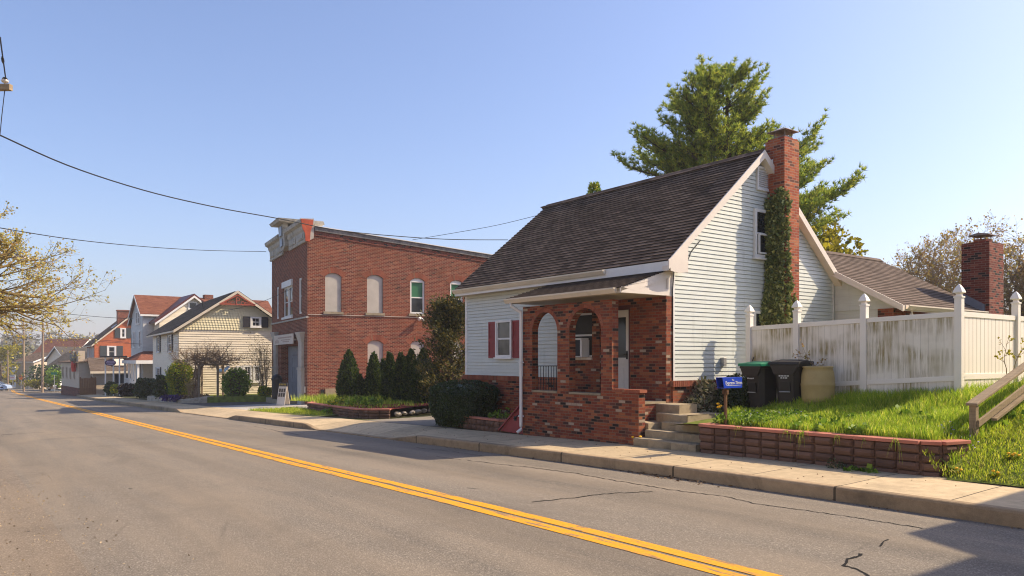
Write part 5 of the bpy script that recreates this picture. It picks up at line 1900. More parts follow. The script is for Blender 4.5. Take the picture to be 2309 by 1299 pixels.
creeper('variegated_shrub', 'cream and green variegated evergreen sprawling against the brick base of the gable', 'shrub', 'leaf_pale', 2600, pale_gen, .075, 78, S, (HX + .3, 14.6, 0.6))
shrub('evergreen_shrub', 'dark glossy shrub under the gable wall, left of the fence gate', 'shrub', S, HX + .58, 15.45, 0.65, 0.98, .55, .78, dome, 'leaf_dark', 3600, .07, 33)


def bramble(label, x, y, z, seed, n=3, h=.9, spread=.9, leaf='leaf_rust', name='bare_sapling'):
    rnd = random.Random(seed)
    T = Thing(name, label, 'sapling', S, x, y, z)
    st, lf = MB(), MB()
    for k in range(n):
        a = rnd.uniform(-1, 1) * .9
        p = Vector((x, y, z))
        v = Vector((math.sin(a) * .8, -.1, 1)).normalized()
        q = [p.copy()]
        for i in range(7):
            v = (v + Vector((rnd.uniform(-.25, .25) + .14 * math.sin(a), rnd.uniform(-.1, .1), -.07))).normalized()
            q.append(q[-1] + v * h / 6)
            if i > 2:
                for _ in range(2):
                    d = (v + Vector((rnd.gauss(0, .8), rnd.gauss(0, .4), rnd.gauss(0, .5)))).normalized()
                    e = q[-1] + d * rnd.uniform(.1, .28)
                    st.tube([q[-1], e], [.005, .002], 3, False)
                    for _ in range(5):
                        lf.leaf(q[-1].lerp(e, rnd.uniform(.4, 1.1)), .05, rnd, 1, d, .8)
        st.tube(q, [.012 * (1 - .1 * i) for i in range(len(q))], 4, False)
    T.part('branch', st, M['twig'])
    T.part('foliage', lf, M[leaf])


x_, _ = S.hy(1935, 860, 15.5)
bramble('arching sapling with sparse bronze leaves in front of the fence, right of the barrel', x_ - .5, 15.45, 1.1, 3, 3, 1.05)
bramble('thin sapling with yellow leaves by the fence return, above the handrail', S.hx(2268, 850, fpx[3] + .5)[0] * 0 + fpx[3] + .45, FY + 1.1, 1.45, 9, 2, .75, leaf='leaf_spring')
# ---------------------------------------------------------------- old brick firehouse
B = Frame(-11.5, 43.0, -61.7)
BW, BL = 10.1, 17.0                                  # frontage, depth
fire = Thing('brick_firehouse', 'old two-storey red brick firehouse with arched side windows and a peeling stepped cornice', 'building', B, 0, 0, -0.5)
Ps = lambda h, z, d: (d, h, z)                      # side wall, h runs back from the street
Pb = lambda h, z, d: (h, -d, z)                     # street front


def side(u, v):
    return B.hx(u, v, 0)


ztop = lambda h: lerp(9.30, 8.40, h / 11.2)
ops = []
glazed = []
for (ua, ub, vs_, vt, gl) in ((733, 770, 703, 616, 0), (827.5, 863.5, 706, 620, 0), (925, 957.5, 707.5, 627, 1), (1015, 1044, 709, 632, 1),
                              (829, 864, 846, 767.5, 0), (926, 956, 846, 768.5, 0), (1016, 1044, 846, 770, 0)):
    um = (ua + ub) / 2
    ha, hb = side(ua, 700)[0], side(ub, 700)[0]
    hm = (ha + hb) / 2
    um = CX + FPX * (B.w(0, hm)[0] / B.w(0, hm)[1])
    zt_, zs_ = side(um, vt)[1], side(um, vs_)[1]
    if vs_ > 800:
        zs_ = zt_ - 2.05
    ops.append((ha, hb, zs_, zt_ - 0.20, 0.20))
    glazed.append(gl)
# two storeys of openings share the same wall: an upper band and a lower band
zmid = side(700, 714)[1] - .02
mb = MB()
mb.archwall(Ps, 0, BL, zmid, ztop, ops[:4], 0.30, 10, back=False)
mb.archwall(Ps, 0, BL, -1.2, zmid, ops[4:], 0.30, 10, back=False)
# street front with the engine door, the window openings and the pilasters' recess
F_ = lambda u, v: B.hy(u, v, 0)
dxa, dxb = F_(634, 800)[0], F_(671.5, 800)[0]
dzt = F_(652, 780)[1]
wA, wB = F_(639, 670)[0], F_(659.5, 670)[0]
nR = (F_(673.5, 670)[0], F_(680, 670)[0])
nL = (F_(623.5, 690)[0], F_(628.5, 690)[0])
zs2 = F_(650, 714)[1]
zt2 = F_(650, 634)[1]
mb.archwall(Pb, -BW, 0, zmid, 8.9, [(nL[0], nL[1], zs2, zt2 - .1, 0), (wA, wB, zs2, zt2, 0), (nR[0], nR[1], zs2, zt2 - .1, 0)], 0.25, 1, back=False)
mb.archwall(Pb, -BW, 0, -1.2, zmid, [(dxa, dxb, -0.52, dzt, 0)], 0.55, 1, back=False)
mb.box(-BW, -0.36, 0.6, 0.65, -1.2, zmid)
mb.box(-BW, -0.36, 0.32, 0.36, zmid, 8.9)
mb.box(-0.42, -0.34, 0.6, BL, -1.2, 8.2)
mb.face([(-BW, 0, -1.2), (-BW, BL, -1.2), (-BW, BL, 8.0), (-BW, 0, 8.9)])
mb.face([(-BW, BL, -1.2), (0, BL, -1.2), (0, BL, ztop(BL)), (-BW, BL, ztop(BL))])
fire.part('wall', mb, M['brick_fire'])
for i, (ha, hb, zs_, zsp, rise) in enumerate(ops):
    mb = MB()
    mb.voussoirs(Ps, ha - .02, hb + .02, zsp + .01, rise, 0.30, 0.085, 0.012, ext=0.12)
    fire.part('window_arch', mb, M['arch_brick'])
    mb = MB()
    mb.box(-.15, .07, ha - .1, hb + .1, zs_ - .14, zs_)
    fire.part('window_sill', mb, M['stone'])
    pts = [(ha, zs_)] + archpts(ha, hb, zsp, rise, 10) + [(hb, zs_)]
    if not glazed[i]:
        mb = MB()
        mb.prism([(-.10, a, b) for a, b in pts], (0.03, 0, 0))
        fire.part('window_panel', mb, M['grey_panel'])
    else:
        fr = MB()
        Pw2 = lambda h, z, d: (d - .10, h, z)
        f = .10
        fr.pbox(Pw2, ha, ha + f, zs_, zsp + .02, -.05, .04)
        fr.pbox(Pw2, hb - f, hb, zs_, zsp + .02, -.05, .04)
        fr.pbox(Pw2, ha + f, hb - f, zs_, zs_ + .10, -.05, .04)
        zm = lerp(zs_, zsp, .50)
        fr.pbox(Pw2, ha + f, hb - f, zm - .035, zm + .035, -.05, .02)
        fr.pbox(Pw2, ha + f, hb - f, zsp - .06, zsp + .02, -.05, .05)
        fr.prism([(-.12, a, b) for a, b in archpts(ha, hb, zsp, rise, 10)], (0.04, 0, 0))
        w = fire.part('window', fr, M['white'])
        pn = MB()
        pn.face([Pw2(ha + f, zs_ + .1, -.02), Pw2(hb - f, zs_ + .1, -.02), Pw2(hb - f, zm - .035, -.02), Pw2(ha + f, zm - .035, -.02)])
        fire.part('pane', pn, M['glass'], w)
        pn = MB()
        pn.face([Pw2(ha + f, zm + .035, -.02), Pw2(hb - f, zm + .035, -.02), Pw2(hb - f, zsp - .06, -.02), Pw2(ha + f, zsp - .06, -.02)])
        fire.part('green_blind', pn, M['green_blind'], w)
# roof edge: tar-streaked coping over a corbelled brick band, roof behind
mb = MB()
mb.prism([(.10, .4, ztop(.4) + .22), (.10, BL, ztop(BL) + .22), (.10, BL, ztop(BL) - .02), (.10, .4, ztop(.4) - .02)], (-.45, 0, 0))
fire.part('coping', mb, M['tar'])
mb = MB()
mb.prism([(.16, .4, ztop(.4) + .26), (.16, BL, ztop(BL) + .26), (.16, BL, ztop(BL) + .22), (.16, .4, ztop(.4) + .22)], (-.6, 0, 0))
mb.prism([(-.3, .4, ztop(.4) + .18), (-.3, BL, ztop(BL) + .18), (-BW, BL, ztop(BL) + .1), (-BW, .4, ztop(.4) + .1)], (0, 0, -.1))
fire.part('roof', mb, M['white'])
mb = MB()
mb.prism([(.035, .2, ztop(.2) - .02), (.035, BL, ztop(BL) - .02), (.035, BL, ztop(BL) - .30), (.035, .2, ztop(.2) - .30)], (-.04, 0, 0))
fire.part('corbel_band', mb, M['brick_rear'])
# conduit and floodlight on the side wall
mb = MB()
za, zb = side(694, 709)[1], side(945, 716)[1]
hb_ = side(945, 716)[0]
mb.tube([(0.03, .02, za), (0.03, hb_, zb)], .016, 6)
fire.part('conduit', mb, M['grey_panel'])
mb = MB()
mb.tube([(0.02, hb_, zb), (.18, hb_ + .05, zb - .05)], .035, 6)
mb.tube([(.16, hb_ + .02, zb), (.30, hb_ - .12, zb - .13)], [.05, .10], 10)
mb.tube([(.16, hb_ + .06, zb - .05), (.28, hb_ + .2, zb - .20)], [.05, .10], 10)
fire.part('floodlight', mb, M['white'])
mb = MB()
mb.box(-.02, .05, 1.0, 4.2, -1.0, .33)
fire.part('plastered_footing', mb, M['found'])
mb = MB()
mb.box(-.02, .03, .75, .95, -.6, .28)
fire.part('vent_pipe', mb, M['black'])
# cornice in two halves with the raised centre block
def cornice_prof(z0):
    return [(0.0, z0), (-.10, z0), (-.13, z0 + .10), (-.10, z0 + .14), (-.12, z0 + .62), (-.20, z0 + .74), (-.24, z0 + .92), (-.42, z0 + 1.02), (-.46, z0 + 1.20), (-.40, z0 + 1.26), (0.35, z0 + 1.30), (.35, z0 + .2), (0, z0)]


CZ = 8.62
for (a, b) in ((-BW - .15, -6.15), (-4.35, .06)):
    mb = MB()
    mb.prism([(a, y, z) for y, z in cornice_prof(CZ)], (b - a, 0, 0))
    c_ = fire.part('cornice', mb, M['cornice'])
    mb = MB()
    n = 2
    for k in range(n):
        h0, h1 = lerp(a, b, (k + .12) / n), lerp(a, b, (k + .88) / n)
        mb.box(h0, h1, -.15, -.10, CZ + .2, CZ + .56)
        mb.box(h0 + .3, h1 - .3, -.175, -.14, CZ + .26, CZ + .5)
    fire.part('cornice_panel', mb, M['cornice'], c_)
mb = MB()
pf = cornice_prof(CZ)
mb.prism([(.062, y, z) for y, z in [(-.13, CZ + .0), (-.16, CZ + .45), (-.30, CZ + .70), (-.38, CZ + 1.22), (.30, CZ + 1.22), (.27, CZ + .90), (.16, CZ + .62), (.12, CZ + .30), (.12, CZ - .02)]], (.07, 0, 0))
fire.part('cornice_end', mb, M['orange_red'])
mb = MB()
mb.prism([(-6.2, -.06, CZ + .20), (-4.3, -.06, CZ + .20), (-4.3, -.06, CZ + .9), (-4.75, -.06, CZ + 1.5), (-5.75, -.06, CZ + 1.5), (-6.2, -.06, CZ + .9)], (0, .5, 0))
mb.prism([(-6.0, -.30, CZ + .35), (-5.5, -.30, CZ + .12), (-5.0, -.30, CZ + .12), (-4.5, -.30, CZ + .35), (-4.55, -.42, CZ + 1.72), (-5.95, -.42, CZ + 1.72)], (0, .30, 0))
key = fire.part('centre_block', mb, M['cornice'])
mb = MB()
mb.box(-5.62, -4.88, -.445, -.36, CZ + 1.0, CZ + 1.58)
mb.box(-5.55, -4.95, -.40, -.32, CZ + .35, CZ + .82)
fire.part('date_stone', mb, M['flash'], key)
mb = MB()
mb.prism([(-4.3, .3, CZ + 1.05), (-4.3, 1.7, CZ + 1.05), (-4.3, 1.7, CZ + 1.7), (-4.3, .3, CZ + 1.7)], (-1.9, 0, 0))
fire.part('parapet_return', mb, M['beige'])
mb = MB()
mb.prism([(-6.45, -.75, CZ + 1.72), (-3.95, -.75, CZ + 1.72), (-3.85, -.85, CZ + 1.90), (-6.55, -.85, CZ + 1.90)], (0, 2.75, 0))
fire.part('hood', mb, M['cornice'])
# belt course, windows and pilasters on the street front
mb = MB()
mb.box(-BW - .03, .03, -.07, .05, zmid - .05, zmid + .04)
fire.part('belt_course', mb, M['cornice'])
Pbw = lambda h, z, d: (h, .12 - d, z)
w = window(fire, Pbw, wA, (wA + wB) / 2 - .05, zs2, zt2 - .35, .09, .06, 'glass', sill=False)
w = window(fire, Pbw, (wA + wB) / 2 + .05, wB, zs2, zt2 - .35, .09, .06, 'glass', sill=False)
mb = MB()
mb.pbox(Pbw, wA - .1, wB + .1, zt2 - .35, zt2 + .02, -.02, .22)
mb.pbox(Pbw, (wA + wB) / 2 - .05, (wA + wB) / 2 + .05, zs2, zt2 - .35, -.02, .1)
mb.pbox(Pbw, wA - .15, wB + .15, zs2 - .14, zs2, -.02, .22)
fire.part('window_surround', mb, M['white'])
for a, b in (nL, nR):
    window(fire, Pbw, a, b, zs2, zt2 - .1, .12, .08, 'glass')
for (ua, ub) in ((620, 627.5), (677.5, 686.5)):
    ha, hb = F_(ua, 800)[0], F_(ub, 800)[0]
    zt_ = F_(ub, 752)[1]
    mb = MB()
    mb.box(ha, hb, -.18, .02, -.9, 1.4)
    mb.box(ha + .08, hb - .08, -.15, .02, 1.4, zt_ - .5)
    mb.box(ha - .04, hb + .04, -.22, .02, 1.38, 1.52)
    mb.prism([(ha + .08, -.15, zt_ - .5), (hb - .08, -.15, zt_ - .5), (hb + .06, -.28, zt_), (ha - .06, -.28, zt_)], (0, .28, 0))
    mb.box(ha - .08, hb + .08, -.30, .02, zt_, zt_ + .09)
    fire.part('pilaster', mb, M['grey_panel'])
# recessed door
Pd = lambda h, z, d: (h, .5 - d, z)
mb = MB()
mb.pbox(Pd, dxa, dxb, dzt - .55, dzt, 0, .06)
mb.pbox(Pd, dxa, dxa + 1.1, -.52, dzt - .55, 0, .05)
mb.pbox(Pd, dxb - .25, dxb, -.52, dzt - .55, 0, .08)
d0 = dxa + 1.1
dwid = dxb - .25 - d0
for k in range(6):
    mb.pbox(Pd, d0 + dwid * k / 6 + .015, d0 + dwid * (k + 1) / 6 - .015, -.5, dzt - .57, 0, .03)
for z in (-.5, .55, 1.5, 2.4, dzt - .75):
    mb.pbox(Pd, d0, dxb - .25, z, z + .16, .03, .05)
door = fire.part('engine_door', mb, M['grey_paint'])
mb = MB()
mb.box(dxa + .3, dxb + .2, -1.0, .1, -.9, -.42)
fire.part('door_sill', mb, M['stone'])
# signboard over the door (its faded lettering is past reading)
sa, sb = F_(628, 765)[0], F_(671, 765)[0]
s0, s1 = F_(671, 775)[1], F_(671, 752)[1]
mb = MB()
mb.box(sa, sb, -.28, -.22, s0, s1)
mb.box(sa + .3, sa + .4, -.24, .02, s0 + .2, s0 + .3)
mb.box(sb - .4, sb - .3, -.24, .02, s0 + .2, s0 + .3)
sg = fire.part('signboard', mb, M['sign_cream'])
mb = MB()
rs_ = random.Random(4)
for row, (za, x0, x1) in enumerate(((.62, .22, .93), (.40, .40, .86), (.22, .48, .80))):
    x = lerp(sa, sb, x0)
    while x < lerp(sa, sb, x1):
        wl_ = rs_.uniform(.10, .24)
        mb.box(x, x + wl_, -.284, -.279, lerp(s0, s1, za), lerp(s0, s1, za + (.14 if row == 0 else .09)))
        x += wl_ + .06
for k in range(5):
    mb.box(lerp(sa, sb, .07 + .045 * k), lerp(sa, sb, .09 + .045 * k), -.284, -.279, lerp(s0, s1, .15), lerp(s0, s1, .45 + .08 * (2 - abs(2 - k))))
fire.part('faded_lettering', mb, M['sign_pink'], sg)
mb = MB()
mb.box(-.012 + F_(688, 870)[0] * 0 - .62, -.40, -.05, -.0, 0.1, .45)
fire.part('notice_plate', mb, M['sign_cream'])
# things standing by the door
Nx, Ny, _ = W.hd(638.5, 890, 41.2)
NB = Frame(Nx, Ny, -24)
nz = -.44
brd = Thing('notice_board', 'white folding notice board with an ochre header and small pictures, by the firehouse door', 'notice board', NB, 0, 0, nz)
Pn = lambda h, z, d: (h, lerp(-.22, -.02, z / 1.0) - d, nz + z)
Pq = lambda h, z, d: (h, lerp(.22, .02, z / 1.0) + d, nz + z)
mb = MB()
mb.pbox(Pn, -.27, .27, 0, .98, -.02, 0)
mb.pbox(Pq, -.27, .27, 0, .98, -.02, 0)
pnl = brd.part('panel', mb, M['sign_cream'])
mb = MB()
mb.pbox(Pn, -.29, .29, .98, 1.17, -.05, .02)
hd = brd.part('header', mb, M['shutter_dark'])
mb = MB()
for k in range(5):
    mb.pbox(Pn, -.24 + k * .10, -.17 + k * .10, 1.03, 1.13, .02, .026)
brd.part('header_lettering', mb, M['sign_yellow'], hd)
mb = MB()
for r_ in range(2):
    for k in range(3):
        mb.pbox(Pn, -.22 + k * .155, -.10 + k * .155, .66 - r_ * .24, .86 - r_ * .24, .002, .008)
brd.part('picture', mb, M['sign_photo'], pnl)
bx = F_(652, 890)[0]
can = Thing('rubbish_bin', 'slim black rubbish bin standing behind the notice board at the firehouse door', 'bin', B, bx, -.75, -0.42)
mb = MB()
mb.lathe(bx, -.75, [(.26, -.42), (.30, .7), (.31, .74)], 16)
can.part('body', mb, M['bin_dark'], smooth=False)
mb = MB()
mb.lathe(bx, -.75, [(.33, .74), (.33, .80), (.26, .98), (.05, 1.08)], 16)
can.part('lid', mb, M['bin_dark'])

# ---------------------------------------------------------------- raised bed and arborvitae row beside the firehouse
bed = Thing('planter_wall', 'low curved block edging of the garden bed beside the brick firehouse', 'planter', S, -30, 13.4, -0.3)
bp = [(-36.5, 15.6), (-36.2, 14.7), (-35.0, 13.9), (-31.0, 13.25), (-27.6, 12.85), (-26.7, 13.0), (-26.1, 13.6)]
block_wall(bed, bp, lambda x: zc(-x) - .05, lambda x: zc(-x) + .33 - .006 * (x + 30), 3, .36, .3, .03)
mb = MB()
poly = bp + [(-29.0, 19.5), (-31, 25), (-40, 25), (-40.5, 16.6)]
mb.face([(x, y, zc(-x) + .33 + .02 * (y - 13)) for x, y in poly])
bed.part('mulch', mb, M['mulch'])
rg = random.Random(88)
mb = MB()


def bedz(x, y):
    return zc(-x) + .33 + .02 * (y - 13)


for _ in range(7000):
    x, y = rg.uniform(-40, -27.3), rg.uniform(13.2, 17.5)
    if y < table([-36.2, -35, -31, -27.6, -26], [14.8, 14.1, 13.45, 13.05, 13.4])(x):
        continue
    if x > -30 and rg.random() < .75:
        continue
    hh = rg.uniform(.10, .42) if x < -32 else rg.uniform(.05, .2)
    a = rg.uniform(0, 2 * PI)
    p = Vector((x, y, bedz(x, y)))
    tip = p + Vector((math.cos(a) * hh * .3, math.sin(a) * hh * .3, hh))
    s_ = Vector((math.cos(a + 1.57), math.sin(a + 1.57), 0)) * .014
    mb.face([p - s_, p + s_, tip])
o = struct('bed_grass', mb, M['grass'], kind='stuff')
o['label'], o['category'] = 'ragged green grass growing in the garden bed by the firehouse', 'grass'
weed('bright green leafy perennial on the front edge of the firehouse garden bed', -29.0, 13.9, bedz(-29, 13.9), .55, 60, 91, 'leaf_green', .14, spread=.7, name='border_plant', cat='plant')
weed('low yellow-green perennial clump left of the bright perennial in the firehouse bed', -31.2, 14.2, bedz(-31, 14.2), .45, 60, 92, 'leaf_forsythia', .12, spread=.8, name='border_plant', cat='plant')
weed('green plant spilling out at the foot of the firehouse bed edging', -30.6, 13.1, zc(30.6), .42, 40, 93, 'leaf_green', .1, spread=.3, name='border_plant', cat='plant')
o = struct('verge', sheet(frange(29.5, 38.0, .8), [(lambda s, k=k: k) for k in (11.9, 12.6, 13.2, 14.0)], lambda s, k: zg(s, k) + .05), M['turf'])
o = struct('verge_grass', blades(6000, (-38, -30.2), (12.0, 14.2), lambda x, y: zg(-x, y) + .05, .12, .014, rg, lambda x, y: y < table([-36.2, -31, -27.6], [14.6, 13.2, 12.7])(x) and y > 12 + .4 * (x + 36) / 6), M['grass_short'], kind='stuff')
o['label'], o['category'] = 'mown verge grass between pavement and firehouse bed', 'grass'
# edging stones along the drive side of the bed
rr_ = random.Random(5)
for i in range(15):
    t = i / 14
    x, y = lerp(-26.1, -29.4, t) + rr_.uniform(-.06, .06), lerp(13.9, 20.0, t)
    r = rr_.uniform(.08, .16)
    mb = MB()
    mb.ball((x, y, bedz(x, y) - .20), r, 8, 5, .65, .22, rr_)
    solo('edging_stone', 'pale rounded stone edging the red mulch bed along the drive', 'stone', mb, M['rock'], S, x, y, bedz(x, y) - .3, 'stones edging the mulch bed')
# arborvitae
av = [(787, 792, 50, 38.3, 'biggest cone-shaped arborvitae of the row, at the left by the firehouse wall'),
      (811, 848, 22, 37.6, 'small arborvitae tucked behind the right foot of the biggest one'),
      (843, 798, 37, 37.6, 'second tall arborvitae from the left in the row by the firehouse'),
      (864, 812, 26, 38.2, 'narrow arborvitae squeezed behind the second and third tall ones'),
      (879, 796, 33, 36.6, 'arborvitae third in the row, sunlit on its right flank'),
      (904, 799, 33, 35.6, 'arborvitae in the middle of the row, just right of the third'),
      (927, 790, 34, 34.8, 'slender dark arborvitae right of the middle of the row'),
      (955, 789, 50, 33.8, 'broad dark arborvitae at the right end of the row'),
      (981, 822, 30, 34.6, 'short arborvitae behind the right end of the row')]
for i, (u, vt, wpx, d, lab) in enumerate(av):
    x, y, zt_ = S.hd(u, vt, d)
    z0 = bedz(x, y) - .05
    shrub('arborvitae', lab, 'arborvitae', S, x, y, z0, zt_ - z0, wpx / 2 * d / FPX * 1.0, wpx / 2 * d / FPX * 1.0, cedar_prof, 'leaf_cedar', 4200 if wpx > 30 else 2600, .14, 300 + i,
          'arborvitae row by the firehouse', jit=.10, fuzz=.16, up=1.3, aspect=.6, inner=.8)
# ---------------------------------------------------------------- trees
def grow(mb, tips, p, d, L, r, lvl, rnd, spec, n=6):
    """one limb with its children; spec[lvl] = (children, length ratio, spread, up pull, jitter, taper)"""
    kids, lr, spread, up, jit, seg = spec[lvl]
    q, rad = [p.copy()], [r]
    d = d.normalized()
    for i in range(seg):
        d = (d + Vector((rnd.gauss(0, jit), rnd.gauss(0, jit), rnd.gauss(0, jit) + up))).normalized()
        q.append(q[-1] + d * L / seg)
        rad.append(r * (1 - .72 * (i + 1) / seg))
    mb.tube(q, rad, max(3, n - lvl), False)
    if lvl + 1 >= len(spec):
        tips.append((q[-1], d, q))
        return
    for k in range(kids):
        t = lerp(.25, 1.0, (k + rnd.random()) / kids)
        i = min(seg - 1, int(t * seg))
        a = q[i].lerp(q[i + 1], t * seg - i)
        dd = (q[i + 1] - q[i]).normalized()
        side = dd.cross(Vector((rnd.gauss(0, 1), rnd.gauss(0, 1), rnd.gauss(0, 1)))).normalized()
        nd = (dd * (1 - spread) + side * spread).normalized()
        grow(mb, tips, a, nd, L * lr * rnd.uniform(.7, 1.2) * (1.15 - .45 * t), max(.006, rad[i] * .62), lvl + 1, rnd, spec, n)
    tips.append((q[-1], d, q[-2:]))


def pine(label, x, y, z0, fr, htop, limbs, seed, trunk_r=.28, tuft=.27):
    """white pine: each limb (height, azimuth in the frame, reach, lift) carries upswept sprays of needle tufts"""
    rnd = random.Random(seed)
    T = Thing('white_pine', label, 'pine', fr, x, y, z0)
    tr, nd = MB(), MB()
    pts = [Vector((x, y, z0)) + Vector((.15 * math.sin(i), .12 * math.cos(i * 1.3), (htop - z0) * i / 9)) for i in range(10)]
    tr.tube(pts, [trunk_r * (1 - .093 * i) for i in range(10)], 9, False)

    def tuft_at(p, d, s):
        for _ in range(18):
            v = (d * .9 + Vector((rnd.gauss(0, .75), rnd.gauss(0, .75), rnd.gauss(.2, .6)))).normalized()
            w = v.cross(Vector((rnd.gauss(0, 1), rnd.gauss(0, 1), rnd.gauss(0, 1)))).normalized() * .021
            e = p + v * s * rnd.uniform(.6, 1.15)
            nd.face([p - w, p + w, e])
    for (hz, az, reach, lift) in limbs:
        t = (hz - z0) / (htop - z0)
        p = Vector((x, y, hz))
        d = Vector((math.cos(az), math.sin(az), lift)).normalized()
        q = [p.copy()]
        ns = 8
        for i in range(ns):
            d = (d + Vector((rnd.gauss(0, .10), rnd.gauss(0, .10), .045 + rnd.gauss(0, .04)))).normalized()
            q.append(q[-1] + d * reach / ns)
        tr.tube(q, [max(.008, .075 * min(1, reach / 4) * (1 - .11 * i)) for i in range(ns + 1)], 5, False)
        nsub = max(7, int(reach * 5.4))
        for k in range(nsub):
            f = lerp(.22, 1.0, (k + rnd.random()) / nsub)
            i = min(ns - 1, int(f * ns))
            a = q[i].lerp(q[i + 1], f * ns - i)
            dd = (q[i + 1] - q[i]).normalized()
            sgn = rnd.choice((-1, 1))
            sd_ = dd.cross(Vector((0, 0, 1))).normalized() * sgn
            v = (dd * .75 + sd_ * rnd.uniform(.2, 1.0) + Vector((0, 0, rnd.uniform(-.05, .6)))).normalized()
            Ls = reach * rnd.uniform(.14, .32) * (1.15 - .6 * f) + .25
            b = a + v * Ls
            tr.tube([a, b], [.016, .006], 3, False)
            m = max(3, int(Ls / .16))
            for j in range(m):
                c = a.lerp(b, (j + 1) / m) + Vector((rnd.gauss(0, .07), rnd.gauss(0, .07), rnd.gauss(.04, .07)))
                tuft_at(c, (v + Vector((0, 0, .35))).normalized(), tuft)
    T.part('trunk', tr, M['bark_pine'])
    T.part('crown', nd, M['leaf_pine'])
    return T


# the pine behind the house: limbs read off its silhouette (pixel of the limb's tip -> height, side, reach)
pd_ = 36.0
px_, py_, _ = W.hd(1632, 500, pd_)
rp = random.Random(5)
limbs = []
sil = [(1412, 300, 402), (1512, 186, 300), (1530, 215, 330), (1520, 262, 350), (1550, 175, 270), (1575, 152, 240), (1440, 338, 430), (1520, 190, 290), (1475, 292, 392), (1545, 240, 330), (1562, 160, 240), (1600, 148, 215), (1640, 143, 190), (1690, 150, 210), (1745, 158, 245), (1758, 190, 280),
       (1725, 215, 300), (1812, 255, 350), (1780, 300, 380), (1905, 305, 420), (1880, 345, 450), (1890, 410, 500), (1940, 450, 540), (1850, 395, 470), (1840, 340, 450), (1862, 430, 520), (1835, 470, 560), (1905, 520, 600), (1815, 420, 500), (1795, 330, 440), (1870, 470, 570), (1930, 490, 585), (1500, 385, 455), (1470, 352, 425), (1555, 330, 410), (1700, 280, 360), (1580, 285, 370), (1660, 230, 320), (1495, 310, 395)]
for (u, v, vb) in sil:
    X, _, Z = W.hd(u, v, pd_)
    _, _, Zb = W.hd(u, vb, pd_)
    dx = X - px_
    for rep in range(3 if dx < 1.5 else 2):
        dyy = rp.uniform(-.75, .75) * (abs(dx) * .7 + 1.0)
        az = math.atan2(dyy, dx)
        reach = max(1.2, math.hypot(dx, dyy, Z - Zb) - (.45 if dx > 2 else .25)) * ((.82 if dx > 2 else 1.0) if rep == 0 else rp.uniform(.65, .92))
        limbs.append((Zb, az, reach, (Z - Zb) / max(.5, math.hypot(dx, dyy)) * .55))
zt_p = W.hd(1635, 150, pd_)[2]
for k in range(60):
    t = rp.random() ** .8
    hz = lerp(5.0, zt_p - .8, t)
    limbs.append((hz, rp.uniform(0, 2 * PI), lerp(3.9, 1.3, t ** 1.4) * rp.uniform(.55, 1.0), rp.uniform(.2, .7)))
pine('tall white pine with upswept limbs towering behind the house roof', px_, py_, 0.3, W, zt_p, limbs, 8)
x, y, zt_ = W.hd(1340, 418, 40)
T = Thing('conifer', 'top of a small dark conifer just showing over the house ridge', 'conifer', W, x, y, 0.3)
mb, st = MB(), MB()
rnd = random.Random(3)
st.tube([(x, y, .3), (x, y, zt_ - .1)], [.15, .03], 6, False)
for _ in range(1600):
    h = zt_ - 4.0 * rnd.random() ** 1.3
    r = (zt_ - h) * .28 * math.sqrt(rnd.random()) + .1
    a = rnd.uniform(0, 2 * PI)
    mb.leaf((x + r * math.cos(a), y + r * math.sin(a), h), .26, rnd, .35, (math.cos(a), math.sin(a), .8), .6)
T.part('trunk', st, M['bark_pine'])
T.part('crown', mb, M['leaf_pine'])


def leafy(name, label, cat, x, y, z0, fr, ztop, rad, seed, mat, spec, trunk_r=.2, n_leaf=9, lsize=.14, group=None, d0=(0, 0, 1), L=None, bark='bark', up=.35, stems=1):
    rnd = random.Random(seed)
    T = Thing(name, label, cat, fr, x, y, z0, group)
    br, lf, tips = MB(), MB(), []
    for s_ in range(stems):
        dd = Vector(d0) + Vector((rnd.gauss(0, .34), rnd.gauss(0, .34), 0)) * (1 if stems > 1 else .2)
        grow(br, tips, Vector((x, y, z0 - .1)), dd, L or (ztop - z0) * .55, trunk_r * (1 if stems == 1 else rnd.uniform(.6, 1)), 0, rnd, spec)
    for (p, d, q) in tips:
        for _ in range(n_leaf):
            i = rnd.randrange(len(q) - 1) if len(q) > 1 else 0
            c = q[i].lerp(q[min(i + 1, len(q) - 1)], rnd.random()) if len(q) > 1 else p
            lf.leaf(c + Vector((rnd.gauss(0, .05), rnd.gauss(0, .05), rnd.gauss(0, .05))), lsize * rnd.uniform(.5, 1.3), rnd, 1.1, d + Vector((0, 0, up)), .9)
    T.part('trunk', br, M[bark])
    T.part('crown', lf, M[mat])
    return T


# spring-green tree under the pine's right side
x, y, zt_ = W.hd(1885, 470, 33)
leafy('leafy_tree', 'yellow-green spring tree between the pine and the rear wing roof', 'tree', x, y, 0.4, W, zt_, 2, 12, 'leaf_spring',
      [(9, .62, .5, .06, .08, 6), (7, .6, .6, .05, .12, 4), (6, .6, .6, .05, .15, 3), (0, 0, 0, .02, .2, 3)], .16, 13, .17, L=5.6)
# bare tree behind the rear chimney
sp_bare = [(8, .66, .44, .02, .06, 6), (7, .60, .48, .03, .09, 5), (6, .58, .50, .03, .11, 4), (6, .60, .5, .02, .13, 3), (0, 0, 0, .01, .2, 2)]
x, y, zt_ = W.hd(2160, 470, 44)
leafy('bare_tree', 'wide bare tree with rusty buds behind the rear brick chimney', 'tree', x, y, 0.5, W, zt_, 4, 23, 'leaf_rust', sp_bare, .30, 1, .11, L=6.2, stems=5, bark='twig')
x, y, zt_ = W.hd(2330, 470, 40)
leafy('bare_tree', 'bare tree with rusty buds cut off by the right edge of the photo', 'tree', x, y, 0.5, W, zt_, 4, 29, 'leaf_rust', sp_bare, .26, 1, .11, L=6.0, stems=4, bark='twig')
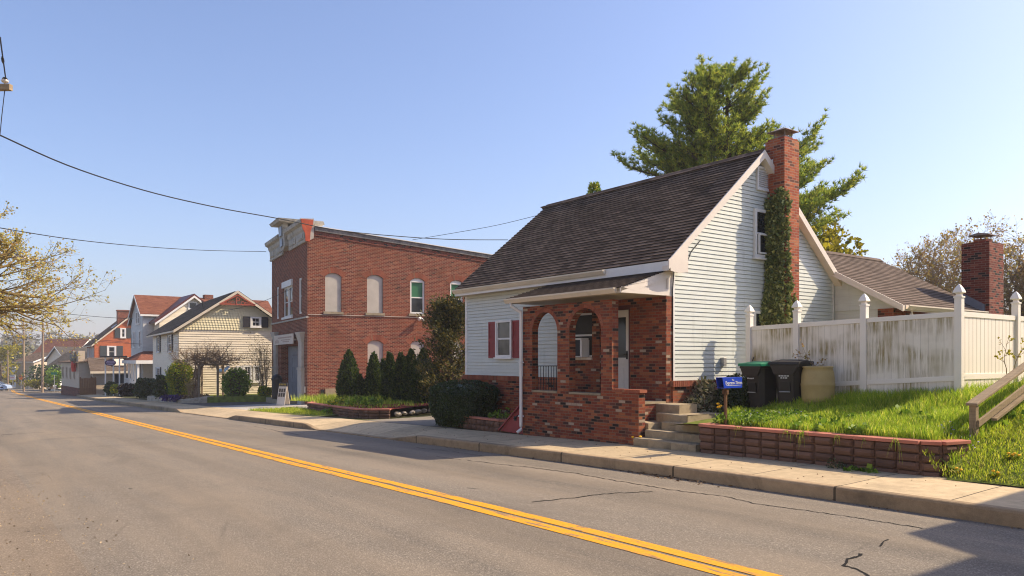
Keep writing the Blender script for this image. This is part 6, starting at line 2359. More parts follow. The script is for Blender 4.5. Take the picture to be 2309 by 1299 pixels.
# budding street tree leaning in from the left edge
rnd = random.Random(14)
x, y = S.w(-27.0, -1.2)
T = Thing('budding_tree', 'street tree with yellow-green opening buds reaching in from the left edge', 'tree', W, x, y, -0.6)
br, lf, tips = MB(), MB(), []
br.tube([(x, y, -.8), (x + .1, y, 2.0), (x - .1, y + .1, 4.4)], [.34, .28, .24], 10, False)
spb = [(8, .42, .42, .015, .05, 7), (6, .52, .45, .05, .09, 5), (4, .5, .45, .06, .12, 4), (0, 0, 0, .03, .15, 3)]


def toward(u, v, d):
    X, Y, Z = W.hd(u, v, d)
    return Vector((X, Y, Z))


for (u, v, d, z0, r) in ((175, 752, 25, 4.2, .15), (120, 700, 24, 4.3, .12), (205, 690, 27, 4.4, .10), (150, 640, 25, 4.4, .12), (110, 575, 24, 4.4, .12), (60, 520, 25, 4.4, .13), (20, 505, 23, 4.4, .13), (10, 600, 22, 4.4, .12), (-60, 500, 26, 4.4, .12), (60, 640, 27, 4.3, .11), (150, 720, 29, 4.3, .10), (30, 700, 23, 4.2, .09)):
    p = Vector((x - .1, y + .1, z0))
    e = toward(u, v, d)
    grow(br, tips, p, e - p, (e - p).length * .76, r * .8, 0, rnd, spb)
for (p, d, q) in tips:
    for _ in range(3):
        c = q[rnd.randrange(len(q))] + Vector((rnd.gauss(0, .06), rnd.gauss(0, .06), rnd.gauss(0, .06)))
        lf.leaf(c, .062 * rnd.uniform(.5, 1.4), rnd, 1.1, d + Vector((0, 0, .4)), .9)
T.part('trunk', br, M['twig_warm'])
T.part('crown', lf, M['leaf_bud'])

# bronze juniper between the firehouse and the house
rnd = random.Random(41)
x, y, zt_ = W.hd(1012, 676, 31)
jz = zc(26) + .25
T = Thing('juniper_tree', 'shaggy bronze-green juniper between the firehouse and the pale house', 'juniper', W, x, y, jz)
br, lf = MB(), MB()
br.tube([(x, y, jz - .1), (x + .1, y, jz + 2), (x, y + .1, zt_ - .6)], [.16, .11, .03], 7, False)
for k in range(95):
    t = rnd.random() ** .8
    hz = lerp(jz + .1, zt_ - .25, t)
    a = rnd.uniform(0, 2 * PI)
    reach = (1.65 * (1 - .66 * t) + .1) * rnd.uniform(.5, 1.2)
    d = Vector((math.cos(a), math.sin(a), rnd.uniform(.1, .7))).normalized()
    p = Vector((x, y, hz))
    q = [p]
    for i in range(5):
        d = (d + Vector((rnd.gauss(0, .15), rnd.gauss(0, .15), rnd.gauss(0, .12)))).normalized()
        q.append(q[-1] + d * reach / 5)
    br.tube(q, [.025, .02, .016, .012, .008, .004], 4, False)
    for i in range(1, 6):
        for _ in range(26):
            c = q[i] + Vector((rnd.gauss(0, .15), rnd.gauss(0, .15), rnd.gauss(0, .12)))
            lf.leaf(c, .15 * rnd.uniform(.6, 1.3), rnd, .4, d + Vector((0, 0, .3)), .6)
T.part('trunk', br, M['bark'])
T.part('crown', lf, M['leaf_juniper'])
# ---------------------------------------------------------------- houses down the street
V = Frame((403 - CX) / FPX * 54.0, 54.0, -58.2)
GV = zc(52) + .12


def gable_roof_x(T, x0, x1, ya, yb, ze, zr_, mat, over=.35, th=.16, name='roof', trim='white', rake=True):
    """roof with its ridge along x; ya/yb are the eaves"""
    ym = (ya + yb) / 2
    sl = (zr_ - ze) / (yb - ya) * 2
    mb = MB()
    for sgn, ye in ((-1, ya - over), (1, yb + over)):
        z_e = zr_ - sl * abs(ye - ym)
        c = 1 / math.hypot(1, sl)
        n = Vector((0, sgn * sl, 1)).normalized()
        Lr = abs(ye - ym) / c

        def P(h, q, d, ye=ye, sgn=sgn, z_e=z_e, c=c, n=n):
            y = ye - sgn * q * c
            return (h, y + n.y * (d + th), z_e + q * c * sl + n.z * (d + th))
        mb.lap(P, 0, Lr, .16, lambda z: x0 - over, lambda z: x1 + over, lip=.02, base=.004, uoff=.173)
    core = [(x0 - over, ya - over, zr_ - sl * (ym - ya + over)), (x0 - over, ym, zr_), (x0 - over, yb + over, zr_ - sl * (yb + over - ym))]
    core2 = core[::-1]
    mb.prism(core + [(a, b, c2 + th * .85) for a, b, c2 in core2], (x1 - x0 + 2 * over, 0, 0))
    r = T.part(name, mb, M[mat])
    if rake:
        mb = MB()
        for (a, b) in ((core[0], core[1]), (core[1], core[2])):
            for xx in (x1 + over - .0, x0 - over - .04):
                mb.prism([(xx, a[1], a[2] - .06), (xx, b[1], b[2] - .06), (xx, b[1], b[2] + th), (xx, a[1], a[2] + th)], (.04, 0, 0))
        for ye in (ya - over, yb + over):
            z_e = zr_ - sl * abs(ye - ym)
            mb.box(x0 - over, x1 + over, ye - .06 if ye < ym else ye, ye if ye < ym else ye + .06, z_e - .02, z_e + th * .8)
        T.part('rake_board', mb, M[trim], r)
    return r


def gable_walls_x(T, x0, x1, ya, yb, z0, ze, zr_, mat, course=.11, name='wall'):
    """four clapboarded walls, gables at x0 and x1"""
    ym = (ya + yb) / 2
    mb = MB()
    mb.prism([(x0 + .04, ya + .04, z0), (x0 + .04, yb - .04, z0), (x0 + .04, yb - .04, ze - .03), (x0 + .04, ym, zr_ - .05), (x0 + .04, ya + .04, ze - .03)], (x1 - x0 - .08, 0, 0))
    lo = lambda z: ya if z <= ze else ya + (z - ze) / (zr_ - ze) * (ym - ya)
    hi = lambda z: yb if z <= ze else yb - (z - ze) / (zr_ - ze) * (yb - ym)
    mb.lap(lambda h, z, d: (x1 + d, h, z), z0 + .3, zr_ - .05, course, lo, hi, lip=.026, gap=course * .14)
    mb.lap(lambda h, z, d: (h, ya - d, z), z0 + .3, ze, course, lambda z: x0, lambda z: x1, lip=.026, gap=course * .14)
    return T.part(name, mb, M[mat])


vic = Thing('cream_house', 'cream clapboard house with a scalloped gable and red fretwork at its peak', 'house', V, 0, 0, GV)
vx0 = V.hy(345, 753, 0)[0]
vze = V.hx(403, 741, 0)[1]
(vya, vzr) = V.hx(533, 661, 0)
vyb = 2 * vya
gable_walls_x(vic, vx0, 0, 0, vyb, GV - .5, vze, vzr - .05, 'siding_cream', .17)
gable_roof_x(vic, vx0, 0, 0, vyb, vze + .02, vzr + .02, 'shingle_grey', .40, .14, trim='cream_trim')
Pvg = lambda h, z, d: (d, h, z)
Pvs = lambda h, z, d: (h, -d, z)
# scalloped shingles fill the gable
mb = MB()
zsh = V.hx(404, 741.5, 0)[1]
row = 0
z = zsh - .05
while z < vzr - .25:
    lo = (z + .15 - vze) / (vzr - vze) * vya if z > vze else .05
    y = max(.1, lo) + (row % 2) * .10
    while y < vyb - max(.1, lo) - .15:
        mb.face([(.075, y + .015, z + .05), (.08, y + .10, z), (.075, y + .185, z + .05), (.03, y + .19, z + .24), (.03, y + .01, z + .24)])
        mb.face([(.022, y + .015, z + .05), (.022, y + .185, z + .05), (.075, y + .185, z + .05), (.08, y + .10, z), (.075, y + .015, z + .05)])
        y += .20
    z += .175
    row += 1
mb.prism([(.02, .02, zsh), (.02, vyb - .02, zsh), (.02, vya, vzr - .1)], (.012, 0, 0))
vic.part('gable_shingles', mb, M['siding_yellow'])
# fretwork: a bargeboard truss with the letter P
mb = MB()
fy, fz = vya, vzr
x_f = .42
wd, hh_ = 2.3, .26
fz -= .16
mb.bar((x_f, fy - 1.2, fz - .70), (x_f, fy + 1.2, fz - .70), .06, .10)
mb.bar((x_f, fy - 1.25, fz - .72), (x_f, fy, fz + .0), .06, .10)
mb.bar((x_f, fy + 1.25, fz - .72), (x_f, fy, fz + .0), .06, .10)
for sgn in (-1, 1):
    for (a, b) in ((.36, .26), (.60, .18), (.82, .12)):
        for k in range(8):
            t0, t1 = 2 * PI * k / 8, 2 * PI * (k + 1) / 8
            mb.bar((x_f, fy + sgn * a + b * .45 * math.cos(t0), fz - .58 + b * .45 * math.sin(t0)), (x_f, fy + sgn * a + b * .45 * math.cos(t1), fz - .58 + b * .45 * math.sin(t1)), .05, .045)
fw = vic.part('fretwork', mb, M['gable_red'])
me = lettering('P', .72, .02)
mb = MB()
mb.mesh([(x_f + .03 + v.co.z, fy + v.co.x, fz - .68 + v.co.y) for v in me.vertices], [tuple(p.vertices) for p in me.polygons])
bpy.data.meshes.remove(me)
vic.part('lettering', mb, M['gable_red'], fw)


def vwin(T, P, fr, plane, ua, ub, vb, vt, sh=None, shw=.38, glass='glass', grid=2, f=.12):
    h = fr.hx if plane == 'x' else fr.hy
    ha, zb_ = h(ua, vb, 0)
    hb_, zt2_ = h(ub, vt, 0)
    window(T, P, ha, hb_, zb_, zt2_, f, .09, glass, grid=grid)
    if sh:
        for a, b in ((ha - shw - .03, ha - .03), (hb_ + .03, hb_ + .03 + shw)):
            mb = MB()
            mb.pbox(P, a, b, zb_, zt2_, 0.0, .07)
            T.part('shutter', mb, M[sh])


vwin(vic, lambda h, z, d: (d + .09, h, z), V, 'x', 563.5, 588, 738, 715, 'shutter_dark', .48)
vwin(vic, Pvg, V, 'x', 547, 568, 862, 824, None, glass='glass_warm')
vwin(vic, Pvg, V, 'x', 570, 588, 862, 824, None, glass='glass')
vwin(vic, Pvg, V, 'x', 533, 546, 845, 825, None, glass='glass')
for (a, b, c, d) in ((355.5, 361.5, 795, 757), (381, 389, 795, 754), (354.5, 362.5, 886, 828), (381, 388, 872, 828)):
    vwin(vic, Pvs, V, 'y', a, b, c, d, 'shutter_dark', .35, grid=None)
mb = MB()
ha, za = V.hx(494, 838, 0)
hb_, zb_ = V.hx(509, 831, 0)
mb.pbox(Pvg, ha, hb_, za, zb_, .02, .08)
for k in range(4):
    mb.pbox(Pvg, hb_ - .1 + .06 * k, hb_ + .1 + .05 * k, zb_ - .12 + .06 * k, zb_ + .0 + .06 * k, .03, .07)
vic.part('blue_plaque', mb, M['sign_blue'])
mb = MB()
mb.tube([(-2.6, 2.2, vze + 1.0), (-2.7, 2.0, vze + 2.2)], .05, 5)
vic.part('vent_stack', mb, M['black'])

# ---- the tall grey and red-roofed house behind it
Lf = Frame((322 - CX) / FPX * 77.0, 77.0, -53.5)
GL = zc(85)
tall = Thing('red_roofed_house', 'tall grey-white clapboard house with a long red-brown roof, cross gable and front porch', 'house', Lf, 0, 0, GL)
lze, lzr = 6.62, 8.55


def gable_y(T, x0, x1, y0, y1, z0, ze, zr_, wm, rm, over=.3, course=.13, trim='white'):
    """volume with its ridge along y (gable towards the street)"""
    xm = (x0 + x1) / 2
    mb = MB()
    mb.prism([(x0 + .02, y0 + .02, z0), (x1 - .02, y0 + .02, z0), (x1 - .02, y0 + .02, ze - .03), (xm, y0 + .02, zr_ - .03), (x0 + .02, y0 + .02, ze - .03)], (0, y1 - y0, 0))
    lo = lambda z: x0 if z <= ze else x0 + (z - ze) / (zr_ - ze) * (xm - x0)
    hi = lambda z: x1 if z <= ze else x1 - (z - ze) / (zr_ - ze) * (x1 - xm)
    mb.lap(lambda h, z, d: (h, y0 - d, z), z0, zr_ - .05, course, lo, hi, lip=.016)
    mb.lap(lambda h, z, d: (x1 + d, h, z), z0, ze, course, lambda z: y0, lambda z: y1, lip=.016)
    T.part('wall', mb, M[wm])
    sl = (zr_ - ze) / (x1 - x0) * 2
    mb = MB()
    c = 1 / math.hypot(1, sl)
    for sgn, xe in ((-1, x0 - over), (1, x1 + over)):
        z_e = zr_ - sl * abs(xe - xm)
        P = lambda h, q, d, sgn=sgn, xe=xe, z_e=z_e: (xe - sgn * q * c + sgn * sl * c * (d + .12), h, z_e + q * c * sl + c * (d + .12))
        mb.lap(P, 0, abs(xe - xm) / c, .16, lambda z: y0 - over, lambda z: y1 + over, lip=.02, base=.004, uoff=.173)
    core = [(x0 - over, y0 - over, zr_ - sl * (xm - x0 + over)), (xm, y0 - over, zr_), (x1 + over, y0 - over, zr_ - sl * (x1 + over - xm))]
    mb.prism(core + [(a, b, c2 + .11) for a, b, c2 in core[::-1]], (0, y1 - y0 + 2 * over, 0))
    r = T.part('roof', mb, M[rm])
    mb = MB()
    for a, b in ((core[0], core[1]), (core[1], core[2])):
        mb.prism([(a[0], y0 - over - .05, a[2] - .1), (b[0], y0 - over - .05, b[2] - .1), (b[0], y0 - over - .05, b[2] + .12), (a[0], y0 - over - .05, a[2] + .12)], (0, .05, 0))
    mb.box(x1 + over, x1 + over + .08, y0 - over, y1 + over, core[2][2] - .08, core[2][2] + .10)
    T.part('rake_board', mb, M[trim], r)
    return r


gable_y(tall, -5.5, 0, 0, 13.3, GL - .5, lze, lzr, 'siding_grey', 'shingle_red')
gable_y(tall, -8.8, -5.55, .5, 8, GL - .5, 5.9, 6.9, 'siding_grey', 'shingle_grey')
# cross gable with dark red trim facing up the street
cgx = 2.4
(ca, cza), (cb, czb) = Lf.hx(357, 722, cgx), Lf.hx(436, 667, cgx)
cgw = cb - ca
mb = MB()
mb.prism([(-3, ca + .1, GL), (-3, ca + 2 * cgw - .1, GL), (-3, ca + 2 * cgw - .1, cza - .1), (-3, cb, czb - .1), (-3, ca + .1, cza - .1)], (cgx + 3, 0, 0))
mb.lap(lambda h, z, d: (cgx + d, h, z), GL, czb - .1, .13, lambda z: ca + .1 if z < cza else lerp(ca + .1, cb, (z - cza) / (czb - cza)), lambda z: ca + 2 * cgw - .1 if z < cza else lerp(ca + 2 * cgw - .1, cb, (z - cza) / (czb - cza)), lip=.016)
tall.part('cross_gable_wall', mb, M['siding_cream'])
mb = MB()
for sgn in (-1, 1):
    y_e, s_ = cb + sgn * (cgw + .4), (czb - cza) / cgw
    z_e = czb - s_ * (cgw + .4)
    mb.prism([(cgx + .4, y_e, z_e), (cgx + .4, cb, czb), (cgx + .4, cb, czb + .2), (cgx + .4, y_e, z_e + .2)], (-6, 0, 0))
crf = tall.part('cross_gable_roof', mb, M['maroon'])
mb = MB()
for sgn in (-1, 1):
    y_e = cb + sgn * (cgw + .4)
    z_e = czb - s_ * (cgw + .4)
    mb.prism([(cgx + .4, y_e, z_e - .22), (cgx + .4, cb, czb - .22), (cgx + .4, cb, czb + .0), (cgx + .4, y_e, z_e + .0)], (.05, 0, 0))
tall.part('rake_board', mb, M['white'], crf)
Pcg = lambda h, z, d: (cgx + d, h, z)
ha, za = Lf.hx(424, 697, cgx)
window(tall, Pcg, ha, ha + .9, za, za + .75, .1, .08, 'glass', mid=False)
Plf = lambda h, z, d: (h, -d, z)
Plw = lambda h, z, d: (h, .5 - d, z)
for (x, z0_, z1_) in ((-1.7, 3.2, 4.9), (-4.6, 3.2, 4.9), (-3.3, 5.6, 6.9), (-2.3, 5.6, 6.9)):
    window(tall, Plf, x, x + .8, z0_, z1_, .1, .08, 'glass')
for (x, z0_, z1_) in ((-8.2, 3.2, 4.7), (-6.9, 3.2, 4.7)):
    window(tall, Plw, x, x + .8, z0_, z1_, .1, .08, 'glass')
    for a in (x - .42, x + .86):
        mb = MB()
        mb.pbox(Plw, a, a + .36, z0_, z1_, 0, .07)
        tall.part('shutter', mb, M['shutter_dark'])
Psd = lambda h, z, d: (d, h, z)
window(tall, Psd, 1.6, 2.8, 3.0, 5.2, .14, .08, 'glass')
mb = MB()
mb.box(-3.2, -2.4, 6.6, 7.5, lzr - .8, lzr + .45)
tall.part('chimney', mb, M['brick_fire'])
# porch wrapping the near corner of the tall house
pz = 1.75
pl_, pr_x, pd__ = -1.6, 5.2, -1.5
mb = MB()
mb.prism([(pl_ - .2, pd__, pz), (pr_x, pd__, pz), (pr_x, 2.6, pz), (.2, 2.4, pz + .9), (.0, .05, pz + .9), (pl_ - .2, .05, pz + .8)], (0, 0, .14))
mb.face([(pl_ - .2, pd__, pz + .15), (pr_x, pd__, pz + .15), (.1, .05, pz + 1.05), (pl_ - .2, .05, pz + .95)])
mb.face([(pr_x, pd__, pz + .15), (pr_x, 2.6, pz + .15), (.1, 2.4, pz + 1.05), (.1, .05, pz + 1.05)])
tall.part('porch_roof', mb, M['shingle_red'])
mb = MB()
mb.box(pl_ - .3, pr_x, pd__ - .1, pd__ + .02, pz - .18, pz + .14)
mb.box(pr_x, pr_x + .08, pd__ - .1, 2.6, pz - .18, pz + .14)
tall.part('porch_fascia', mb, M['white'])
for x in (pl_ + .1, .6, 2.0, 3.4, 5.0):
    mb = MB()
    mb.box(x - .09, x + .09, pd__ + .05, pd__ + .23, GL - .1, pz)
    tall.part('porch_post', mb, M['white'])
mb = MB()
mb.box(pl_, pr_x - .1, pd__ + .02, 0, GL - .4, GL + .75)
mb.box(.05, pr_x - .1, 0, 2.4, GL - .4, GL + .75)
tall.part('porch_floor', mb, M['grey_panel'])
mb = MB()
for z in (GL + .88, GL + 1.7):
    mb.box(pl_ + .1, 3.4, pd__ + .10, pd__ + .16, z, z + .07)
x = pl_ + .2
while x < 3.4:
    mb.box(x, x + .05, pd__ + .11, pd__ + .15, GL + .9, GL + 1.7)
    x += .17
tall.part('porch_railing', mb, M['white'])
for (x, z0_, z1_) in ((-4.4, GL + 1.2, pz - .2), (-1.3, GL + .8, pz - .1)):
    window(tall, Plf, x, x + .9, z0_, z1_, .1, .08, 'glass')

# ---- orange brick house with its gable to the right
O = Frame((213 - CX) / FPX * 98.0, 98.0, -56.0)
GO = zc(110)
ora = Thing('orange_brick_house', 'orange brick house with a dark sloping roof and big chimney', 'house', O, 0, 0, GO)
oze = O.hx(213, 776, 0)[1]
oyb, ozr = O.hx(292, 716, 0)
mb = MB()
mb.prism([(0, 0, GO - .5), (0, 2 * oyb, GO - .5), (0, 2 * oyb, oze), (0, oyb, ozr), (0, 0, oze)], (-10, 0, 0))
ora.part('wall', mb, M['brick_orange'])
gable_roof_x(ora, -10, 0, 0, 2 * oyb, oze + .02, ozr + .02, 'shingle_dark', .35, .16, trim='cream_trim')
Pog = lambda h, z, d: (d, h, z)
Pos = lambda h, z, d: (h, -d, z)
vwin(ora, Pog, O, 'x', 241, 262, 807, 780, 'shutter_teal', .75, grid=None, f=.18)
vwin(ora, Pog, O, 'x', 271, 284, 762, 740, 'shutter_teal', .6, grid=None, f=.16)
for x in (-9, -7.2, -5.2, -3.2, -1.6):
    window(ora, Pos, x, x + .9, oze - 2.2, oze - .4, .1, .08, 'glass')
(c0, cz0), (c1, cz1) = O.hx(264, 699, -1.2), O.hx(290, 699, -1.2)
mb = MB()
mb.box(-1.8, -.7, c0, c1, ozr - 2, cz0 - .15)
mb.box(-1.87, -.63, c0 - .07, c1 + .07, cz0 - .15, cz0)
ora.part('chimney', mb, M['brick_fire'])
for k in range(2):
    mb = MB()
    mb.prism([(-3.5 + k * 1.3, oyb * .55, lerp(oze, ozr, .55) + .2), (-2.4 + k * 1.3, oyb * .55, lerp(oze, ozr, .55) + .2), (-2.4 + k * 1.3, oyb * .68, lerp(oze, ozr, .68) + .2), (-3.5 + k * 1.3, oyb * .68, lerp(oze, ozr, .68) + .2)], (0, 0, .08))
    ora.part('skylight', mb, M['metal'])
mb = MB()
hs, zs_ = O.hx(276, 826, .1)
mb.box(.35, .42, hs - .1, hs + .9, zs_ - .2, zs_ + 1.2)
mb.box(0, .4, hs + .3, hs + .38, zs_ + 1.1, zs_ + 1.2)
hang = ora.part('hanging_sign', mb, M['white'])
mb = MB()
mb.ball((.43, hs + .4, zs_ + .75), .18, 8, 4, .8)
mb.ball((.43, hs + .4, zs_ + .2), .16, 8, 4, .8)
ora.part('emblem', mb, M['black'], hang)

# ---- low tan shop in front of it
K = Frame((178 - CX) / FPX * 86.0, 86.0, -52.0)
GK = zc(93) - .1
shop = Thing('tan_shop', 'low tan clapboard shop with tall windows left of the orange brick house', 'shop', K, 0, 0, GK)
kx0 = K.hy(139, 850, 0)[0]
kzt = K.hy(160, 817, 0)[1]
mb = MB()
mb.box(kx0, 0, .02, 9, GK + .7, kzt)
mb.lap(lambda h, z, d: (h, -d, z), GK + .7, kzt, .14, lambda z: kx0, lambda z: 0, lip=.016)
mb.lap(lambda h, z, d: (d, h, z), GK + .7, kzt, .14, lambda z: 0, lambda z: 9, lip=.016)
shop.part('wall', mb, M['siding_tan'])
mb = MB()
mb.box(kx0 - .03, .03, -.05, 9, GK - .5, GK + .7)
shop.part('brick_base', mb, M['brick_rear'])
mb = MB()
mb.prism([(kx0 - .4, -.4, kzt - .05), (.4, -.4, kzt - .05), (.4, 4.5, kzt + .5), (kx0 - .4, 4.5, kzt + .5)], (0, 0, .12))
mb.prism([(kx0 - .4, 9.4, kzt - .05), (.4, 9.4, kzt - .05), (.4, 4.5, kzt + .5), (kx0 - .4, 4.5, kzt + .5)], (0, 0, .12))
shop.part('roof', mb, M['shingle_dark'])
mb = MB()
mb.box(-1.7, .06, -.07, .6, kzt - .1, kzt + 1.3)
shop.part('parapet_pier', mb, M['siding_tan'])
Pk = lambda h, z, d: (h, -d, z)
for k in range(4):
    a = lerp(kx0 + .9, -2.2, k / 3.4)
    window(shop, Pk, a, a + .75, GK + 1.7, kzt - .55, .09, .08, 'glass', fm='siding_tan')
# one-storey side range with the brown roof running back
(ka, kza), (kb, kzb) = K.hx(183, 838, 1.5), K.hx(290, 838, 1.5)
mb = MB()
mb.box(.02, 1.4, 1.2, kb + 2, GK - .5, kza - .15)
shop.part('side_wall', mb, M['siding_tan'])
mb = MB()
Pkr = lambda h, q, d: (2.0 - q * .78 + .62 * d, h, kza + q * .62 + .78 * d)
mb.lap(Pkr, 0, 2.5, .2, lambda z: .8, lambda z: kb + 2, lip=.02, uoff=.17)
mb.prism([(2.0, .8, kza - .1), (2.0, .8, kza), (.05, .8, kza + 1.55), (.05, .8, kza + 1.45)], (0, kb + 1.2, 0))
shop.part('side_roof', mb, M['shingle_brown'])
mb = MB()
mb.box(1.98, 2.1, .8, kb + 2, kza - .22, kza + .02)
shop.part('side_fascia', mb, M['cream_trim'])
mb = MB()
mb.box(1.3, 1.42, 3.4, 6.2, GK + 1.2, kza - .35)
shop.part('dark_opening', mb, M['glass'])
mb = MB()
mb.prism([(1.4, 3.2, kza + .55), (1.4, 4.6, kza + .55), (.5, 4.4, kza + 1.3), (.5, 3.4, kza + 1.3)], (.1, 0, .12))
shop.part('roof_hatch', mb, M['sign_cream'])
# wooden fence in front of the side range
(fa, _), (fb, _) = K.hx(181, 860, 3.0), K.hx(212, 860, 3.0)
wf_ = Thing('board_fence', 'brown stained board fence beside the tan shop', 'fence', K, 3.0, fa, GK)
ftz = K.hx(181, 853, 3.0)[1]
mb = MB()
y = fa
while y < fb + .1:
    mb.box(2.98, 3.02, y + .006, y + .15, GK - .3, ftz + .02 * math.sin(y * 9))
    y += .156
wf_.part('panel', mb, M['fence_wood'])
mb = MB()
x = 2.9
while x > .5:
    mb.box(x - .14, x, fb + .1, fb + .14, GK - .3, ftz + .05)
    x -= .26
wf_.part('panel', mb, M['fence_wood'])
for (x, y) in ((3.0, fa), (3.0, fb + .12), (.6, fb + .12)):
    mb = MB()
    mb.box(x - .06, x + .06, y - .06, y + .06, GK - .3, ftz + .12)
    wf_.part('post', mb, M['fence_wood'])
# painted figure on the shop's corner
fx, fz_ = K.hy(166, 836, -.3)
fig = Thing('figure_ornament', 'red and grey painted figure mounted high on the corner of the tan shop', 'ornament', K, fx, -.3, fz_)
mb = MB()
mb.tube([(fx + .1, -.3, fz_ - .1), (fx + .1, -.3, fz_ + .6), (fx, -.3, fz_ + 1.1)], [.22, .30, .26], 8)
fig.part('legs', mb, M['statue_red'])
mb = MB()
mb.tube([(fx, -.3, fz_ + 1.05), (fx, -.32, fz_ + 1.5), (fx, -.3, fz_ + 1.85), (fx, -.3, fz_ + 1.95), (fx, -.3, fz_ + 2.1), (fx, -.3, fz_ + 2.28)], [.32, .40, .34, .16, .22, .12], 10)
fig.part('torso', mb, M['statue_grey'], smooth=True)
mb = MB()
mb.box(fx - .85, fx - .35, -.4, -.1, fz_ + 1.2, fz_ + 2.3)
fig.part('banner', mb, M['statue_red'])

# oval hanging sign in its timber frame
ox, oy = (249 - CX) / FPX * 76.0, 76.0
Q = Frame(ox, oy, 0)
GQ = zc(85)
zo = EYE + (HV - 818) / FPX * 76
sg_ = Thing('oval_sign', 'purple oval sign hanging between white posts in front of the grey house', 'sign', Q, 0, 0, GQ)
mb = MB()
mb.lathe(0, 0, [(.0, -.02), (.56, -.02), (.56, .02), (0, .02)], 24)
me_v = [(a, b, c) for a, b, c in mb.v]
mb.v = [(a, c, b * .56 + zo) for a, b, c in me_v]
bd = sg_.part('board', mb, M['purple'])
mb = MB()
rs_ = random.Random(2)
for z, w_ in ((.14, .34), (-.02, .42), (-.16, .28)):
    x = -w_
    while x < w_:
        q = rs_.uniform(.05, .12)
        mb.box(x, x + q, -.04, -.025, zo + z - .035, zo + z + .05)
        x += q + .035
sg_.part('lettering', mb, M['lilac'], bd)
for x in (-.55, .25, .85):
    mb = MB()
    mb.box(x - .05, x + .05, .05, .15, GQ - .5, zo + .55)
    sg_.part('post', mb, M['white'])
mb = MB()
mb.box(-1.0, 1.5, -.05, .3, zo + .52, zo + .68)
sg_.part('beam', mb, M['shutter_dark'])

# ---------------------------------------------------------------- garden in front of the cream house
gz = lambda x, y: zc(-x)


def at(u, d):
    x, y, _ = S.hd(u, 800, d)
    return x, y


def bush(name, label, cat, u, vt, vb, wpx, d, mat, n, ls, seed, prof=dome, group=None, asp=1.0, core='leaf_dark', fuzz=.36, inner=.72):
    x, y, zt_ = S.hd(u, vt, d)
    zb = S.hd(u, vb, d)[2]
    r = wpx / 2 * d / FPX
    return shrub(name, label, cat, S, x, y, zb, zt_ - zb, r, r * .85, prof, mat, n, ls, seed, group, core, inner, None, asp, .20, fuzz)


bush('round_shrub', 'round green shrub below the purple oval sign', 'shrub', 251, 862, 888, 26, 74, 'leaf_dark', 1500, .14, 401)
bush('round_shrub', 'small bright lime shrub in front of the round green shrub', 'shrub', 258, 868, 886, 16, 72, 'leaf_forsythia', 900, .12, 402)
bush('barberry_shrub', 'low dark maroon shrub by the street, left of the big clipped yew', 'shrub', 290, 866, 893, 38, 66, 'leaf_maroon', 1800, .14, 403)
bush('yew_shrub', 'big dark clipped yew in front of the porch of the grey house', 'shrub', 330, 854, 895, 42, 60, 'leaf_dark', 2600, .14, 404, box_prof)
bush('rhododendron', 'dark rhododendron with a few orange tips at the corner of the cream house', 'shrub', 370, 848, 897, 38, 55, 'leaf_dark', 2200, .16, 405)
bush('forsythia', 'tall yellow-green forsythia at the left of the vine arbor', 'shrub', 407, 816, 897, 54, 53, 'leaf_forsythia', 6500, .13, 406, dome, None, .6, 'bark', .35, .62)
bush('forsythia', 'yellow-green forsythia behind the vine arbor', 'shrub', 462, 834, 892, 32, 56, 'leaf_forsythia', 2600, .13, 407, dome, None, .6, 'bark', .35, .62)
bush('garden_shrub', 'fresh green shrub under the paired windows of the cream house', 'shrub', 532, 832, 893, 54, 51, 'leaf_green', 4200, .13, 408, dome, None, .7, 'bark', .35, .62)
bush('garden_shrub', 'low twiggy green shrub between the fresh green shrub and the firehouse', 'shrub', 597, 872, 895, 28, 50, 'leaf_forsythia', 1200, .11, 409)
# vine arbor
ax, ay = at(480, 52.5)
az0 = S.hd(480, 897, 52.5)[2]
azt = S.hd(480, 823, 52.5)[2]
arb = Thing('vine_arbor', 'grey timber arbor under a tangle of bare vine in front of the cream house', 'arbor', S, ax, ay, az0)
for (u, dd) in ((449, 51), (455, 53.5), (491, 51), (503, 53.5)):
    x, y = at(u, dd)
    mb = MB()
    mb.box(x - .06, x + .06, y - .06, y + .06, az0 - .3, azt)
    mb.bar((x, y, azt - .5), (x - .35, y, azt), .07, .07)
    arb.part('post', mb, M['arbor_wood'])
mb = MB()
for (ua, ub, dd) in ((440, 515, 51), (440, 515, 53.5)):
    (xa, ya), (xb, yb) = at(ua, dd), at(ub, dd)
    mb.bar((xa, ya, azt + .05), (xb, yb, azt + .05), .05, .08)
arb.part('beam', mb, M['arbor_wood'])
rnd = random.Random(61)
mb = MB()
for s_ in range(6):
    u0 = rnd.uniform(434, 446)
    x, y = at(u0, rnd.uniform(51, 53.5))
    q = [Vector((x, y, az0))]
    tx_, ty_ = at(rnd.uniform(440, 470), 52.3)
    for k in range(6):
        t = (k + 1) / 6
        q.append(Vector((lerp(x, tx_, t ** 2) + rnd.gauss(0, .08), lerp(y, ty_, t ** 2) + rnd.gauss(0, .08), lerp(az0, azt + .2, t))))
    mb.tube(q, [.09 - .008 * k for k in range(7)], 5, False)
spv = [(7, .5, .55, .05, .22, 6), (6, .55, .6, .07, .22, 4), (0, 0, 0, .05, .3, 3)]
tips = []
for k in range(90):
    x, y = at(rnd.uniform(412, 520), rnd.uniform(50.5, 54))
    a = rnd.uniform(0, 2 * PI)
    grow(mb, tips, Vector((x, y, azt + rnd.uniform(0, .5))), Vector((math.cos(a), math.sin(a), rnd.uniform(-.1, .55))), rnd.uniform(.7, 1.5), .026, 0, rnd, spv, 4)
arb.part('vine', mb, M['vine'])


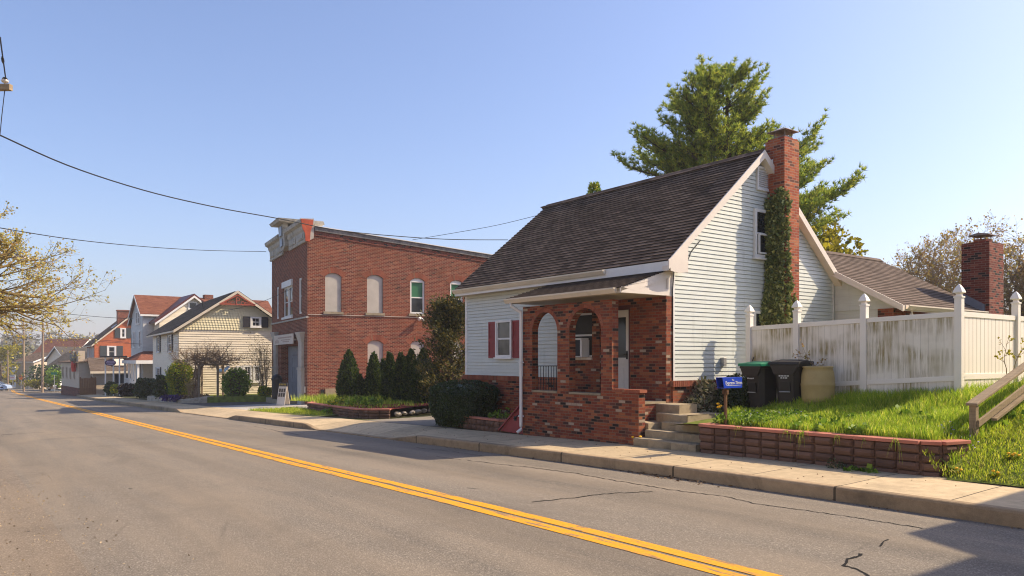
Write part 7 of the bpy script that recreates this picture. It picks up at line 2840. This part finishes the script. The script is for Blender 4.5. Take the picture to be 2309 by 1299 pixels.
def bare_shrub(label, u, vt, vb, wpx, d, n, seed):
    rnd = random.Random(seed)
    x, y = at(u, d)
    zb, zt_ = S.hd(u, vb, d)[2], S.hd(u, vt, d)[2]
    T = Thing('bare_shrub', label, 'shrub', S, x, y, zb)
    mb, tips = MB(), []
    lf = MB()
    for k in range(n):
        a = rnd.uniform(0, 2 * PI)
        sp = wpx / 2 * d / FPX / (zt_ - zb) * rnd.uniform(.2, 1)
        grow(mb, tips, Vector((x + rnd.gauss(0, .12), y + rnd.gauss(0, .12), zb)), Vector((math.cos(a) * sp, math.sin(a) * sp, 1)), (zt_ - zb) * rnd.uniform(.6, 1), .025, 0, rnd, [(5, .4, .4, .03, .07, 6), (3, .5, .5, .03, .12, 3), (0, 0, 0, 0, .1, 2)], 4)
    for (p, dd, q) in tips:
        for _ in range(2):
            lf.leaf(p, .06, rnd, 1, dd, .8)
    T.part('stem', mb, M['twig'])
    T.part('foliage', lf, M['leaf_rust'])


bare_shrub('tall bare shrub against the cream house wall, next to the firehouse', 592, 778, 892, 46, 50.5, 22, 71)
bare_shrub('bare brown shrub behind the low stone edging, left foot of the arbor', 425, 858, 897, 26, 51.5, 14, 72)
# stone edging, leaf litter and the potted flowers
edge = Thing('garden_edging', 'low stone edging of the garden in front of the cream house', 'garden wall', S, *at(420, 51.5), S.hd(420, 905, 51.5)[2])
mb = MB()
prev = None
for (u, v, d) in ((332, 898, 57), (352, 900, 55), (375, 903, 52.5), (398, 906, 50.5), (412, 906, 50.0), (440, 903, 50.2), (470, 898, 50.5)):
    x, y, z = S.hd(u, v, d)
    if prev:
        for k in range(4):
            a, b = lerp(prev[0], x, k / 4), lerp(prev[0], x, (k + .9) / 4)
            c, e = lerp(prev[1], y, k / 4), lerp(prev[1], y, (k + .9) / 4)
            zz = lerp(prev[2], z, (k + .5) / 4)
            mb.prism([(a, c, zz - .3), (b, e, zz - .3), (b, e, zz + R.uniform(.1, .2)), (a, c, zz + R.uniform(.1, .2))], (.15, .3, 0))
    prev = (x, y, z)
edge.part('stones', mb, M['rock'])
mb = MB()
fr_ = [S.hd(u, v, d) for (u, v, d) in ((332, 898, 57.4), (398, 905, 51), (440, 902, 50.5), (470, 899, 50.4), (540, 897, 49.8), (612, 896, 49.2))]
bk_ = [S.hd(u, v, d) for (u, v, d) in ((340, 891, 63), (400, 893, 55), (440, 892, 56), (470, 891, 57), (540, 890, 58), (615, 889, 59))]
for i in range(5):
    a, b, c, d = fr_[i], fr_[i + 1], bk_[i + 1], bk_[i]
    up = lambda p: (p[0], p[1], p[2] + .10)
    mb.face([up(a), up(b), up(c), up(d)])
    mb.face([(a[0], a[1], a[2] - .7), (b[0], b[1], b[2] - .7), up(b), up(a)])
edge.part('bed', mb, M['turf'])
for (u, d, lab) in ((377, 52.3, 'left of the two purple flower clumps spilling over the stone edging'), (394, 50.4, 'right of the two purple flower clumps spilling over the stone edging')):
    x, y, z = S.hd(u, 897, d)
    rnd = random.Random(int(u))
    mb = MB()
    for _ in range(420):
        mb.leaf((x + rnd.gauss(0, .16), y + rnd.gauss(0, .16), z + rnd.uniform(-.22, .14)), .10, rnd, 1.4, (0, 0, .6), .9)
    solo('flower_clump', lab, 'flowers', mb, M['pot'], S, x, y, z - .2, 'purple flower clumps')
rg = random.Random(5)
mb = MB()
for _ in range(900):
    u, t = rg.uniform(395, 470), rg.random()
    x, y, z = S.hd(u, lerp(905, 895, t), lerp(50.4, 52.6, t))
    mb.leaf((x, y, z + .15), .10, rg, .9, (rg.gauss(0, 1), rg.gauss(0, 1), .25), .3)
o = struct('leaf_litter', mb, M['litter'], kind='stuff')
o['label'], o['category'] = 'dry leaf litter under the vine arbor', 'litter'
# ---------------------------------------------------------------- poles and cables
def pole(label, u, vb, vt, d, r=.13, lean=0.0, extras=True, group=None, zt=None):
    x, y, zb = W.hd(u, vb, d)
    zt = zt or W.hd(u, vt, d)[2]
    T = Thing('utility_pole', label, 'utility pole', W, x, y, zb, group)
    mb = MB()
    mb.tube([(x, y, zb - .4), (x + lean * .5, y, (zb + zt) / 2), (x + lean, y, zt)], [r * 1.15, r, r * .78], 10)
    T.part('pole', mb, M['pole_wood'])
    if extras:
        mb = MB()
        mb.lathe(x - .28, y, [(.02, zt - 4.4), (.2, zt - 4.35), (.2, zt - 3.5), (.04, zt - 3.4)], 10)
        T.part('transformer', mb, M['metal'])
    return (x, y, zt)


p1 = pole('tall utility pole standing nearest at the far left, in front of the green shrubs', 95.5, 880.5, 728, 112, .17, .1, False)
p2 = pole('utility pole with a grey transformer, second in line at the far left', 54, 877.5, 716, 121, .15, -.1, True)
p3 = pole('thin utility pole beside the pale blue car', 17.5, 877, 790, 128, .11, 0, False)
# pole by the camera's side of the road: only its crossarm end reaches into view
cxa, cya, cza_ = W.hd(11, 196, 15)
sx_, sy_ = S.l(cxa, cya)
npole = Thing('utility_pole', 'crossarm of a near utility pole with a white insulator, cut off at the upper left', 'utility pole', S, sx_, sy_ - 1.3, zg(-sx_, -1))
mb = MB()
mb.tube([(sx_, sy_ - 1.3, -.6), (sx_, sy_ - 1.3, cza_ + .6)], [.18, .13], 10)
npole.part('pole', mb, M['pole_wood'])
ex_, ey_ = S.l(*W.hd(25, 196, 15)[:2])
mb = MB()
mb.bar((sx_ - (ex_ - sx_) * 18, ey_ - (ey_ - sy_) * 18 - .0, cza_), (ex_, ey_, cza_ - .01), .10, .115)
npole.part('crossarm', mb, M['rail_wood'])
mb = MB()
mb.lathe(sx_, sy_, [(.012, cza_ + .03), (.012, cza_ + .08), (.05, cza_ + .085), (.068, cza_ + .11), (.06, cza_ + .135), (.05, cza_ + .14)], 16)
ins = npole.part('insulator', mb, M['porcelain'], smooth=True)
mb = MB()
mb.lathe(sx_, sy_, [(.045, cza_ + .14), (.05, cza_ + .16), (.03, cza_ + .185)], 12)
npole.part('insulator_cap', mb, M['black'], ins)


def cable(label, pts, r, sag=0.0, group='overhead cables', n=18):
    """a hanging cable through world points"""
    mb = MB()
    q = []
    for i in range(len(pts) - 1):
        a, b = Vector(pts[i]), Vector(pts[i + 1])
        for k in range(n + (1 if i == len(pts) - 2 else 0)):
            t = k / n
            p = a.lerp(b, t)
            p.z -= sag * 4 * t * (1 - t)
            q.append(p)
    mb.tube(q, r, 5, False)
    o = solo('overhead_cable', label, 'cable', mb, M['wire'], W, *pts[0], group)
    return o


hd = W.hd


def pc(pix, r, label, n=8, **kw):
    """cable following survey points (column, row, distance)"""
    cable(label, [hd(*p) for p in pix], r, 0.0, n=n, **kw)


def smooth(pix, m=5):
    out = []
    P = [pix[0]] + list(pix) + [pix[-1]]
    for i in range(1, len(P) - 2):
        for k in range(m):
            t = k / m
            out.append(tuple(0.5 * (2 * P[i][j] + (P[i + 1][j] - P[i - 1][j]) * t + (2 * P[i - 1][j] - 5 * P[i][j] + 4 * P[i + 1][j] - P[i + 2][j]) * t * t + (3 * P[i][j] - P[i - 1][j] - 3 * P[i + 1][j] + P[i + 2][j]) * t ** 3) for j in range(3)))
    out.append(pix[-1])
    return out


pc(smooth([(-60, 278, 14), (0, 305, 15), (150, 372, 17), (320, 428, 19.3), (480, 466, 22), (628, 493, 25.0), (760, 519, 27.5), (900, 533, 29.8), (1020, 540, 31.5), (1145, 541, 33)]), .016, 'thick service cable dropping across the whole sky to the pale house', 3)
pc(smooth([(-60, 503, 20), (0, 514, 21), (150, 538, 26), (300, 554, 31), (450, 564, 37), (600, 567.5, 43.5)]), .014, 'service cable running from the left to the firehouse cornice', 3)
pc(smooth([(930, 541, 45), (1020, 526, 45), (1120, 508, 45), (1215, 485, 45)]), .014, 'cable rising from the firehouse roof to behind the pale house', 3)
pc([(0, 84, 12.5), (13, 179, 15)], .012, 'conductor coming down to the white insulator at the upper left', 2)
mb = MB()
a, b = Vector(hd(5.2, 128, 13.3)), Vector(hd(7.4, 143, 13.8))
mb.tube([a, a.lerp(b, .3), a.lerp(b, .7), b], [.012, .024, .024, .012], 8)
solo('cable_splice', 'small dark splice sleeve on the conductor above the insulator', 'splice', mb, M['wire'], W, *a)
pc([(11, 201, 15), (4, 262, 15), (0, 304, 15)], .008, 'thin wire hanging from the crossarm to the service cable', 3)
pc(smooth([(500, 702, 52), (560, 690, 51), (612, 672, 49), (680, 640, 46)], 4), .014, 'dark cable crossing the cream gable to the firehouse', 3)
far = [((0, 726, 60), (40, 735, 90), (95, 748, 112), (180, 762, 100), (290, 772, 78)), ((0, 733, 60), (50, 745, 95), (95, 756, 112), (200, 768, 95), (320, 776, 70)), ((0, 742, 62), (54, 752, 121), (95, 760, 112), (170, 767, 110)),
       ((0, 752, 60), (30, 768, 90), (54, 778, 121)), ((0, 760, 80), (60, 763, 121), (120, 768, 125), (180, 768, 130)), ((130, 706, 78), (230, 715, 75), (300, 719, 68))]
for i, p in enumerate(far):
    pc(smooth(p, 4), .022, 'thin far cable strung between the utility poles at the left', 2, group='far cables between the poles')
# street lamp on its arm
lx, ly, lz = hd(27, 581, 34)
lamp = Thing('street_lamp', 'cobra-head street lamp on a thin arm, in front of the budding tree', 'street lamp', W, lx - 3.2, ly - 1.0, -1.0)
mb = MB()
mb.tube([(lx - 3.2, ly - 1.0, -1.2), (lx - 3.2, ly - 1.0, lz + 1.0)], [.15, .11], 10)
lamp.part('pole', mb, M['pole_wood'])
mb = MB()
mb.tube([(lx - 3.2, ly - 1.0, lz - .55), (lx - 2.2, ly - .7, lz - .02), (lx - 1.0, ly - .3, lz + .06), (lx, ly, lz)], .03, 6)
lamp.part('arm', mb, M['metal'])
mb = MB()
dv = Vector((.92, .26, -.10)).normalized()
q = [Vector((lx, ly, lz)) + dv * t for t in (0, .1, .25, .45, .62, .70)]
mb.tube(q, [.04, .055, .075, .125, .12, .03], 10)
hd_ = lamp.part('head', mb, M['lamp'], smooth=True)
mb = MB()
c = Vector((lx, ly, lz)) + dv * .5
mb.ball((c.x, c.y, c.z - .08), .13, 10, 6, .75)
lamp.part('lens', mb, M['metal'], hd_)

# ---------------------------------------------------------------- beyond: houses, trees, hill
def far_house(name, label, u, d, w, dep, ze, zr_, wm, rm, deg, ridge='x', gz_=None):
    X, Y, _ = hd(u, 800, d)
    fr = Frame(X, Y, deg)
    s_, k_ = -S.l(X, Y)[0], 0
    z0 = zc(s_) if gz_ is None else gz_
    T = Thing(name, label, 'house', fr, 0, 0, z0)
    if ridge == 'x':
        gable_walls_x(T, -w, 0, 0, dep, z0 - .6, ze, zr_, wm, .2)
        gable_roof_x(T, -w, 0, 0, dep, ze + .02, zr_ + .02, rm, .4, .18)
    else:
        gable_y(T, -w, 0, 0, dep, z0 - .6, ze, zr_, wm, rm, .4, .2)
    P1, P2 = (lambda h, z, d: (h, -d, z)), (lambda h, z, d: (d, h, z))
    n = max(2, int(w / 2.2))
    for lvl in ((z0 + 1.0, z0 + 2.3), (z0 + 3.8, z0 + 5.2)):
        if lvl[1] > ze:
            break
        for i in range(n):
            a = -w + w * (i + .3) / n
            window(T, P1, a, a + .9, lvl[0], lvl[1], .12, .08, 'glass')
        for i in range(2):
            a = dep * (i + .3) / 2
            window(T, P2, a, a + .9, lvl[0], lvl[1], .12, .08, 'glass')
    return T


zf = lambda v, d: EYE + (HV - v) / FPX * d
far_house('far_house', 'far house with a wide rust-brown roof above the other roofs at the left', 160, 150, 9.3, 9, zf(808, 150), zf(766, 154), 'siding_tan', 'shingle_red', -12)
far_house('far_house', 'far house with a grey roof and a white gable, behind the near utility pole', 150, 132, 5.6, 8, zf(812, 132), zf(783, 134), 'siding_cream', 'shingle_grey', -28, 'y')
far_house('far_house', 'low far house with a plain grey-brown roof behind the tan shop', 182, 126, 5.6, 8, zf(825, 126), zf(797, 130), 'siding_cream', 'shingle_grey', -10)
far_house('far_house', 'dark porch-fronted far house behind the transformer pole', 76, 142, 4.6, 9, zf(816, 142), zf(797, 144), 'siding_tan', 'shingle_dark', -20)
far_house('far_house', 'small far house with a brown roof at the left edge of the photo', 36, 165, 5, 7, zf(828, 165), zf(808, 167), 'siding_grey', 'shingle_brown', -45)


def far_tree(label, u, vt, d, w, mat, seed, n=1100, ls=.5, name='tree', group=None, vb=None):
    rnd = random.Random(seed)
    x, y, zt = hd(u, vt, d)
    zb = zf(vb, d) if vb else zc(-S.l(x, y)[0]) - .3
    T = Thing(name, label, 'tree', W, x, y, zb, group)
    mb, st = MB(), MB()
    st.tube([(x, y, zb), (x, y, lerp(zb, zt, .6))], [.25, .12], 6, False)
    for k in range(6):
        a = rnd.uniform(0, 6.28)
        st.tube([(x, y, lerp(zb, zt, .3 + .05 * k)), (x + math.cos(a) * w * .6, y + math.sin(a) * w * .6, lerp(zb, zt, .65))], [.1, .03], 4, False)
    cl = [(rnd.gauss(0, .45) * w, rnd.gauss(0, .45) * w, rnd.uniform(.25, .95), rnd.uniform(.3, .55)) for _ in range(13)]
    for _ in range(n):
        cx_, cy_, ct_, cr_ = rnd.choice(cl)
        v = Vector((rnd.gauss(0, 1), rnd.gauss(0, 1), rnd.gauss(0, 1))).normalized() * cr_ * w * rnd.random() ** .4
        mb.leaf((x + cx_ + v.x, y + cy_ + v.y, min(zt, lerp(zb, zt, ct_) + v.z * .8)), ls * rnd.uniform(.5, 1.2), rnd, 1.0, v, .9)
    T.part('trunk', st, M['bark'])
    T.part('crown', mb, M[mat])


far_tree('yellow-green tree at the far left edge behind the thin pole', 2, 782, 140, 2.6, 'leaf_spring', 501)
far_tree('dark spreading conifer between the two tall utility poles', 32, 762, 175, 5.0, 'leaf_juniper', 502, 900, .6)
far_tree('dense green garden tree behind the nearest far utility pole', 116, 826, 118, 2.8, 'leaf_dark', 503, 1500, .35, vb=876)
far_tree('green bush tree right of the nearest far pole, by the tan shop', 131, 832, 114, 1.9, 'leaf_green', 504, 800, .35, vb=876)
far_tree('yellowish shrub at the foot of the nearest far utility pole', 82, 858, 116, 1.6, 'leaf_spring', 505, 600, .3, 'far_shrub', None, 877)
for i, (u, vt, d) in enumerate(((118, 766, 210), (128, 752, 200), (142, 762, 215), (155, 758, 205), (165, 766, 220), (178, 764, 210))):
    x, y, zt = hd(u, vt, d)
    rnd = random.Random(600 + i)
    T = Thing('bare_tree', 'slim bare tree on the skyline between the far roofs and the brick house', 'tree', W, x, y, zc(200), 'bare trees on the far skyline')
    mb, tips = MB(), []
    grow(mb, tips, Vector((x, y, zc(200))), Vector((0, 0, 1)), (zt - zc(200)) * .8, .22, 0, rnd, [(9, .35, .42, .04, .05, 7), (4, .5, .5, .03, .1, 3), (0, 0, 0, 0, .1, 2)], 5)
    T.part('trunk', mb, M['twig'])
far_tree('olive field tree in front of the orange brick house roof', 170, 783, 165, 3.4, 'leaf_spring', 506, 700, .5)
# hill and its woods
mb = MB()
hx_, hy_ = [], []
nx, ny = 46, 8
for j in range(ny):
    for i in range(nx):
        s_ = lerp(250, 900, j / (ny - 1))
        k_ = lerp(-500, 900, i / (nx - 1))
        h = -5 + 21 * sstep(260, 620, s_) * (0.8 + .35 * noise.noise((k_ * .004, s_ * .004, 2)))
        mb.v.append((-s_, k_, h))
for j in range(ny - 1):
    for i in range(nx - 1):
        mb.f.append((j * nx + i, j * nx + i + 1, (j + 1) * nx + i + 1, (j + 1) * nx + i))
        mb.uv.append(None)
struct('hill', mb, M['field'], S, True)
rnd = random.Random(77)
mb = MB()
for _ in range(1100):
    s_, k_ = rnd.uniform(255, 560), rnd.uniform(-160, 320)
    h = -5 + 21 * sstep(260, 620, s_) * (0.8 + .35 * noise.noise((k_ * .004, s_ * .004, 2)))
    r = rnd.uniform(3, 5.5)
    for _ in range(26):
        v = Vector((rnd.gauss(0, 1), rnd.gauss(0, 1), rnd.gauss(0, 1))).normalized() * r * rnd.random() ** .5
        mb.leaf((-s_ + v.x, k_ + v.y, h + r * .8 + v.z), rnd.uniform(1.2, 2.4), rnd, 1.0, v, .9)
o = struct('far_wood', mb, M['far_wood'], kind='stuff')
o['label'], o['category'] = 'brown spring woods covering the far hill', 'wood'


# ---------------------------------------------------------------- cars and small signs far down the street
def car(label, u, vb, d, deg, mat, L=4.4):
    X, Y, zb = hd(u, vb, d)
    fr = Frame(X, Y, deg)
    T = Thing('parked_car', label, 'car', fr, 0, 0, zb)
    T.b = (0, 0, zb)
    h = L / 2
    w = .88
    prof_ = [(-h, .35), (-h - .02, .62), (-h + .12, .82), (-h + .45, .90), (-h + .85, .98), (-.35 * h, 1.40), (.28 * h, 1.44), (.62 * h, 1.02), (h - .25, .86), (h, .66), (h + .02, .36), (h - .3, .24), (-h + .3, .24)]
    mb = MB()
    n = len(prof_)
    rows_ = []
    for (y, sc) in ((-w, .9), (-w * .96, 1.0), (w * .96, 1.0), (w, .9)):
        rows_.append([(x * (.985 if abs(y) == w else 1), (y if z < 1.0 else y * .80), zb + z) for x, z in prof_])
    for r_ in range(3):
        for i in range(n):
            j = (i + 1) % n
            mb.face([rows_[r_][i], rows_[r_][j], rows_[r_ + 1][j], rows_[r_ + 1][i]])
    mb.face(rows_[0])
    mb.face(rows_[3][::-1])
    body = T.part('body', mb, M[mat])
    gl = MB()
    for sgn in (-1, 1):
        yy = sgn * w * .825
        gl.face([(-h + .95, sgn * w * .93, zb + 1.0), (.58 * h, sgn * w * .93, zb + 1.0), (.30 * h, yy, zb + 1.37), (-.33 * h, yy, zb + 1.34)])
    gl.face([(-h + .84, -.62, zb + 1.02), (-h + .84, .62, zb + 1.02), (-.37 * h - .02, .56, zb + 1.38), (-.37 * h - .02, -.56, zb + 1.38)])
    gl.face([(.63 * h, -.62, zb + 1.04), (.63 * h, .62, zb + 1.04), (.31 * h, .56, zb + 1.43), (.31 * h, -.56, zb + 1.43)])
    T.part('window', gl, M['glass'], body)
    for sx in (-h + .8, h - .85):
        for sy in (-1, 1):
            wm_ = MB()
            q = [(sx + .32 * math.cos(t), sy * (w - .02), zb + .32 + .32 * math.sin(t)) for t in [2 * PI * k / 14 for k in range(14)]]
            wm_.prism(q, (0, -sy * .2, 0))
            T.part('wheel', wm_, M['tyre'])
    for sy in (-1, 1):
        lm = MB()
        lm.box(-h - .03, -h + .05, sy * .62 - .16, sy * .62 + .16, zb + .62, zb + .76)
        T.part('headlight', lm, M['porcelain'])
    return T


car('pale blue car on the road at the far left edge', -12, 881.0, 122, 10, 'car_paint')
car('white car parked behind the green street sign, left of the tan shop', 131, 879.5, 124, 95, 'white', 4.0)


def small_sign(name, label, u, va, vb, w, d, mat, vbase, lett=None, lm='sign_red', shape='rect', cat='sign'):
    X, Y, za = hd(u, va, d)
    zb = zf(vb, d)
    zg_ = zf(vbase, d)
    ww = w * d / FPX / 2
    T = Thing(name, label, cat, W, X, Y, zg_)
    mb = MB()
    if shape == 'rect':
        mb.box(X - ww, X + ww, Y - .03, Y, zb, za)
    else:
        zm, hh = (za + zb) / 2, (za - zb) / 2
        mb.prism([(X + ww * math.cos(t), Y - .03, zm + hh * math.sin(t)) for t in [2 * PI * k / 8 + .39 for k in range(8)]], (0, .03, 0))
    bd = T.part('board', mb, M[mat])
    mb = MB()
    mb.tube([(X, Y + .06, zg_ - .2), (X, Y + .06, za - .1)], .045, 6)
    T.part('post', mb, M['metal'])
    if lett:
        for k, (fz_, wf_) in enumerate(lett):
            z = lerp(zb, za, fz_)
            mb = MB()
            x = X - ww * wf_
            while x < X + ww * wf_ - .1:
                mb.box(x, x + .11, Y - .045, Y - .032, z - .07, z + .09)
                x += .17
            T.part('lettering', mb, M[lm if k else 'shutter_dark'], bd)


small_sign('shop_sign', 'white roadside sign with red lettering, right of the thin pole', 28.5, 845, 856, 13, 126, 'white', 877, [(.75, .7), (.36, .75)])
small_sign('warning_sign', 'orange warning sign between the sign with red lettering and the transformer pole', 47, 844.5, 857, 10, 124, 'sign_orange', 877, None, shape='oct')
small_sign('road_sign', 'small white road sign right of the transformer pole', 64.5, 847, 856, 8.5, 119, 'sign_cream', 878, [(.5, .5)], 'shutter_dark')
small_sign('street_name_sign', 'green street name sign on a thin pale post left of the tan shop', 122, 839.5, 845, 13, 110, 'sign_green', 880, None)

# ---------------------------------------------------------------- the neighbour up the street, out of the picture: its shadow lies on the road
nb_ = Thing('neighbour_house', 'neighbouring house just up the street, casting the shadow at the lower right', 'house', S, -.4, 13, 0.4)
mb = MB()
mb.prism([(-.5, 16.3, 0), (-.5, 23, 0), (-.5, 23, 7.0), (-.5, 16.3, 7.0)], (8.5, 0, 0))
mb.prism([(.55, 13.4, 0), (7.8, 13.4, 0), (7.8, 13.4, 7.2), (4.4, 13.4, 8.7), (.55, 13.4, 7.9)], (0, 6, 0))
nb_.part('wall', mb, M['siding_cream'])
mb = MB()
mb.prism([(-.72, 16.1, 7.0), (3.8, 16.1, 9.0), (8.3, 16.1, 7.0), (8.3, 16.1, 7.2), (3.8, 16.1, 9.2), (-.72, 16.1, 7.2)], (0, 7.1, 0))
nb_.part('roof', mb, M['shingle_dark'])
for k in range(3):
    window(nb_, lambda h, z, d: (h, 13.4 - d, z), 1.4 + k * 2.1, 2.3 + k * 2.1, 1.6, 3.2, .08, .06, 'glass')
# ---------------------------------------------------------------- unseen houses added behind the camera to bounce warm light onto shaded fronts
for i, (x1_, w_, lab, wm) in enumerate(((22.0, 13.0, 'unseen cream house added behind the camera, up the hill, to bounce light', 'siding_cream'),
                                        (5.5, 12.0, 'unseen white house added directly behind the camera to bounce light', 'vinyl'),
                                        (-11.0, 12.0, 'unseen cream house added behind the camera, down the hill, to bounce light', 'siding_cream'))):
    T = Thing('added_bounce_house', lab, 'house', S, x1_, -9.0, zc(-x1_))
    z0 = zc(-x1_ + 6)
    mb = MB()
    mb.prism([(x1_ - w_, -17, z0 - .6), (x1_ - w_, -8, z0 - .6), (x1_ - w_, -8, z0 + 6.2), (x1_ - w_, -12.5, z0 + 9.3), (x1_ - w_, -17, z0 + 6.2)], (w_, 0, 0))
    T.part('wall', mb, M[wm])
    mb = MB()
    for ya, yb in ((-7.6, -12.5), (-17.4, -12.5)):
        mb.prism([(x1_ - w_ - .3, ya, z0 + 5.9), (x1_ - w_ - .3, yb, z0 + 9.4), (x1_ - w_ - .3, yb, z0 + 9.55), (x1_ - w_ - .3, ya, z0 + 6.05)], (w_ + .6, 0, 0))
    T.part('roof', mb, M['shingle_grey'])
    Pa = lambda h, z, d: (h, -8 + d, z)
    for k in range(4):
        for zz in (1.0, 3.9):
            a = x1_ - w_ + w_ * (k + .36) / 4
            window(T, Pa, a, a + .9, z0 + zz, z0 + zz + 1.5, .1, .07, 'glass')
# ---------------------------------------------------------------- light, sky, camera
SUN_AZ, SUN_EL = math.atan2(0.98, 0.19), math.radians(41)       # heading measured from +Y towards +X
sd = Vector((math.sin(SUN_AZ) * math.cos(SUN_EL), math.cos(SUN_AZ) * math.cos(SUN_EL), math.sin(SUN_EL)))
world = bpy.data.worlds.new('World')
scene.world = world
world.use_nodes = True
wn = world.node_tree
bg = wn.nodes['Background']
sky = wn.nodes.new('ShaderNodeTexSky')
sky.sky_type = 'NISHITA'
sky.sun_disc = False
sky.sun_elevation, sky.sun_rotation = SUN_EL, SUN_AZ
sky.altitude, sky.air_density, sky.dust_density, sky.ozone_density = 100, 1.0, 2.4, 4.4
tint = wn.nodes.new('ShaderNodeMix')
tint.data_type, tint.blend_type = 'RGBA', 'MULTIPLY'
tint.inputs[0].default_value = 1.0
wn.links.new(sky.outputs[0], tint.inputs[6])
tint.inputs[7].default_value = (1.07, 0.985, 1.03, 1)
wn.links.new(tint.outputs[2], bg.inputs['Color'])
bg.inputs['Strength'].default_value = 0.125
sl = bpy.data.lights.new('sun', 'SUN')
sl.energy, sl.angle, sl.color = 4.2, math.radians(0.5), (1.0, 0.83, 0.60)
so = bpy.data.objects.new('sun', sl)
COL.objects.link(so)
so.rotation_euler = (-sd).to_track_quat('-Z', 'Y').to_euler()
so.location = (20, 0, 30)
cam = bpy.data.cameras.new('camera')
co = bpy.data.objects.new('camera', cam)
COL.objects.link(co)
co.location = (0, 0, EYE)
co.rotation_euler = (PI / 2, 0, 0)
cam.sensor_width, cam.lens = 36.0, 36.0 * FPX / 2309.0
cam.shift_y = (HV - 649.5) / 2309.0
cam.clip_start, cam.clip_end = 0.1, 3000
scene.camera = co
# the thin spring haze of the valley
hm = bpy.data.materials.new('haze')
hm.use_nodes = True
hm.node_tree.nodes.clear()
ho = hm.node_tree.nodes.new('ShaderNodeOutputMaterial')
pv = hm.node_tree.nodes.new('ShaderNodeVolumePrincipled')
pv.inputs['Color'].default_value = (0.93, 0.94, 0.97, 1)
pv.inputs['Density'].default_value = 0.0006
hm.node_tree.links.new(pv.outputs[0], ho.inputs['Volume'])
mb = MB()
mb.box(-1150, 560, -650, 1150, -12, 42)
struct('haze', mb, hm, W, kind='stuff')
vs = scene.view_settings
vs.view_transform, vs.look, vs.exposure, vs.gamma = 'Standard', 'None', 0.82, 1.0
vs.use_curve_mapping = False
scene.render.resolution_x, scene.render.resolution_y = 1024, 576
cy = scene.cycles
cy.max_bounces, cy.diffuse_bounces, cy.glossy_bounces, cy.transmission_bounces, cy.transparent_max_bounces = 6, 3, 3, 3, 6
cy.use_denoising = True
cy.denoising_prefilter = 'ACCURATE'
cy.filter_width = 1.1
